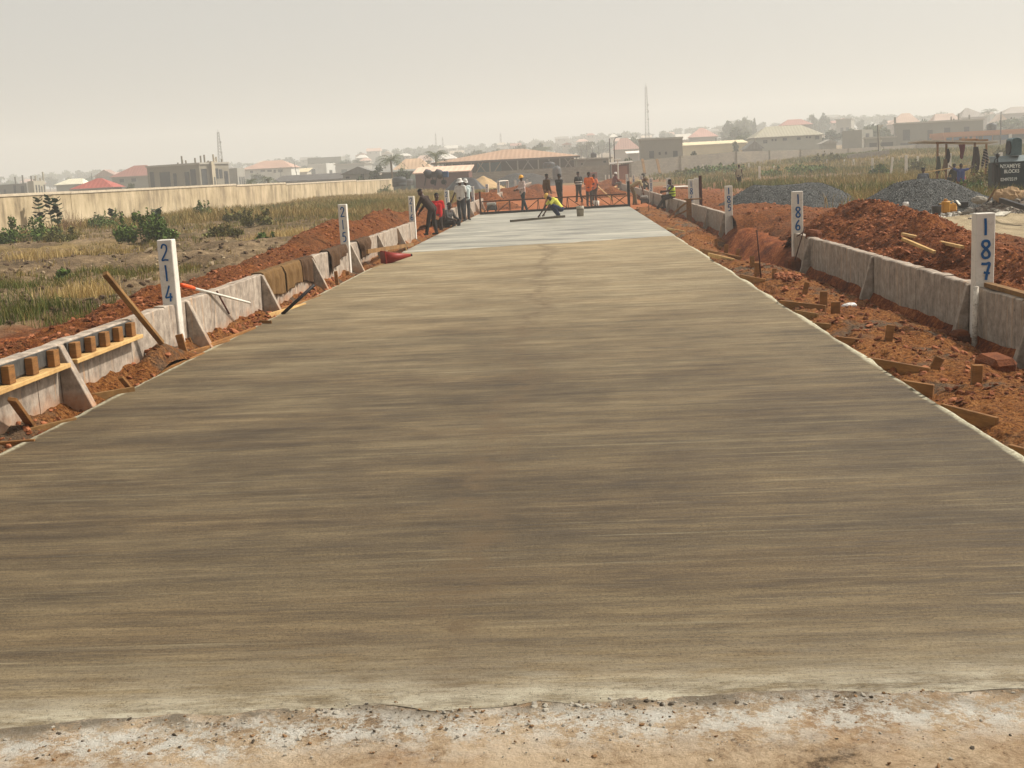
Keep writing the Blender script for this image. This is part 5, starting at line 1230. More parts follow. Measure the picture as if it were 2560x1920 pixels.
# ------------------------------------------------------------------ teal block machine
def text_mesh(txt, size, m, loc, parent, name='painted_lettering', squash=1):
    cu = bpy.data.curves.new('t', 'FONT'); cu.body = txt; cu.size = size; cu.extrude = .002; cu.offset = size*.02
    o = bpy.data.objects.new('t', cu); COL.objects.link(o)
    dg = bpy.context.evaluated_depsgraph_get(); dg.update()
    me = bpy.data.meshes.new_from_object(o.evaluated_get(dg)); bpy.data.objects.remove(o)
    r = Matrix.Rotation(R(90), 4, 'X'); me.transform(Matrix.Translation(V(loc)-org(parent)) @ r @ Matrix.Diagonal((squash, 1, 1, 1))); me.materials.clear()
    return mk(name, me, m, parent)
def build_machine():
    Y = 50.0; P = lambda px, py: at_y(px, py, Y)
    teal = mat('teal_paint', lin(18, 44, 52), lin(10, 28, 34), 2.2, .5, .08, 14); grey = mat('dusty_steel', lin(122, 132, 132), lin(84, 94, 96), 3, .6, .1); tealg = mat('worn_teal', lin(84, 108, 112), lin(54, 78, 84), 2.5, .55, .1)
    a, b = P(2496, 406), P(2615, 480); x0, x1, zt, zb = a.x, b.x, a.z, .12
    t = thing('block_machine', 'teal block making machine with white lettering beside the rubble', 'machine', ((x0+x1)/2, Y, 0))
    obj('tank', MB().prism([(x0, Y, zb), (x1, Y, zb), (x1, Y, zt), (x0, Y, zt)], (0, 1.2, 0)), teal, t, bevel=.02)
    obj('lid', MB().prism([(x0-.08, Y-.05, zt+.005), (x1, Y-.05, zt+.005), (x1, Y+.35, zt+.24), (x0-.02, Y+.35, zt+.24)], (0, .8, .0)), grey, t, bevel=.01)
    c0, c1 = P(2532, 400), P(2558, 343); cx = (c0.x+c1.x)/2; w = c1.x-c0.x; prof = [(c0.x, zt+.25)]+[(cx-w/2*math.cos(q), c1.z-w*.28+w*.28*math.sin(q)) for q in np.linspace(0, math.pi, 11)]+[(c1.x, zt+.25)]
    obj('drum_cover', MB().prism([(x, Y+.1, z) for x, z in prof], (0, .7, 0)), tealg, t, bevel=.01)
    obj('drum_face', MB().lathe((c0.x-.05, Y+.45, zt+.55), [(.05, 0), (.28, 0), (.28, .06), (.05, .06)], 20, axis='X'), BLACK, t)
    fr = P(2487, 404).x
    obj('frame_leg', MB().bb((fr-.05, Y-.12, 0), (fr+.03, Y-.02, zt-.05)), BLACK, t); obj('frame_leg', MB().bb((x0-.06, Y-.2, 0), (x0+.03, Y-.1, zt-.2)), BLACK, t)
    obj('side_plate', MB().bb((fr+.06, Y-.10, .55), (x0-.02, Y+.5, zt-.02)), BLACK, t)
    obj('guard', MB().tube([(fr-.04, Y, zt-.1), (fr+.0, Y, zt+.12), (fr+.12, Y, zt+.2)], .02, 8), BLACK, t, True)
    k = P(2494, 389); obj('control_knob', MB().ell(k, (.085, .085, .095), None, 14, 10).tube([k-V((0, 0, .08)), (k.x, k.y, zt+.02)], .028, 8), BLACK, t, True)
    wt = mat('chalk_white', lin(240, 240, 232), lin(190, 196, 194), 14, .9, lo=.35, hi=.55)
    text_mesh('NYAMEYE', .22, wt, (x0+.06, Y-.026, zt-.24), t, squash=.82); text_mesh('BLOCKS', .2, wt, (x0+.22, Y-.026, zt-.44), t, squash=.82); text_mesh('024973519', .18, wt, (x0+.08, Y-.026, zt-.75), t, squash=.82)
    e = P(2560, 345); tag(obj('steel_post', MB().bb((e.x+.06, Y-.4, 0), (e.x+.2, Y-.3, 3.0)), mat('brown_steel', lin(96, 78, 70), lin(66, 52, 46), 4, .7), None), 'brown steel post at the right edge before the teal machine', 'post')
# ------------------------------------------------------------------ posts and things in the field
def build_field_things():
    def post(lab, px, yt, yb, w=.16, lean=0):
        p = hit(px, yb); z0 = gz1(p.x, p.y); s = p.y/F; h = (yb-yt)*s*1.02
        o = obj('field_post', MB().beam((p.x, p.y, z0-.2), (p.x+lean*h, p.y, z0+h), max(w, .11), .14, (0, 1, 0)), POST, bevel=.012); tag(o, lab, 'post', 'white posts standing in the right field')
    post('white field post, leftmost of the three before the far grey wall', 2181, 399, 441); post('leaning white field post in the middle of the three', 2226, 397, 440, lean=.12); post('tallest white field post, rightmost of the three', 2265, 392, 445, .2)
    post('short white post behind the tallest field post', 2294, 392, 412, .2); post('white post standing under the clothes shelter', 2372, 387, 452, .26)
    post('white post seen behind the black knob of the teal machine', 2501, 384, 420, .3)
    for lab, px, a, b in (('small white post left of the far walled yard, near the dark bush', 1659, 414, 424), ('small white post second along the foot of the far grey wall', 1704, 413, 428), ('white post third along the foot of the far grey wall', 1757, 412, 430), ('white post left of the walking person', 1810, 413, 424), ('white post right of the walking person', 1872, 409, 421), ('thin white post with a tilted top near the walking person', 1899, 417, 450), ('white post in the high grass, right of the thin tilted one', 1935, 415, 428), ('pinkish short post in the high grass', 1970, 420, 430), ('small white post in the grass left of the flagpole foot', 2068, 400, 410), ('small white post in the grass nearer the flagpole', 2111, 400, 409), ('white post just left of the low kerb by the flagpole', 2134, 399, 412)):
        post(lab, px, a, b, .2)
    # flag
    p = hit(2197, 388); z = gz1(p.x, p.y); tp = at_y(2194, 312, p.y)
    t = thing('flagpole', 'thin flagpole with a limp white flag in the right field', 'flagpole', (p.x, p.y, z))
    obj('pole', MB().tube([(p.x, p.y, z-.3), (tp.x, p.y, tp.z)], [.06, .05], 8), BLACK, t); s = p.y/F
    ys = [(0, 14), (-.3, 3), (-.6, 2), (-1, 3), (-1.5, 7), (-1.9, 2), (-2.2, 9), (-2.5, 4)]
    mb = MB(); n = len(ys); vs = []
    for i, (zz, ww) in enumerate(ys):
        f = i/(n-1); cz = tp.z-f*(68*s)*.93
        for k in range(6):
            q = k/5; vs.append((tp.x+(p.x-tp.x)*f+.05+q*ww*s, p.y-.05+.12*math.sin(q*7+i), cz-.1*q))
    mb.add(vs, [(i*6+k, i*6+k+1, (i+1)*6+k+1, (i+1)*6+k) for i in range(n-1) for k in range(5)]); obj('flag', mb, WHITE, t, True, fix=False)
    obj('base', MB().lathe((p.x, p.y, z-.1), [(.4, 0), (.4, .3), (.1, .4)], 12), WHITE, t)
    a, b = hit(2120, 400), hit(2240, 392); za, zb = gz1(a.x, a.y), gz1(b.x, b.y)
    tag(obj('low_kerb', MB().beam((a.x, a.y, za+.25), (b.x, a.y+2, zb+.45), .3, .9), CONC), 'low grey foundation kerb by the flagpole', 'kerb')
    # concrete mixers at the far left
    blue = mat('mixer_blue', lin(60, 92, 132), lin(44, 66, 94), 4, .6, .1); dirty = mat('mixer_dirty', lin(84, 82, 84), lin(54, 54, 58), 4, .7, .1)
    for lab, px, m in (('dirty dark concrete mixer left of the blue one in the far left grass', 1073, dirty), ('blue concrete mixer in the far left grass', 1100, blue)):
        p = at_y(px, 464, 100); g = p.z+.1; s = 100/F
        t = thing('concrete_mixer', lab, 'concrete mixer', (p.x, 100, g), 'concrete mixers in the far left grass')
        ax = V((-.72, -.12, .66)).normalized(); c = V((p.x, 100, g+.85)); r_ = Matrix((ax.cross(V((0, 1, 0))).normalized(), ax.cross(ax.cross(V((0, 1, 0)))).normalized(), ax)).transposed()
        mb = MB(); vs = []; prof = [(.05, -.36), (.28, -.32), (.36, -.08), (.36, .08), (.2, .40), (.19, .42)]; n = 18
        for rr, zz in prof:
            for k in range(n): vs.append(c+r_ @ V((rr*math.cos(2*math.pi*k/n), rr*math.sin(2*math.pi*k/n), zz)))
        mb.add(vs, [(i*n+k, i*n+(k+1) % n, (i+1)*n+(k+1) % n, (i+1)*n+k) for i in range(5) for k in range(n)]); obj('drum', mb, dirty, t, True)
        obj('engine_cover', MB().box(c+V((.5, 0, -.05)), (.5, .5, .5)), m, t, bevel=.05)
        for q in (-.35, .5): obj('leg', MB().beam((c.x+q, 99.75, g-.1), (c.x+q*.5, 99.9, g+.8), .06, .06), BLACK, t)
        for q in (-.4, .4): obj('wheel', MB().lathe((c.x+.35, 100+q, g+.18), [(.05, -.05), (.2, -.05), (.2, .05), (.05, .05)], 14, axis='Y'), BLACK, t)
    # tanks
    def tank(lab, px, yt, yb, wpx, Y, m=None, flat=False):
        p, q = at_y(px, yb, Y), at_y(px, yt, Y); s = Y/F; r = wpx*s/2; h = q.z-p.z; t = thing('water_tank', lab, 'water tank', p, 'black water tanks')
        obj('body', MB().lathe(p, [(r*.97, 0), (r, h*.05), (r*1.0, h*.3), (r*.97, h*.32), (r, h*.36), (r, h*.68), (r*.9, h*.82), (r*.5, h*.93), (r*.3, h*.94)], 22), m or mat('tank_black', lin(44, 46, 48), lin(30, 32, 34), 3, .5, .05), t, True)
        obj('lid', MB().lathe(p+V((0, 0, h*.94)), [(r*.3, 0), (r*.3, h*.06), (.02, h*.07)], 16), m or MAT['tank_black'], t, True)
    tank('dark water tank with a pale top at the end of the left boundary wall', 999, 440, 466, 36, 147)
    tank('second grey tank right of the dark tank at the left wall end', 1026, 446, 464, 22, 152, mat('tank_grey', lin(112, 110, 108), lin(88, 86, 84), 3, .6))
    tank('tall dark grey tank behind the black clad man', 1393, 413, 452, 22, 150, mat('tank_slate', lin(88, 90, 92), lin(64, 66, 68), 3, .6))
    tank('big dark tank under the end of the market shed roof', 1373, 403, 425, 30, 176)
    tank('small black tank on the roof beside the street pole', 1484, 381, 394, 15, 190); tank('dark rooftop tank on the orange and blue building', 2479, 307, 325, 23, 232)
    # black tarp pile
    cr = [at_y(*q) for q in ((1140, 449, 122), (1160, 444, 122), (1185, 445, 122))]
    pile('tarpaulin_pile', 'black sheeting pile beyond the man in the white shirt', 'tarpaulin', cr, .9, (-16, -7, 118, 126), 50, -.3, mat('black_sheet', lin(48, 46, 48), lin(30, 28, 30), 3, .5, .3, 8), rough=.2, seed=98, rs=1)
# ------------------------------------------------------------------ boundary walls
def build_boundaries():
    a_, b_ = -30.2, .052
    def onw(px, py):
        v = ray(px, py); t = a_/(v.x-b_*v.y); return V((0, 0, CH))+v*t
    n = NT('stained_render'); p = n.coord()
    s = n.noise(n.coord('pos', (.9, .9, .25)), 1.4, 7, .75); b = n.noise(p, .6, 5); bl = n.noise(n.coord('pos', (.4, .4, 5)), 1.0, 2)
    f = n.math('ADD', n.math('MULTIPLY', s, .6), n.math('MULTIPLY', b, .4))
    c = n.ramp(f, [(.34, lin(112, 98, 78)), (.47, lin(168, 150, 120)), (.62, lin(196, 177, 146))])
    c = n.mix(n.ramp(n.noise(n.coord('pos', (.9, .9, .22)), 1.2, 6, .75), [(.5, 0), (.66, .7)]), c, lin(112, 98, 80))
    n.bump(n.math('ADD', s, n.math('MULTIPLY', bl, .4)), .3, .04); wm = n.fin(c, .9, .15)
    cop = mat('pale_coping', lin(206, 192, 168), lin(166, 150, 128), 2, .9, .2)
    t = thing('boundary_wall', 'long stained cream boundary wall with stepped top along the left field', 'wall', (onw(490, 470).x, onw(490, 470).y, 0))
    segs = [((-420, 508), (174, 475)), ((175.5, 479.5), (589, 458.4)), ((590, 462.5), (713, 455)), ((714, 459), (889, 449)), ((890, 451), (982, 446.5))]
    for q0, q1 in segs:
        A, B = onw(*q0), onw(*q1); z = (A.z+B.z)/2; d = (B-A); d.z = 0; d.normalize(); nrm = V((-d.y, d.x, 0))
        if nrm.x > 0: nrm = -nrm
        A.z = B.z = z; P = lambda q, zz: V((q.x, q.y, zz))
        obj('wall_section', MB().prism([P(A, -.9), P(B, -.9), P(B, z-.13), P(A, z-.13)], nrm*.2), wm, t)
        obj('coping', MB().prism([P(A, z-.128)-nrm*.05, P(B, z-.128)-nrm*.05, P(B, z)-nrm*.05, P(A, z)-nrm*.05], nrm*.3), cop, t)
    # grey block walls
    blk = NT('grey_blocks'); p = blk.coord(); br = blk.n('ShaderNodeTexBrick'); br.inputs['Scale'].default_value = 1.0; br.inputs['Brick Width'].default_value = .45; br.inputs['Row Height'].default_value = .225; br.inputs['Mortar Size'].default_value = .012
    br.inputs['Color1'].default_value = (*lin(146, 136, 124), 1); br.inputs['Color2'].default_value = (*lin(128, 120, 110), 1); br.inputs['Mortar'].default_value = (*lin(104, 98, 90), 1)
    sx = blk.sep(p); cb = blk.n('ShaderNodeCombineXYZ'); blk.l(blk.math('ADD', sx[0], blk.math('MULTIPLY', sx[1], .4)), cb.inputs[0]); blk.l(sx[2], cb.inputs[1]); blk.l(cb.outputs[0], br.inputs[0])
    c = blk.mix(blk.ramp(blk.noise(p, .4, 5), [(.4, 0), (.65, .4)]), br.outputs[0], lin(160, 146, 128)); BL = blk.fin(c, .95, .1); MAT['grey_blocks'] = BL
    def gwall(name, label, pts, zb=-1.2, th=.2, m=BL, pil=None):
        """pts: (px, ytop, Y)"""
        P = [at_y(*q) for q in pts]; t = thing(name, label, 'wall', (P[0].x, P[0].y, 0))
        for A, B in zip(P[:-1], P[1:]):
            ra, rb = gz1(A.x, A.y), gz1(B.x, B.y)
            obj('wall_section', MB().prism([(A.x, A.y, ra+zb), (B.x, B.y, rb+zb), B, A], (0, th, 0)), m, t)
            if pil:
                k = max(1, int((B-A).length/pil))
                for i in range(k):
                    q = A.lerp(B, i/k); obj('pilaster', MB().bb((q.x-.15, q.y-.08, gz1(q.x, q.y)-.5), (q.x+.15, q.y-.002, q.z+.08)), m, t)
    gwall('block_wall', 'long low grey block wall before the market shed', [(1176, 432, 166), (1300, 425, 166), (1425, 418, 166), (1535, 412, 166)], pil=5)
    gwall('block_wall', 'long grey block wall across the right field below the houses', [(1575, 404, 172), (1700, 391, 178), (1840, 379, 186), (2000, 375, 200), (2120, 371, 208), (2290, 362, 220), (2420, 354, 224), (2700, 340, 228)], pil=7)
    # slanted props on the right wall
    for i, (x0, x1) in enumerate(((1606, 1612), (1642, 1650))):
        a, b = at_y(x0, 398, 171), at_y(x1, 434, 169); tag(obj('timber_prop', MB().beam(a, b, .35, .2), WOOD3), 'dark raking prop on the grey block wall, %s of two' % ('left' if i == 0 else 'right'), 'prop')
# ------------------------------------------------------------------ houses
GL = mat('dark_window', lin(58, 60, 62), lin(40, 42, 44), 2, .4, 0)
def col(name, c, k=.8, sc=.6): return mat('paint_'+name, lin(*c), tuple(x*k for x in lin(*c)), sc, .85, .1, 8)
def roofm(name, c):
    k = 'roof_'+name
    if k in MAT: return MAT[k]
    n = NT(k); p = n.coord(); s = n.sep(p); w = n.math('SINE', n.math('MULTIPLY', s[0], 9)); a = n.noise(p, .35, 5)
    cc = n.ramp(a, [(.3, tuple(x*.78 for x in lin(*c))), (.7, lin(*c))]); cc = n.mix(n.ramp(w, [(.75, 0), (.95, .2)]), cc, tuple(x*.6 for x in lin(*c)))
    n.bump(w, .3, .05); MAT[k] = n.fin(cc, .65, .3); return MAT[k]
def house(label, px0, px1, ye, yr, Y, roof='hip', wall=(176, 168, 156), rc=(170, 120, 100), ridge=None, depth=None, wins=(), ov=.5, name='house', base=None, group='houses of the hazy town', parts=True):
    xm = (px0+px1)/2; a, b = at_y(px0, ye, Y), at_y(px1, ye, Y); ze = at_y(xm, ye, Y).z; zr = at_y(xm, yr, Y).z
    x0, x1 = a.x, b.x; D = depth or max(5, .75*(x1-x0)); Yb = Y+D
    zb = min(gz1(x0, Y), gz1(x1, Y), gz1(xm and (x0+x1)/2, Yb))-1.5 if base is None else base
    t = thing(name, label, 'house', ((x0+x1)/2, Y, zb), group)
    wm = col('%d_%d_%d' % wall, wall); rm = roofm('%d_%d_%d' % rc, rc)
    obj('wall', MB().bb((x0+ov, Y+ov, zb), (x1-ov, Yb-ov, ze-.02)), wm, t)
    mb = MB(); ym = (Y+Yb)/2
    if roof == 'hip':
        ra, rb = (at_y(ridge[0], yr, Y).x, at_y(ridge[1], yr, Y).x) if ridge else (x0+(x1-x0)*.3, x1-(x1-x0)*.3)
        mb.add([(x0, Y, ze), (x1, Y, ze), (x1, Yb, ze), (x0, Yb, ze), (ra, ym, zr), (rb, ym, zr)], [(0, 1, 5, 4), (1, 2, 5), (2, 3, 4, 5), (3, 0, 4), (3, 2, 1, 0)])
    elif roof == 'gable':
        mb.prism([(x0, Y, ze), (x0, Yb, ze), (x0, ym, zr)], (x1-x0, 0, 0))
    elif roof == 'front':
        mb.prism([(x0, Y, ze), (x1, Y, ze), ((x0+x1)/2, Y, zr)], (0, D, 0))
    elif roof == 'flat':
        mb.bb((x0, Y, ze), (x1, Yb, max(zr, ze+.15)))
    elif roof == 'mono':
        mb.prism([(x0, Y, ze), (x0, Yb, zr), (x0, Yb, zr+.12), (x0, Y, ze+.12)], (x1-x0, 0, 0))
    obj('roof', mb, rm, t)
    if roof in ('hip', 'gable'): obj('fascia', MB().bb((x0+.05, Y-.03, ze-.22), (x1-.05, Y+.06, ze-.005)), col('fascia', (150, 140, 126)), t)
    for (wx, wy, ww, wh) in wins:
        p = at_y(wx, wy, Y); s = Y/F
        wn = obj('window', MB().bb((p.x-ww*s/2, Y+ov-.06, p.z-wh*s/2), (p.x+ww*s/2, Y+ov-.003, p.z+wh*s/2)), col('frame', (150, 146, 138)), t)
        obj('pane', MB().bb((p.x-ww*s*.42, Y+ov-.075, p.z-wh*s*.42), (p.x+ww*s*.42, Y+ov-.063, p.z+wh*s*.42)), GL, wn)
    return t
def block(label, pxL, pxC, pxR, yt, yb, Y, dL, dR, wall=(150, 142, 130), wins=(), name='unfinished_building', stubs=0, roofslab=None, group='houses of the hazy town', th=.3):
    """two visible faces meeting at pxC; wins: (face, u0, u1, v0, v1)"""
    C = at_y(pxC, yt, Y); L = at_y(pxL, yt, Y+dL); Rr = at_y(pxR, yt, Y+dR); zt = C.z
    for q in (L, Rr): q.z = zt
    Bk = L+Rr-C; zb = min(at_y(pxC, yb, Y).z, gz1(C.x, C.y)-.5)
    t = thing(name, label, 'building', (C.x, C.y, zb), group)
    m = col('%d_%d_%d' % wall, wall); P = lambda q, z: V((q.x, q.y, z))
    obj('wall', MB().prism([P(L, zb), P(C, zb), P(Rr, zb), P(Bk, zb)], (0, 0, zt-zb)), m, t)
    for (fc, u0, u1, v0, v1) in wins:
        A, B = (L, C) if fc == 'L' else (C, Rr); d = (B-A); nrm = V((d.y, -d.x, 0)).normalized()
        p0, p1 = A+d*u0, A+d*u1; z0, z1 = zb+(zt-zb)*v0, zb+(zt-zb)*v1
        obj('window', MB().prism([P(p0, z0)+nrm*.003, P(p1, z0)+nrm*.003, P(p1, z1)+nrm*.003, P(p0, z1)+nrm*.003], nrm*.05), GL, t)
    if roofslab:
        c = (L+Rr)/2; ex = lambda q: q+(q-c).normalized()*roofslab
        obj('roof', MB().prism([P(ex(L), zt+.004), P(ex(C), zt+.004), P(ex(Rr), zt+.004), P(ex(Bk), zt+.004)], (0, 0, th)), col('slab', (170, 164, 152)), t)
    for i in range(stubs):
        A, B = random.choice(((L, C), (C, Rr))); q = A.lerp(B, random.uniform(.03, .97)); h = random.uniform(.5, 1.7)
        obj('column_stub', MB().bb((q.x-.12, q.y+.05, zt+.002), (q.x+.12, q.y+.3, zt+h)), m, t)
    return t
def build_houses():
    H = house
    H('small house with a bright red hip roof just behind the left boundary wall', 172, 284, 470.5, 446, 190, ridge=(226, 238), rc=(166, 78, 66), wall=(120, 100, 92))
    H('low house with a pale cream roof left of the bright red roof', 133, 208, 461, 447, 300, ridge=(160, 195), rc=(226, 218, 190), wall=(150, 150, 140))
    H('two storey grey house with a pinkish red hip roof at the left', 272, 385, 440.5, 413.5, 285, ridge=(320, 352), rc=(152, 98, 86), wall=(140, 136, 124), wins=((303, 452, 14, 10), (333, 450, 15, 10)))
    H('faint brick gabled house behind the bright red roof', 232, 290, 441, 424, 390, 'front', rc=(160, 130, 118), wall=(150, 140, 130))
    block('row of unfinished grey block rooms at the left edge', -30, 66, 90, 458, 480, 235, 8, 3, (128, 124, 116), [('L', .1, .17, .3, .9), ('L', .4, .46, .3, .8), ('L', .66, .72, .4, .95), ('L', .85, .93, .4, .9)], stubs=5)
    block('unfinished pale block room with slots right of the left edge row', 68, 83, 112, 452, 480, 225, 3, 4, (166, 158, 140), [('R', .15, .25, .4, .85), ('R', .4, .5, .4, .85), ('R', .62, .7, .4, .8), ('R', .85, .93, .5, .85)], stubs=3)
    block('large unfinished two storey block building with empty window openings', 366, 497, 571, 411, 464, 205, 6, 7, (138, 130, 114), [('L', .05, .13, .25, .88), ('L', .24, .44, .25, .85), ('L', .5, .56, .1, .8), ('L', .72, .80, .35, .82), ('L', .83, .93, .45, .88), ('R', .06, .24, .42, .88), ('R', .5, .62, .6, .88), ('R', .66, .76, .6, .85), ('R', .82, .95, .38, .8)], stubs=9, roofslab=.25)
    block('pale upper room standing on the unfinished block building', 515, 528, 543, 403, 420, 207, 2, 3, (176, 162, 136), [('R', .2, .4, .1, .6), ('R', .6, .8, .1, .6)], stubs=3)
    block('narrow grey and cream block house right of the large unfinished building', 571, 592, 611, 420, 462, 240, 4, 4, (150, 146, 136), [('R', .2, .35, .35, .7), ('R', .5, .62, .35, .7), ('R', .75, .88, .35, .7)])
    H('two storey white house with a wide pinkish hip roof', 598, 731, 421, 401, 370, ridge=(648, 694), rc=(184, 146, 126), wall=(206, 204, 194), wins=((656, 427, 12, 5), (673, 427, 12, 5), (628, 430, 8, 6), (700, 427, 12, 7), (686, 428, 6, 8)))
    H('small low house with a yellowish roof left of the grey flats', 731, 770, 431, 421, 400, 'mono', rc=(216, 196, 156), wall=(186, 178, 160), depth=8)
    block('tall faint grey block of flats above the long dark roof', 768, 852, 862, 391, 445, 470, 2, 8, (150, 150, 142), [('L', .1, .2, .6, .75), ('L', .35, .45, .6, .75), ('L', .65, .75, .6, .75)])
    block('white fronted house before the grey flats', 768, 815, 838, 408, 446, 430, 2, 6, (206, 204, 196), [('R', .3, .6, .3, .6), ('L', .2, .4, .4, .7)])
    block('faint grey house with a pale balcony right of the white fronted house', 838, 910, 930, 409, 440, 410, 2, 6, (164, 162, 154), [('L', .2, .4, .3, .7)], roofslab=.6)
    H('long low dark roofed shed behind the left boundary wall', 678, 862, 452, 437, 215, 'mono', rc=(78, 72, 68), wall=(96, 90, 84), depth=9)
    H('grey house with a plain front gable behind the left boundary wall', 848, 944, 435, 416, 190, 'front', rc=(122, 118, 112), wall=(142, 138, 130), wins=((868, 444, 12, 6), (905, 440, 10, 12)))
    H('house with a broad beige hip roof left of the market shed', 975, 1085, 427, 396, 225, ridge=(1008, 1046), rc=(206, 172, 140), wall=(146, 136, 124))
    H('dark green walled lean-to below the beige hip roof', 945, 1032, 431, 426, 180, 'mono', rc=(126, 124, 116), wall=(84, 90, 80), depth=7)
    H('white roofed house above the left end of the market shed', 1092, 1142, 397, 384, 340, ridge=(1105, 1122), rc=(226, 218, 208), wall=(170, 166, 158))
    H('small far house with pale pink roof left of the white roof', 1035, 1080, 402, 388, 380, rc=(206, 178, 164), wall=(170, 160, 152))
    # market shed
    Y = 185; x0, x1 = at_y(1076, 409, Y).x, at_y(1452, 389, Y).x; ze = at_y(1265, 398, Y).z; zr = at_y(1265, 376, Y).z; D = 17; g = .0
    t = thing('market_shed', 'wide open sided market shed with a low orange hip roof', 'shed', ((x0+x1)/2, Y, g))
    ra, rb = at_y(1255, 376, Y).x, at_y(1300, 376, Y).x
    obj('roof', MB().add([(x0, Y, ze), (x1, Y, ze), (x1, Y+D, ze), (x0, Y+D, ze), (ra, Y+D/2, zr+.3), (rb, Y+D/2, zr+.3)], [(0, 1, 5, 4), (1, 2, 5), (2, 3, 4, 5), (3, 0, 4), (3, 2, 1, 0)]), roofm('market', (172, 138, 112)), t)
    obj('fascia', MB().bb((x0+.1, Y-.05, ze-.3), (x1-.1, Y+.1, ze-.01)), col('dfascia', (96, 88, 82)), t)
    obj('back_wall', MB().bb((x0+1, Y+D*.6, g-.5), (x1-1, Y+D*.62, ze-.05)), col('dkwall', (76, 62, 56)), t); obj('blue_screen', MB().bb((at_y(1182, 415, Y).x, Y+D*.5, g-.5), (at_y(1245, 415, Y).x, Y+D*.52, ze-.3)), col('bluescreen', (70, 104, 112)), t)
    for px in (1085, 1129, 1178, 1224, 1294, 1346, 1400, 1442):
        p = at_y(px, 420, Y); obj('post', MB().bb((p.x-.1, Y+.6, g-.6), (p.x+.1, Y+.8, ze-.05)), col('shedpost', (146, 140, 128)), t)
        for sgn in (-1, 1): obj('brace', MB().beam((p.x, Y+.7, g+1.1), (p.x+sgn*1.9, Y+.7, ze-.1), .12, .12), MAT['paint_shedpost'], t)
    H('long low shop with a pale pink sheet roof and dark red wall', 1031, 1177, 432, 417, 152, 'mono', rc=(228, 190, 164), wall=(96, 58, 50), depth=6, ov=.3, base=-.5, name='shop')
    H('flat roofed grey building with a water tank right of the market shed', 1426, 1532, 398, 395, 188, 'flat', rc=(176, 168, 154), wall=(132, 124, 112), depth=8, ov=.6, wins=((1455, 410, 6, 5), (1512, 404, 8, 6)))
    H('pink roofed house behind the street lamp', 1532, 1602, 373, 344, 360, ridge=(1552, 1570), rc=(188, 146, 132), wall=(176, 160, 148))
    H('low white roofed house left of the grey two storey building', 1566, 1602, 384, 378, 260, 'mono', rc=(232, 226, 216), wall=(170, 166, 156), depth=6)
    block('plain grey two storey building with square windows above the block wall', 1597, 1600, 1706, 351.5, 412, 205, 9, .5, (142, 136, 124), [('R', .21, .32, .50, .70), ('R', .43, .48, .58, .66), ('R', .58, .63, .58, .66), ('R', .77, .88, .47, .67), ('R', .2, .33, .08, .24), ('R', .58, .64, .08, .24)], name='grey_building', roofslab=.2)
    H('white gabled roof far behind the grey two storey building', 1690, 1730, 349, 334, 430, 'gable', rc=(232, 224, 210), wall=(206, 196, 184))
    H('far house with a wide pink hip roof right of the grey two storey building', 1722, 1797, 342, 319, 400, ridge=(1752, 1762), rc=(206, 158, 144), wall=(160, 150, 140), wins=((1790, 349, 4, 9),))
    H('long cream roofed hall above the far grey wall', 1704, 1872, 361, 352, 290, 'mono', rc=(226, 208, 166), wall=(216, 196, 154), depth=10)
    t = H('two storey house with a big grey green roof and a row of windows', 1884, 2062, 340, 312, 275, ridge=(1926, 2017), rc=(164, 156, 134), wall=(170, 168, 154), wins=((1914, 354, 11, 9), (1932, 350, 5, 6), (1940, 350, 5, 6), (1963, 348, 11, 7), (1998, 346, 10, 7), (2018, 343, 5, 5), (2026, 343, 5, 5), (2044, 344, 11, 9)), depth=13)
    H('dark lean-to roof at the left of the grey green roof', 1862, 1912, 372, 352, 272, 'front', rc=(110, 104, 96), wall=(112, 106, 98), depth=8)
    H('far red roofed house behind the grey green roof', 1952, 2034, 312, 297, 430, ridge=(1975, 2008), rc=(170, 118, 106), wall=(160, 150, 140))
    H('small grey gabled house right of the grey green roof', 2053, 2098, 358, 348, 265, 'front', rc=(158, 150, 138), wall=(150, 144, 132))
    block('tall grey flat topped house on the far right slope', 2090, 2128, 2136, 298, 345, 420, 3, 9, (164, 160, 150), [('L', .3, .5, .4, .7), ('L', .65, .85, .4, .7)], roofslab=.5)
    block('unfinished grey frame with a doorway left of the flagpole', 2105, 2155, 2182, 324, 385, 255, 4, 3, (146, 142, 130), [('R', .35, .65, .35, .85), ('L', .1, .5, .1, .3)])
    block('long unfinished concrete building with dark bays at the right', 2235, 2240, 2458, 311, 372, 262, 9, 2, (126, 122, 110), [('R', .05, .34, .05, .34), ('R', .08, .16, .42, .8), ('R', .36, .42, .4, .75), ('R', .55, .62, .4, .8), ('R', .78, .84, .4, .8)], stubs=10, roofslab=.3)
    block('lower unfinished concrete bay before the flagpole', 2160, 2166, 2240, 347, 384, 240, 5, 1, (138, 134, 122), [('R', .1, .35, .3, .75), ('R', .5, .9, .3, .75)], roofslab=.2)
    H('far house with a sunlit beige hip roof above the long concrete building', 2228, 2305, 309, 282, 420, ridge=(2262, 2282), rc=(206, 172, 150), wall=(166, 150, 138))
    H('far long house with a pale brown roof right of the beige roof', 2335, 2402, 300, 283, 420, ridge=(2345, 2390), rc=(186, 156, 138), wall=(180, 172, 160))
    H('far house with a tall pointed grey hip roof on the right slope', 2402, 2474, 292, 268, 440, ridge=(2422, 2428), rc=(150, 138, 128), wall=(166, 156, 148))
    H('sunlit pinkish roof low between the pointed roofs at the right', 2484, 2524, 305, 285, 420, 'front', rc=(214, 186, 164), wall=(190, 178, 166))
    H('far grey hip roof at the right picture edge', 2508, 2600, 282, 265, 450, ridge=(2540, 2570), rc=(158, 146, 136), wall=(166, 156, 148))
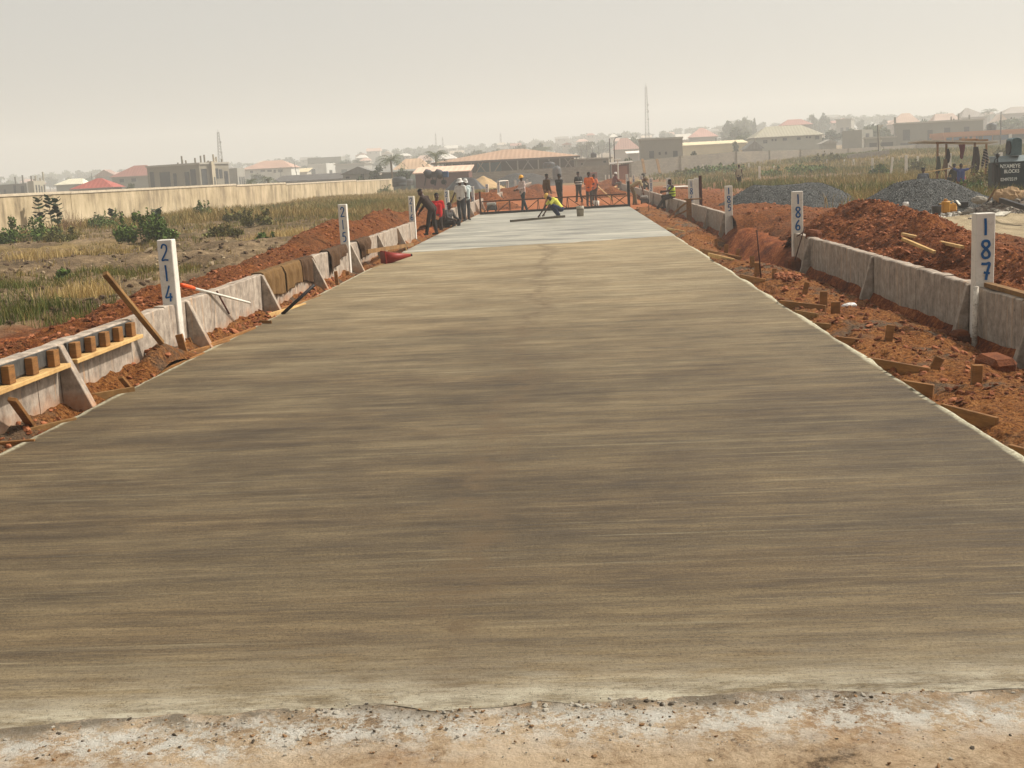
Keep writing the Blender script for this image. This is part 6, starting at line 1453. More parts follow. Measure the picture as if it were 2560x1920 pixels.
    # orange and blue building
    Y = 232; t = thing('painted_school', 'long low orange and blue painted building at the right edge', 'building', at_y(2460, 350, Y), 'houses of the hazy town')
    a, b = at_y(2361, 335, Y), at_y(2640, 320, Y); zt = at_y(2460, 326.5, Y).z; zm = zt-.85; zb = gz1(a.x, Y)-1.5
    orange = col('orange', (186, 120, 74)); blue = col('blue', (76, 100, 132))
    obj('wall', MB().bb((a.x, Y, zb), (b.x, Y+8, zm)), orange, t); obj('parapet', MB().bb((a.x-.3, Y-.5, zm+.004), (b.x, Y+8.4, zt)), orange, t)
    for u0, u1, m in ((2366, 2380, blue), (2384, 2404, blue), (2446, 2452, GL), (2440, 2444, blue), (2458, 2480, blue), (2503, 2526, blue), (2530, 2560, GL), (2424, 2430, GL), (2412, 2418, GL), (2448, 2456, GL), (2482, 2500, GL)):
        p, q = at_y(u0, 340, Y), at_y(u1, 340, Y); obj('panel' if m is blue else 'window', MB().bb((p.x, Y-.06, zb+.5), (q.x, Y-.004, zm-.12)), m, t)
    p = at_y(2524, 340, Y); obj('column', MB().bb((p.x-.25, Y-.5, zb), (p.x+.25, Y-.1, zm)), col('colwhite', (206, 200, 190)), t)
    # kiosk
    Y = 138; a, b = at_y(1531, 412, Y), at_y(1572, 408, Y); t = thing('kiosk', 'brown wooden kiosk with a sheet roof by the white lamp post', 'kiosk', (a.x, Y, 0))
    obj('wall', MB().bb((a.x, Y, -.4), (b.x, Y+2.2, a.z)), col('kiosk', (112, 66, 52)), t); obj('roof', MB().prism([(a.x-.3, Y-.5, a.z+.02), (b.x+.5, Y-.5, a.z+.12), (b.x+.5, Y+2.6, a.z+.3), (a.x-.3, Y+2.6, a.z+.2)], (0, 0, .08)), col('kroof', (150, 140, 130)), t)
    p = at_y(1557, 430, Y); obj('door', MB().bb((p.x-.4, Y-.05, -.3), (p.x+.5, Y-.004, a.z-.2)), col('kdoor', (150, 96, 74)), t)
    a, b = at_y(1472, 431, 152), at_y(1493, 429, 152); tag(obj('container', MB().bb((a.x, 152, -.3), (b.x, 154, a.z)), col('rustred', (120, 70, 58)), bevel=.05), 'small rust red container before the low grey wall', 'container')
    # far houses scattered over the slope, told apart by their neighbours
    lm = [(60, 'the left edge rooms'), (322, 'the pinkish hip roof'), (470, 'the large unfinished building'), (552, 'the left mast'), (665, 'the wide white house'), (810, 'the grey flats'), (890, 'the grey front gable'), (975, 'the taller palm'), (1120, 'the shed left end'), (1270, 'the shed ridge'), (1440, 'the shed right end'), (1525, 'the street pole'), (1620, 'the tall right mast'), (1760, 'the wide pink roof'), (1975, 'the grey green roof'), (2110, 'the tall flat topped house'), (2265, 'the beige hip roof'), (2430, 'the pointed roof')]
    rs = random.Random(5); cols = [((206, 168, 150), 'pinkish'), ((196, 180, 160), 'beige'), ((170, 120, 106), 'reddish'), ((226, 220, 208), 'whitish'), ((140, 134, 126), 'grey')]
    for i, (x, nm) in enumerate(lm):
        ys = float(np.interp(x, SKY[:, 0], SKY[:, 1]))
        for k in range(3):
            px = x+rs.uniform(-42, 42)*(.5+k*.4); w = rs.uniform(22, 40); dy = (14, 22, 9)[k]+rs.uniform(-2, 3); Y = (620, 520, 760)[k]+rs.uniform(-40, 40)
            c, cn = cols[(i*3+k*2) % 5]
            H('tiny hazy house with a %s roof, %s of three above %s' % (cn, ('middle', 'lowest', 'highest')[k], nm), px-w/2, px+w/2, ys+dy, ys+dy-rs.uniform(5, 8), Y, rs.choice(['hip', 'hip', 'gable', 'front']), rc=c, wall=(176, 170, 160), wins=((px-w*.2, ys+dy+4, 3, 3), (px+w*.2, ys+dy+4, 3, 3)), group='tiny hazy houses on the far slope')
# ------------------------------------------------------------------ trees
SKY = np.array([(-60, 440), (0, 437), (30, 434), (72, 441), (100, 430), (140, 425), (200, 422), (265, 421), (315, 417), (400, 414), (480, 412), (560, 405), (640, 401), (720, 394), (800, 388), (860, 388), (900, 378), (985, 367), (1020, 366), (1100, 358), (1160, 364), (1225, 355), (1260, 352), (1320, 348), (1400, 345), (1430, 338), (1490, 332), (1575, 326), (1610, 330), (1660, 322), (1720, 318), (1800, 312), (1840, 300), (1870, 294), (1900, 306), (1960, 306), (2010, 300), (2040, 284), (2090, 288), (2150, 284), (2220, 284), (2300, 288), (2345, 280), (2400, 284), (2440, 276), (2500, 280), (2560, 268), (2640, 262)], float)
def leafm(name, c1, c2, obj_=False):
    n = NT(name); a = n.n('ShaderNodeNewGeometry'); r = a.outputs['Random Per Island']
    c = n.ramp(r, [(.0, lin(*c2)), (.6, lin(*c1)), (1, tuple(min(1, x*1.35) for x in lin(*c1)))])
    m = n.fin(c, .75, .2)
    n.b.inputs['Subsurface Weight'].default_value = 0
    MAT[name] = m; return m
def leaves(n, clumps, size, jit=.5, flat=.0):
    """n leaf quads spread through ellipsoid clumps [(c, r)]"""
    vol = np.array([r[0]*r[1]*r[2] for c, r in clumps])**.67; idx = rng.choice(len(clumps), n, p=vol/vol.sum())
    d = rng.normal(size=(n, 3)); d /= np.linalg.norm(d, axis=1)[:, None]; rad = rng.random(n)**.45
    C = np.array([c for c, r in clumps])[idx]; Rr = np.array([r for c, r in clumps])[idx]
    P = C+d*Rr*rad[:, None]
    a = rng.normal(size=(n, 3)); a[:, 2] *= 1-flat; a /= np.linalg.norm(a, axis=1)[:, None]; b = np.cross(a, rng.normal(size=(n, 3))); b /= np.linalg.norm(b, axis=1)[:, None]
    s = size*(1-jit/2+jit*rng.random(n))[:, None]
    v = np.stack([P-a*s, P+b*s*.45, P+a*s, P-b*s*.45], 1).reshape(-1, 3)
    return v, np.arange(4*n).reshape(n, 4)
def make_tree(name, seed, w, h, n, size, m, trunk, clumps=9, th=.3):
    """tree of unit: height h, crown width w, root at origin"""
    r = random.Random(seed); t = thing(name, None, 'tree'); cl = []
    for i in range(clumps):
        a = r.uniform(0, 6.28); q = r.random()**.5*w*.36; z = h*(th+.12+(1-th-.2)*r.random()*(1-.4*q/(w*.36)))
        cl.append(((q*math.cos(a), q*math.sin(a), z), (w*r.uniform(.14, .25), w*r.uniform(.14, .25), h*r.uniform(.09, .17))))
    cl.append(((0, 0, h*.78), (w*.2, w*.2, h*.17)))
    mb = MB(); top = V((w*.03, 0, h*.62)); mb.tube([(0, 0, -.6), (w*.01, 0, h*.25), top], [h*.035, h*.026, h*.012], 7)
    for c, rr in cl[:6]: mb.tube([V((w*.01, 0, h*r.uniform(.22, .4))), V(c)*.6+V((0, 0, h*.15)), V(c)], [h*.016, h*.010, h*.004], 5)
    obj('trunk', mb, trunk, t, True)
    v, f = leaves(n, cl, size); npmesh('crown', v, f, m, t)
    return t
def make_palm(name, h, m, trunk, seed=1, nf=15, L=2.4):
    r = random.Random(seed); t = thing(name, None, 'palm tree'); mb = MB(); mb.tube([(0, 0, -.5), (.15, 0, h*.5), (.1, 0, h)], [.2, .15, .13], 8); obj('trunk', mb, trunk, t, True)
    fr = MB()
    for i in range(nf):
        a = 6.28*i/nf+r.uniform(-.2, .2); e = r.uniform(.1, 1.2); d = V((math.cos(a), math.sin(a), 0)); pts = []
        for k in range(8):
            u = k/7; pts.append(V((.1, 0, h))+d*(L*u*math.cos(e*(1-u*.3)))+V((0, 0, L*(math.sin(e)*u-.75*u*u))))
        s = d.cross(V((0, 0, 1)))
        for k in range(7):
            p, q = pts[k], pts[k+1]
            for sg in (-1, 1):
                ln = L*.28*math.sin(math.pi*(.12+.8*(k+.5)/7)); 
                for w_ in (0, .5):
                    b = p.lerp(q, w_); fr.add([b, b.lerp(q, .35), b.lerp(q, .35)+s*sg*ln+V((0, 0, -ln*.45))+d*ln*.25], [(0, 1, 2)])
    obj('crown', fr, m, t, fix=False); return t
def build_trees():
    bark = mat('bark', lin(96, 80, 64), lin(64, 52, 42), 4, .95, .4, 12, kind='obj')
    g1 = leafm('leaf_dark', (62, 76, 42), (34, 44, 26)); g2 = leafm('leaf_mid', (86, 96, 54), (46, 56, 32)); g3 = leafm('leaf_grey', (92, 96, 70), (56, 60, 44))
    protos = [make_tree('broadleaf_tree', 1, 10, 10, 950, .62, g1, bark), make_tree('broadleaf_tree', 2, 12, 9, 950, .62, g2, bark, 11), make_tree('broadleaf_tree', 3, 7, 11, 800, .55, g1, bark, 9, .25), make_tree('broadleaf_tree', 4, 14, 9, 1100, .66, g3, bark, 13, .2)]
    marks = [(20, 'the left edge rooms'), (230, 'the bright red roof'), (420, 'the large unfinished building'), (552, 'the left mast'), (665, 'the wide white house'), (810, 'the grey flats'), (975, 'the taller palm'), (1115, 'the white roof'), (1270, 'the shed ridge'), (1410, 'the shed right end'), (1525, 'the street pole'), (1617, 'the tall right mast'), (1760, 'the wide pink roof'), (1890, 'the green roof left end'), (2016, 'the green roof right end'), (2110, 'the tall flat topped house'), (2197, 'the flagpole'), (2265, 'the beige hip roof'), (2370, 'the pale brown roof'), (2430, 'the pointed roof'), (2535, 'the edge hip roof')]
    shp = ['round', 'broad', 'slim', 'spreading']; rs = random.Random(3); seen = {}; first = set(); made = []
    spots = []
    x = -40
    while x < 2620:
        ys = float(np.interp(x, SKY[:, 0], SKY[:, 1])); spots.append((x, ys+rs.uniform(-3, 4), rs.uniform(42, 78), rs.uniform(700, 930), 'on the skyline')); x += rs.uniform(26, 40)
    x = -20
    while x < 2600:
        ys = float(np.interp(x, SKY[:, 0], SKY[:, 1])); spots.append((x, ys+rs.uniform(12, 20), rs.uniform(32, 56), rs.uniform(430, 640), 'mid slope')); x += rs.uniform(40, 62)
    # particular trees
    spots += [(1862, 289, 44, 520, 'standing high'), (1886, 293, 18, 520, 'standing high'), (2032, 281, 26, 520, 'standing high'), (2058, 280, 34, 530, 'standing high'), (2180, 308, 90, 320, 'in the town'), (2130, 320, 60, 310, 'in the town'), (2310, 296, 50, 350, 'in the town'), (1838, 350, 24, 240, 'in the town'), (1735, 376, 36, 190, 'in the town'), (1570, 392, 52, 180, 'in the town'), (945, 410, 40, 185, 'in the town'), (1002, 418, 46, 172, 'in the town'), (640, 432, 60, 330, 'in the town'), (900, 438, 40, 172, 'in the town'), (325, 455, 34, 178, 'in the town'), (1820, 300, 60, 480, 'in the town'), (2420, 296, 60, 380, 'in the town'), (2530, 292, 90, 330, 'in the town'), (1300, 358, 60, 420, 'in the town'), (1350, 355, 60, 400, 'in the town'), (1190, 372, 70, 420, 'in the town'), (860, 398, 70, 440, 'in the town'), (1470, 350, 60, 400, 'in the town'), (1585, 338, 50, 400, 'in the town'), (1655, 340, 48, 390, 'in the town'), (1838, 316, 66, 380, 'in the town'), (1850, 334, 44, 320, 'in the town'), (2076, 322, 60, 330, 'in the town'), (2212, 320, 66, 330, 'in the town'), (2232, 334, 50, 300, 'in the town'), (2352, 306, 70, 350, 'in the town'), (2492, 302, 60, 390, 'in the town'), (2566, 306, 80, 320, 'in the town'), (2150, 330, 50, 300, 'in the town'), (1700, 352, 40, 330, 'in the town'), (2040, 352, 40, 290, 'in the town')]
    cnt = {}
    info = []
    for (px, yt, w, Y, plc) in spots:
        mk_ = min(marks, key=lambda q: abs(q[0]-px)); side = 'left of' if px < mk_[0] else 'right of'
        k = rs.randrange(4); key = (mk_[1], side, plc); cnt[key] = cnt.get(key, 0)+1; info.append((px, yt, w, Y, plc, mk_[1], side, k, abs(px-mk_[0]), key))
    order = {}
    for it in sorted(info, key=lambda q: q[8]): order.setdefault(it[9], []).append(it)
    ordn = ['nearest', 'second', 'third', 'fourth', 'fifth', 'sixth', 'seventh', 'eighth']
    for key, lst in order.items():
        for j, (px, yt, w, Y, plc, m_, side, k, _, _) in enumerate(lst):
            top = at_y(px, yt, Y); z0 = gz1(top.x, Y); h = max(3.5, top.z-z0); ww = w*Y/F
            pr = protos[k]; ph = [10, 9, 11, 9][k]; pw = [10, 12, 7, 14][k]
            lab = 'hazy %s tree %s, %s%s' % (shp[k], plc, (ordn[j]+' ' if len(lst) > 1 else ''), side+' '+m_)
            if k not in first: first.add(k); o = pr
            else: o = copy_tree(pr)
            o.location = (top.x, Y, top.z-h); o.rotation_euler = (0, 0, rs.uniform(0, 6.28)); sxy = ww/pw*rs.uniform(.95, 1.15); o.scale = (sxy, sxy, h/ph*1.02)
            o['label'] = lab; o['group'] = 'hazy trees over the town'
    # palms
    pl = leafm('palm_leaf', (86, 92, 56), (52, 58, 36)); pt = mat('palm_trunk', lin(120, 104, 84), lin(86, 72, 58), 4, .95)
    P = [('palm tree with drooping fronds left of the beige hip roof', 975, 392, 168, 1.0), ('palm tree with upswept fronds before the market shed roof', 1087, 380, 176, 1.0), ('small palm right of the white house behind the left wall', 668, 440, 150, .55), ('small bushy palm behind the left wall below the narrow block house', 625, 446, 150, .5), ('far palm in the haze left of the market shed right end', 1362, 366, 330, 1.3), ('far palm in the haze above the market shed ridge', 1330, 368, 330, 1.2), ('palm on the right skyline beside the pointed roof', 2472, 272, 430, 1.6)]
    for i, (lab, px, yt, Y, s) in enumerate(P):
        p = at_y(px, yt+8, Y); z0 = gz1(p.x, Y); h = max(2.0, p.z-z0)
        o = make_palm('palm_tree', h, pl, pt, i+2, 15, 2.3*s*1.1); o.location = (p.x, Y, z0); o['label'] = lab; o['group'] = 'palms in the town'
# ------------------------------------------------------------------ masts and poles
def build_masts():
    st = mat('mast_steel', lin(120, 112, 106), lin(86, 80, 76), 1, .6, 0); rw = mat('mast_red', lin(150, 92, 84), None, 1, .6, 0)
    def mast(lab, top, base, Y, w0, w1, dish=(), n=16, r=.07):
        a, b = at_y(*base, Y), at_y(*top, Y); b.x = b.x*.35+a.x*.65 if abs(b.x-a.x) > 4 else a.x; z0 = gz1(a.x, Y); h = b.z-z0
        t = thing('lattice_mast', lab, 'mast', (a.x, Y, z0)); leg = MB(); br = MB()
        def P(i, c): 
            u = i/n; w = w0+(w1-w0)*u; q = [(-1, -1), (1, -1), (1, 1), (-1, 1)][c % 4]; return V((a.x+(b.x-a.x)*u+q[0]*w/2, Y+q[1]*w/2, z0+h*u))
        for c in range(4): leg.tube([P(0, c), P(n, c)], [r*1.4, r], 5)
        for i in range(n):
            for c in range(4): br.tube([P(i, c), P(i+1, c+1)], r*.55, 4).tube([P(i, c), P(i, c+1)], r*.5, 4)
        obj('legs', leg, st, t); obj('bracing', br, st, t)
        for u, s in dish: p = V((a.x+w0*.3, Y-.4, z0+h*u)); obj('antenna', MB().lathe(p, [(.1, -.3), (s, 0), (s, .3), (.1, .3)], 12, axis='X'), st, t)
        obj('spike', MB().tube([(b.x, Y, z0+h), (b.x, Y, z0+h*1.05)], [r, r*.6], 5), st, t)
    mast('tall lattice mast standing over the town, right of the road end', (1614, 216), (1618, 332), 560, 2.0, .7, ((.62, .55), (.50, .5), (.72, .45)), 20, .09)
    mast('slim lattice mast above the large unfinished building', (545, 330), (552, 408), 480, 2.2, .6, ((.6, .5), (.8, .45)), 16, .08)
    mast('faint mast, taller of two on the ridge left of the market shed', (1090, 334), (1090, 360), 850, 1.3, .5, (), 8, .12)
    mast('faint mast, shorter of two on the ridge left of the market shed', (1107, 344), (1107, 360), 850, 1.3, .5, (), 6, .12)
    mast('faint mast on the ridge above the market shed ridge', (1252, 334), (1252, 354), 850, 1.6, .6, (), 6, .13)
    gp = mat('pole_grey', lin(92, 88, 84), lin(66, 62, 60), 3, .7)
    def pole(lab, px, yt, yb, Y, r=.09, name='utility_pole', m=gp, lean=0):
        a, b = at_y(px, yb, Y), at_y(px, yt, Y); o = obj(name, MB().tube([(a.x, Y, min(a.z, gz1(a.x, Y))-.3), (a.x+lean, Y, b.z)], [r, r*.7], 7), m, None, True); return tag(o, lab, 'pole', 'poles in the town')
    pole('tall dark utility pole right of the market shed', 1526, 346, 412, 165, .11)
    for lab, px, yt in (('thin pole left of the rooftop tank', 1468, 364), ('thin pole behind the rooftop tank', 1482, 366), ('thin pole right of the rooftop tank', 1498, 365), ('faint thin pole left of the thin roof poles', 1454, 374)): pole(lab, px, yt, 400, 215, .06)
    pole('dark pole rising above the orange and blue building', 2501, 279, 362, 200, .12); pole('crooked wooden pole before the grey flats', 748, 403, 448, 250, .09, lean=-.8); pole('short pole on the left before the wide white house', 703, 418, 448, 260, .07); pole('short thin pole above the bright red roof', 230, 432, 450, 260, .09)
    pole('wooden pole before the palms', 1012, 404, 440, 200, .05)
    def lamp(lab, px, yt, yb, Y, arm):
        a, b = at_y(px, yb, Y), at_y(px, yt, Y); s = Y/F; t = thing('street_lamp', lab, 'street lamp', (a.x, Y, a.z))
        obj('post', MB().tube([(a.x, Y, min(a.z, gz1(a.x, Y))-.3), (a.x, Y, b.z-.6), (a.x+arm*.2, Y, b.z-.15), (a.x+arm*.7, Y, b.z)], [.11, .08, .07, .06], 7), gp if arm else WHITE, t, True)
        obj('lamp_head', MB().box((a.x+arm*.9, Y, b.z+.02), (.5 if arm else .7, .25, .12)), gp if arm else WHITE, t, bevel=.03)
    lamp('street lamp with a curved arm before the pink roof', 1537, 342, 410, 190, 1.1); lamp('white lamp post standing before the brown kiosk', 1546, 399, 450, 130, 0)
# ------------------------------------------------------------------ plants and grass
def build_plants():
    gr = leafm('weed_green', (92, 112, 50), (48, 64, 28)); dk = leafm('milkweed_green', (56, 78, 48), (24, 36, 24)); ol = leafm('olive_weed', (112, 108, 58), (70, 64, 34)); st = mat('plant_stem', lin(110, 100, 62), lin(70, 60, 40), 8, .9, kind='obj'); dry = mat('dry_twig', lin(140, 108, 82), lin(92, 66, 50), 6, .95)
    def shrub(lab, px, yb, w, h, m, n, size, Y=None, spikes=8):
        p = hit(px, yb) if Y is None else at_y(px, yb, Y); z = gz1(p.x, p.y); s = p.y/F; W, Hh = w*s, h*s; t = thing('shrub', lab, 'shrub', (p.x, p.y, z), 'green shrubs in the fields')
        cl = []; mb = MB()
        for i in range(7+int(w/20)):
            x = random.uniform(-.5, .5)*W; hh = Hh*random.uniform(.45, 1)*(1-.5*abs(x/W)); cl.append(((p.x+x, p.y+random.uniform(-.3, .3)*W, z+hh*.5), (W*.14+.05, W*.14+.05, hh*.5)))
        for i in range(spikes):
            x = random.uniform(-.45, .45)*W; hh = Hh*random.uniform(.8, 1.2); q = V((p.x+x, p.y, z)); tp = q+V((random.uniform(-.15, .15)*Hh, 0, hh)); mb.tube([q, tp], [.012, .005], 4); cl.append((tuple(q.lerp(tp, .8)), (.05+W*.02, .05+W*.02, hh*.22)))
        v, f = leaves(n, cl, size); v[:, 2] = np.maximum(v[:, 2], z-.05); npmesh('foliage', v-np.array([p.x, p.y, z]), f, m, t); obj('stems', mb, st, t)
    shrub('wide weedy green shrub at the left picture edge by the wall', 50, 606, 150, 62, gr, 2600, .07, spikes=14)
    shrub('leafy green shrub before the left wall, right of the tall milkweeds', 270, 572, 80, 46, gr, 1300, .06)
    shrub('large grey green shrub before the left boundary wall', 372, 604, 130, 74, gr, 2600, .075, spikes=12)
    shrub('low weed patch between the milkweeds and the wall', 150, 606, 90, 40, ol, 1000, .06)
    shrub('small bright green weed alone on the left field', 162, 690, 46, 34, gr, 500, .05, spikes=9)
    shrub('round green shrub near the middle of the left boundary wall', 505, 548, 46, 44, gr, 700, .08)
    shrub('upright dark green shrub beside the milkweeds at the far wall', 738, 506, 52, 40, dk, 800, .11)
    shrub('small green shrub near the far end of the left wall', 915, 486, 36, 20, gr, 400, .10)
    shrub('bushy green shrub at the far end of the left wall', 972, 486, 46, 22, gr, 500, .12)
    for lab, px, yb, w, h in (('green weed clump in the dry grass left of post 215', 650, 572, 70, 44), ('bright green weed by the red bank left of post 215', 665, 604, 40, 22), ('green weed clump farther left of post 215', 590, 560, 60, 28), ('green weed clump in the dry grass right of the large shrub', 560, 600, 80, 26)): shrub(lab, px, yb, w, h, gr if 'bright' in lab else ol, 900, .07)
    for lab, px, yb, w, h in (('green brush before the far grey wall at the walking person', 1800, 436, 150, 26), ('green brush right of the walking person', 1990, 436, 170, 24), ('dark tall grass clump by the far grey wall', 2070, 408, 60, 24), ('bright green bush between the white field posts', 2202, 440, 46, 26), ('bush right of the tallest white field post', 2288, 432, 40, 28), ('leafy weeds behind the clothes shelter', 2470, 470, 90, 56), ('low green weeds before the teal machine', 2440, 478, 80, 26), ('bush at the upper right behind the teal machine', 2510, 402, 56, 30), ('low dark bush by the far block wall', 1596, 430, 40, 20), ('scrub on the right field behind post 184', 1720, 440, 80, 18)):
        p = hit(px, yb); shrub(lab, px, yb, w, h, gr if 'green' in lab else ol, 1100, .0013*p.y)
    # milkweeds
    def milk(lab, px, yb, yt, lean=0, leafk=1.0, nodes=9):
        p = hit(px, yb); z = gz1(p.x, p.y); s = p.y/F; h = (yb-yt)*s; t = thing('milkweed', lab, 'plant', (p.x, p.y, z), 'milkweed plants by the boundary wall'); mb = MB(); top = V((p.x+lean*h, p.y, z+h)); b = V((p.x, p.y, z)); mb.tube([b-V((0, 0, .1)), b.lerp(top, .5)+V((lean*h*.1, 0, 0)), top], [.028, .02, .01], 6); obj('stem', mb, st, t)
        lf = MB()
        for i in range(nodes):
            u = .32+.68*i/(nodes-1); c = b.lerp(top, u); a0 = i*1.57+random.uniform(-.3, .3); L_ = .33*leafk*(1.15-.5*abs(u-.6))*random.uniform(.9, 1.1)*(s/.0185)**.6
            for k in range(3):
                a = a0+k*math.pi*2/3+random.uniform(-.5, .5); d = V((math.cos(a), math.sin(a), random.uniform(.05, .8))).normalized(); sd = d.cross(V((0, 0, 1))).normalized(); nn = sd.cross(d)
                pts = [c, c+d*L_*.3+sd*L_*.36, c+d*L_*.7+sd*L_*.40, c+d*L_+nn*.02, c+d*L_*.7-sd*L_*.40, c+d*L_*.3-sd*L_*.36]; mid = c+d*L_*.5-nn*L_*.08
                lf.add(pts+[mid], [(q, (q+1) % 6, 6) for q in range(6)])
        obj('leaf', lf, dk, t, True, fix=False)
    for a in (('tall thick leaved milkweed, left of two at the left wall', 104, 582, 496, 0, 1.0, 8), ('tall leaning milkweed, right of two at the left wall', 134, 584, 494, -.04, 1.0, 8), ('dense milkweed stem touching the leaning one', 150, 592, 502, -.02, 1.0, 8), ('short milkweed with a leafy top before the wall', 284, 566, 530, 0, 1.0, 5), ('young milkweed on top of the large shrub', 395, 580, 524, .03, 1.0, 8), ('milkweed, tallest of the group at the wall middle', 645, 510, 464, .02, 1.0, 8), ('milkweed beside the tallest of the wall middle group', 634, 514, 482, 0, .9, 6), ('round topped milkweed, third in the wall middle group', 665, 508, 478, 0, 1.0, 6), ('milkweed, fourth in the wall middle group', 687, 508, 473, .04, .9, 6), ('slender milkweed, last in the wall middle group', 708, 504, 471, 0, .9, 6), ('lone milkweed with bare lower stem near the far wall end', 820, 492, 460, .06, .9, 6), ('milkweed right behind the lone one near the far wall end', 829, 492, 464, .04, .8, 5), ('milkweed with hanging leaves, left of the last pair', 851, 492, 471, 0, .8, 5), ('milkweed with hanging leaves, right of the last pair', 862, 492, 472, .03, .8, 5)): milk(*a)
    # dry twigs
    mb = MB(); p0 = hit(175, 578)
    for i in range(60):
        b = V((p0.x+random.uniform(-1, 1)*.55, p0.y+random.uniform(-.4, .4), gz1(p0.x, p0.y)-.05)); mb.tube([b, b+V((random.uniform(-.25, .25), random.uniform(-.2, .2), random.uniform(.5, 1.15)))], [.008, .003], 4)
    tag(obj('dry_bush', mb, dry), 'bare pinkish dry bush beside the milkweeds at the left wall', 'dry bush')
    # ---- grass
    n = NT('grass_blades'); a = n.n('ShaderNodeAttribute'); a.attribute_name = 'tint'; n_s = n.n('ShaderNodeSeparateColor'); n.l(a.outputs['Color'], n_s.inputs[0])
    c = n.ramp(n_s.outputs[0], [(0, lin(74, 90, 38)), (.3, lin(112, 112, 58)), (.55, lin(146, 126, 74)), (.8, lin(180, 152, 98)), (1, lin(206, 180, 124))]); GM = n.fin(c, .85, .15)
    def grass(name, lab, X, Y, tint, hgt, wid):
        k = len(X); Z = gz(X, Y); a = rng.random(k)*6.283; bend = rng.normal(size=(k, 2))*.35
        dx, dy = np.cos(a)*wid, np.sin(a)*wid*.6; b0 = np.stack([X-dx, Y-dy, Z-.03], 1); b1 = np.stack([X+dx, Y+dy, Z-.03], 1)
        m0 = np.stack([X-dx*.7+bend[:, 0]*hgt*.3, Y-dy*.7+bend[:, 1]*hgt*.3, Z+hgt*.6], 1); m1 = np.stack([X+dx*.7+bend[:, 0]*hgt*.3, Y+dy*.7+bend[:, 1]*hgt*.3, Z+hgt*.6], 1); tp = np.stack([X+bend[:, 0]*hgt, Y+bend[:, 1]*hgt, Z+hgt], 1)
        v = np.stack([b0, b1, m1, m0, tp], 1).reshape(-1, 3); i = np.arange(k)*5
        f = np.concatenate([np.stack([i, i+1, i+2], 1), np.stack([i, i+2, i+3], 1), np.stack([i+3, i+2, i+4], 1)])
        o = npmesh(name, v, f, GM); at = o.data.color_attributes.new('tint', 'FLOAT_COLOR', 'POINT'); tt = np.repeat(np.clip(tint, 0, 1), 5); at.data.foreach_set('color', np.stack([tt, tt, tt, np.ones_like(tt)], 1).astype(np.float32).ravel())
        return tag(o, lab, 'grass', kind='stuff')
    def field(n, x0, x1, y0, y1, dens, ex=1.6, tuft=6):
        """clustered tufts; x0/x1 given as functions of y"""
        m = n//tuft; y = y0*(y1/y0)**(rng.random(m*4)**(1/ex)); u = rng.random(m*4); x = x0(y)+(x1(y)-x0(y))*u
        keep = rng.random(m*4) < dens(x, y); x, y = x[keep][:m], y[keep][:m]
        sp = .035+y*.0012; x = np.repeat(x, tuft)+rng.normal(size=len(x)*tuft)*np.repeat(sp, tuft); y = np.repeat(y, tuft)+rng.normal(size=len(y)*tuft)*np.repeat(sp, tuft)*2; return x, y
    wl = lambda y: np.where(y < 50, -y*.56-2, -30+.052*y)
    d1 = lambda x, y: np.clip(sstep(-.02, .35, fbm(x*.22, y*.16, 3, 77))*.8+.03+.3*sstep(40, 56, y), 0, 1)*(x < -7.4-.6*vnoise(x, y, 4))
    x, y = field(42000, wl, lambda y: -7.2+0*y, 13, 72, d1, 1.2, 9); t = np.clip(.5+.55*fbm(x*.28, y*.2, 3, 101)+rng.normal(size=len(x))*.13, 0, 1); near = sstep(50, 24, y)
    grass('left_grass', 'dry and green grass tufts on the left field', x, y, t, (.05+.13*rng.random(len(x)))*(1+.8*sstep(38, 62, y)), .003+y*.00018)
    x, y = field(52000, lambda y: np.maximum(-30+.052*y, -y*.5), lambda y: -6.2-.01*y, 60, 150, lambda x, y: .15+.85*sstep(-.25, .3, fbm(x*.12, y*.09, 3, 5)), 1.0, 6); t = np.clip(.56+.4*fbm(x*.15, y*.1, 3, 103)+rng.normal(size=len(x))*.13-.10*sstep(-15, -25, x), 0, 1)
    grass('tall_dry_grass', 'tall dry brown grass in the far left field', x, y, t, (.22+.40*rng.random(len(x)))*(.5+.8*vnoise(x*.2, y*.1, 9)), .006+y*.00022)
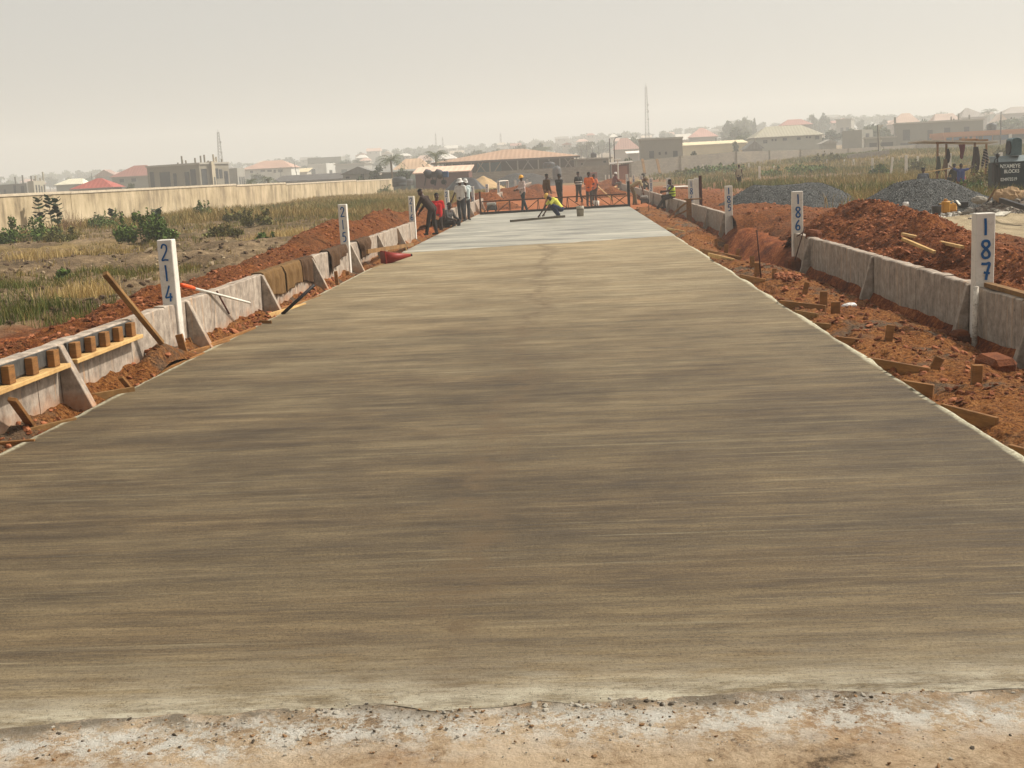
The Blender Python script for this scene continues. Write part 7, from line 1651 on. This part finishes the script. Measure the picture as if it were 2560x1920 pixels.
    dens = lambda x, y: np.clip(.25+.9*fbm(x*.09, y*.07, 3, 55)+.35*sstep(100, 140, y), 0, 1)*(1-((x > 6.5) & (y < 42)))*np.clip((x-9)/4, 0, 1)
    x, y = field(70000, lambda y: 8+0*y, lambda y: y*.47+3, 42, 205, dens, 1.0, 7); t = np.clip(.42+.55*fbm(x*.1, y*.08, 3, 105)+rng.normal(size=len(x))*.13, 0, 1)
    grass('right_grass', 'green and straw grass over the right field', x, y, t, (.16+.45*rng.random(len(x)))*(.6+.9*vnoise(x*.13, y*.1, 19)), .006+y*.00022)
    # straw tufts
    mb = None
    xs, ys = [], []
    for px, py, k, r_ in ((205, 742, 700, .28), (165, 640, 500, .35), (705, 598, 900, .6), (770, 545, 900, .9), (60, 660, 300, .3), (1150, 452, 300, 1.2), (330, 560, 200, .4)):
        p = hit(px, py); xs.append(p.x+rng.normal(size=k)*r_*1.2); ys.append(p.y+rng.normal(size=k)*r_)
    x, y = np.concatenate(xs), np.concatenate(ys); grass('straw_tufts', 'pale straw tufts on the left field', x, y, .9+.08*rng.normal(size=len(x)), .12+.22*rng.random(len(x)), .003+y*.0002)
    xs, ys = [], []
    for px, py, k, r_ in ((60, 805, 700, .5), (120, 800, 450, .4), (200, 815, 500, .16), (20, 775, 400, .5), (285, 690, 200, .3)):
        p = hit(px, py); xs.append(p.x+rng.normal(size=k)*r_*1.4); ys.append(p.y+rng.normal(size=k)*r_)
    x, y = np.concatenate(xs), np.concatenate(ys); grass('near_green_grass', 'longer green grass behind the nearest left wall', x, y, .2+.16*rng.normal(size=len(x)), .08+.2*rng.random(len(x)), .003+y*.0002)
import time as _t
for f in (build_ground, build_road, build_verges, build_banks, build_posts, build_walls, build_formwork, build_timbers, build_cloths, build_left_small, build_truss, build_people, build_heaps, build_rubbish, build_shelter, build_machine, build_field_things, build_rubble, build_boundaries, build_houses, build_trees, build_masts, build_plants, build_haze):
    _a = _t.time(); f(); print('BUILD %-20s %.1fs' % (f.__name__, _t.time()-_a), flush=True)
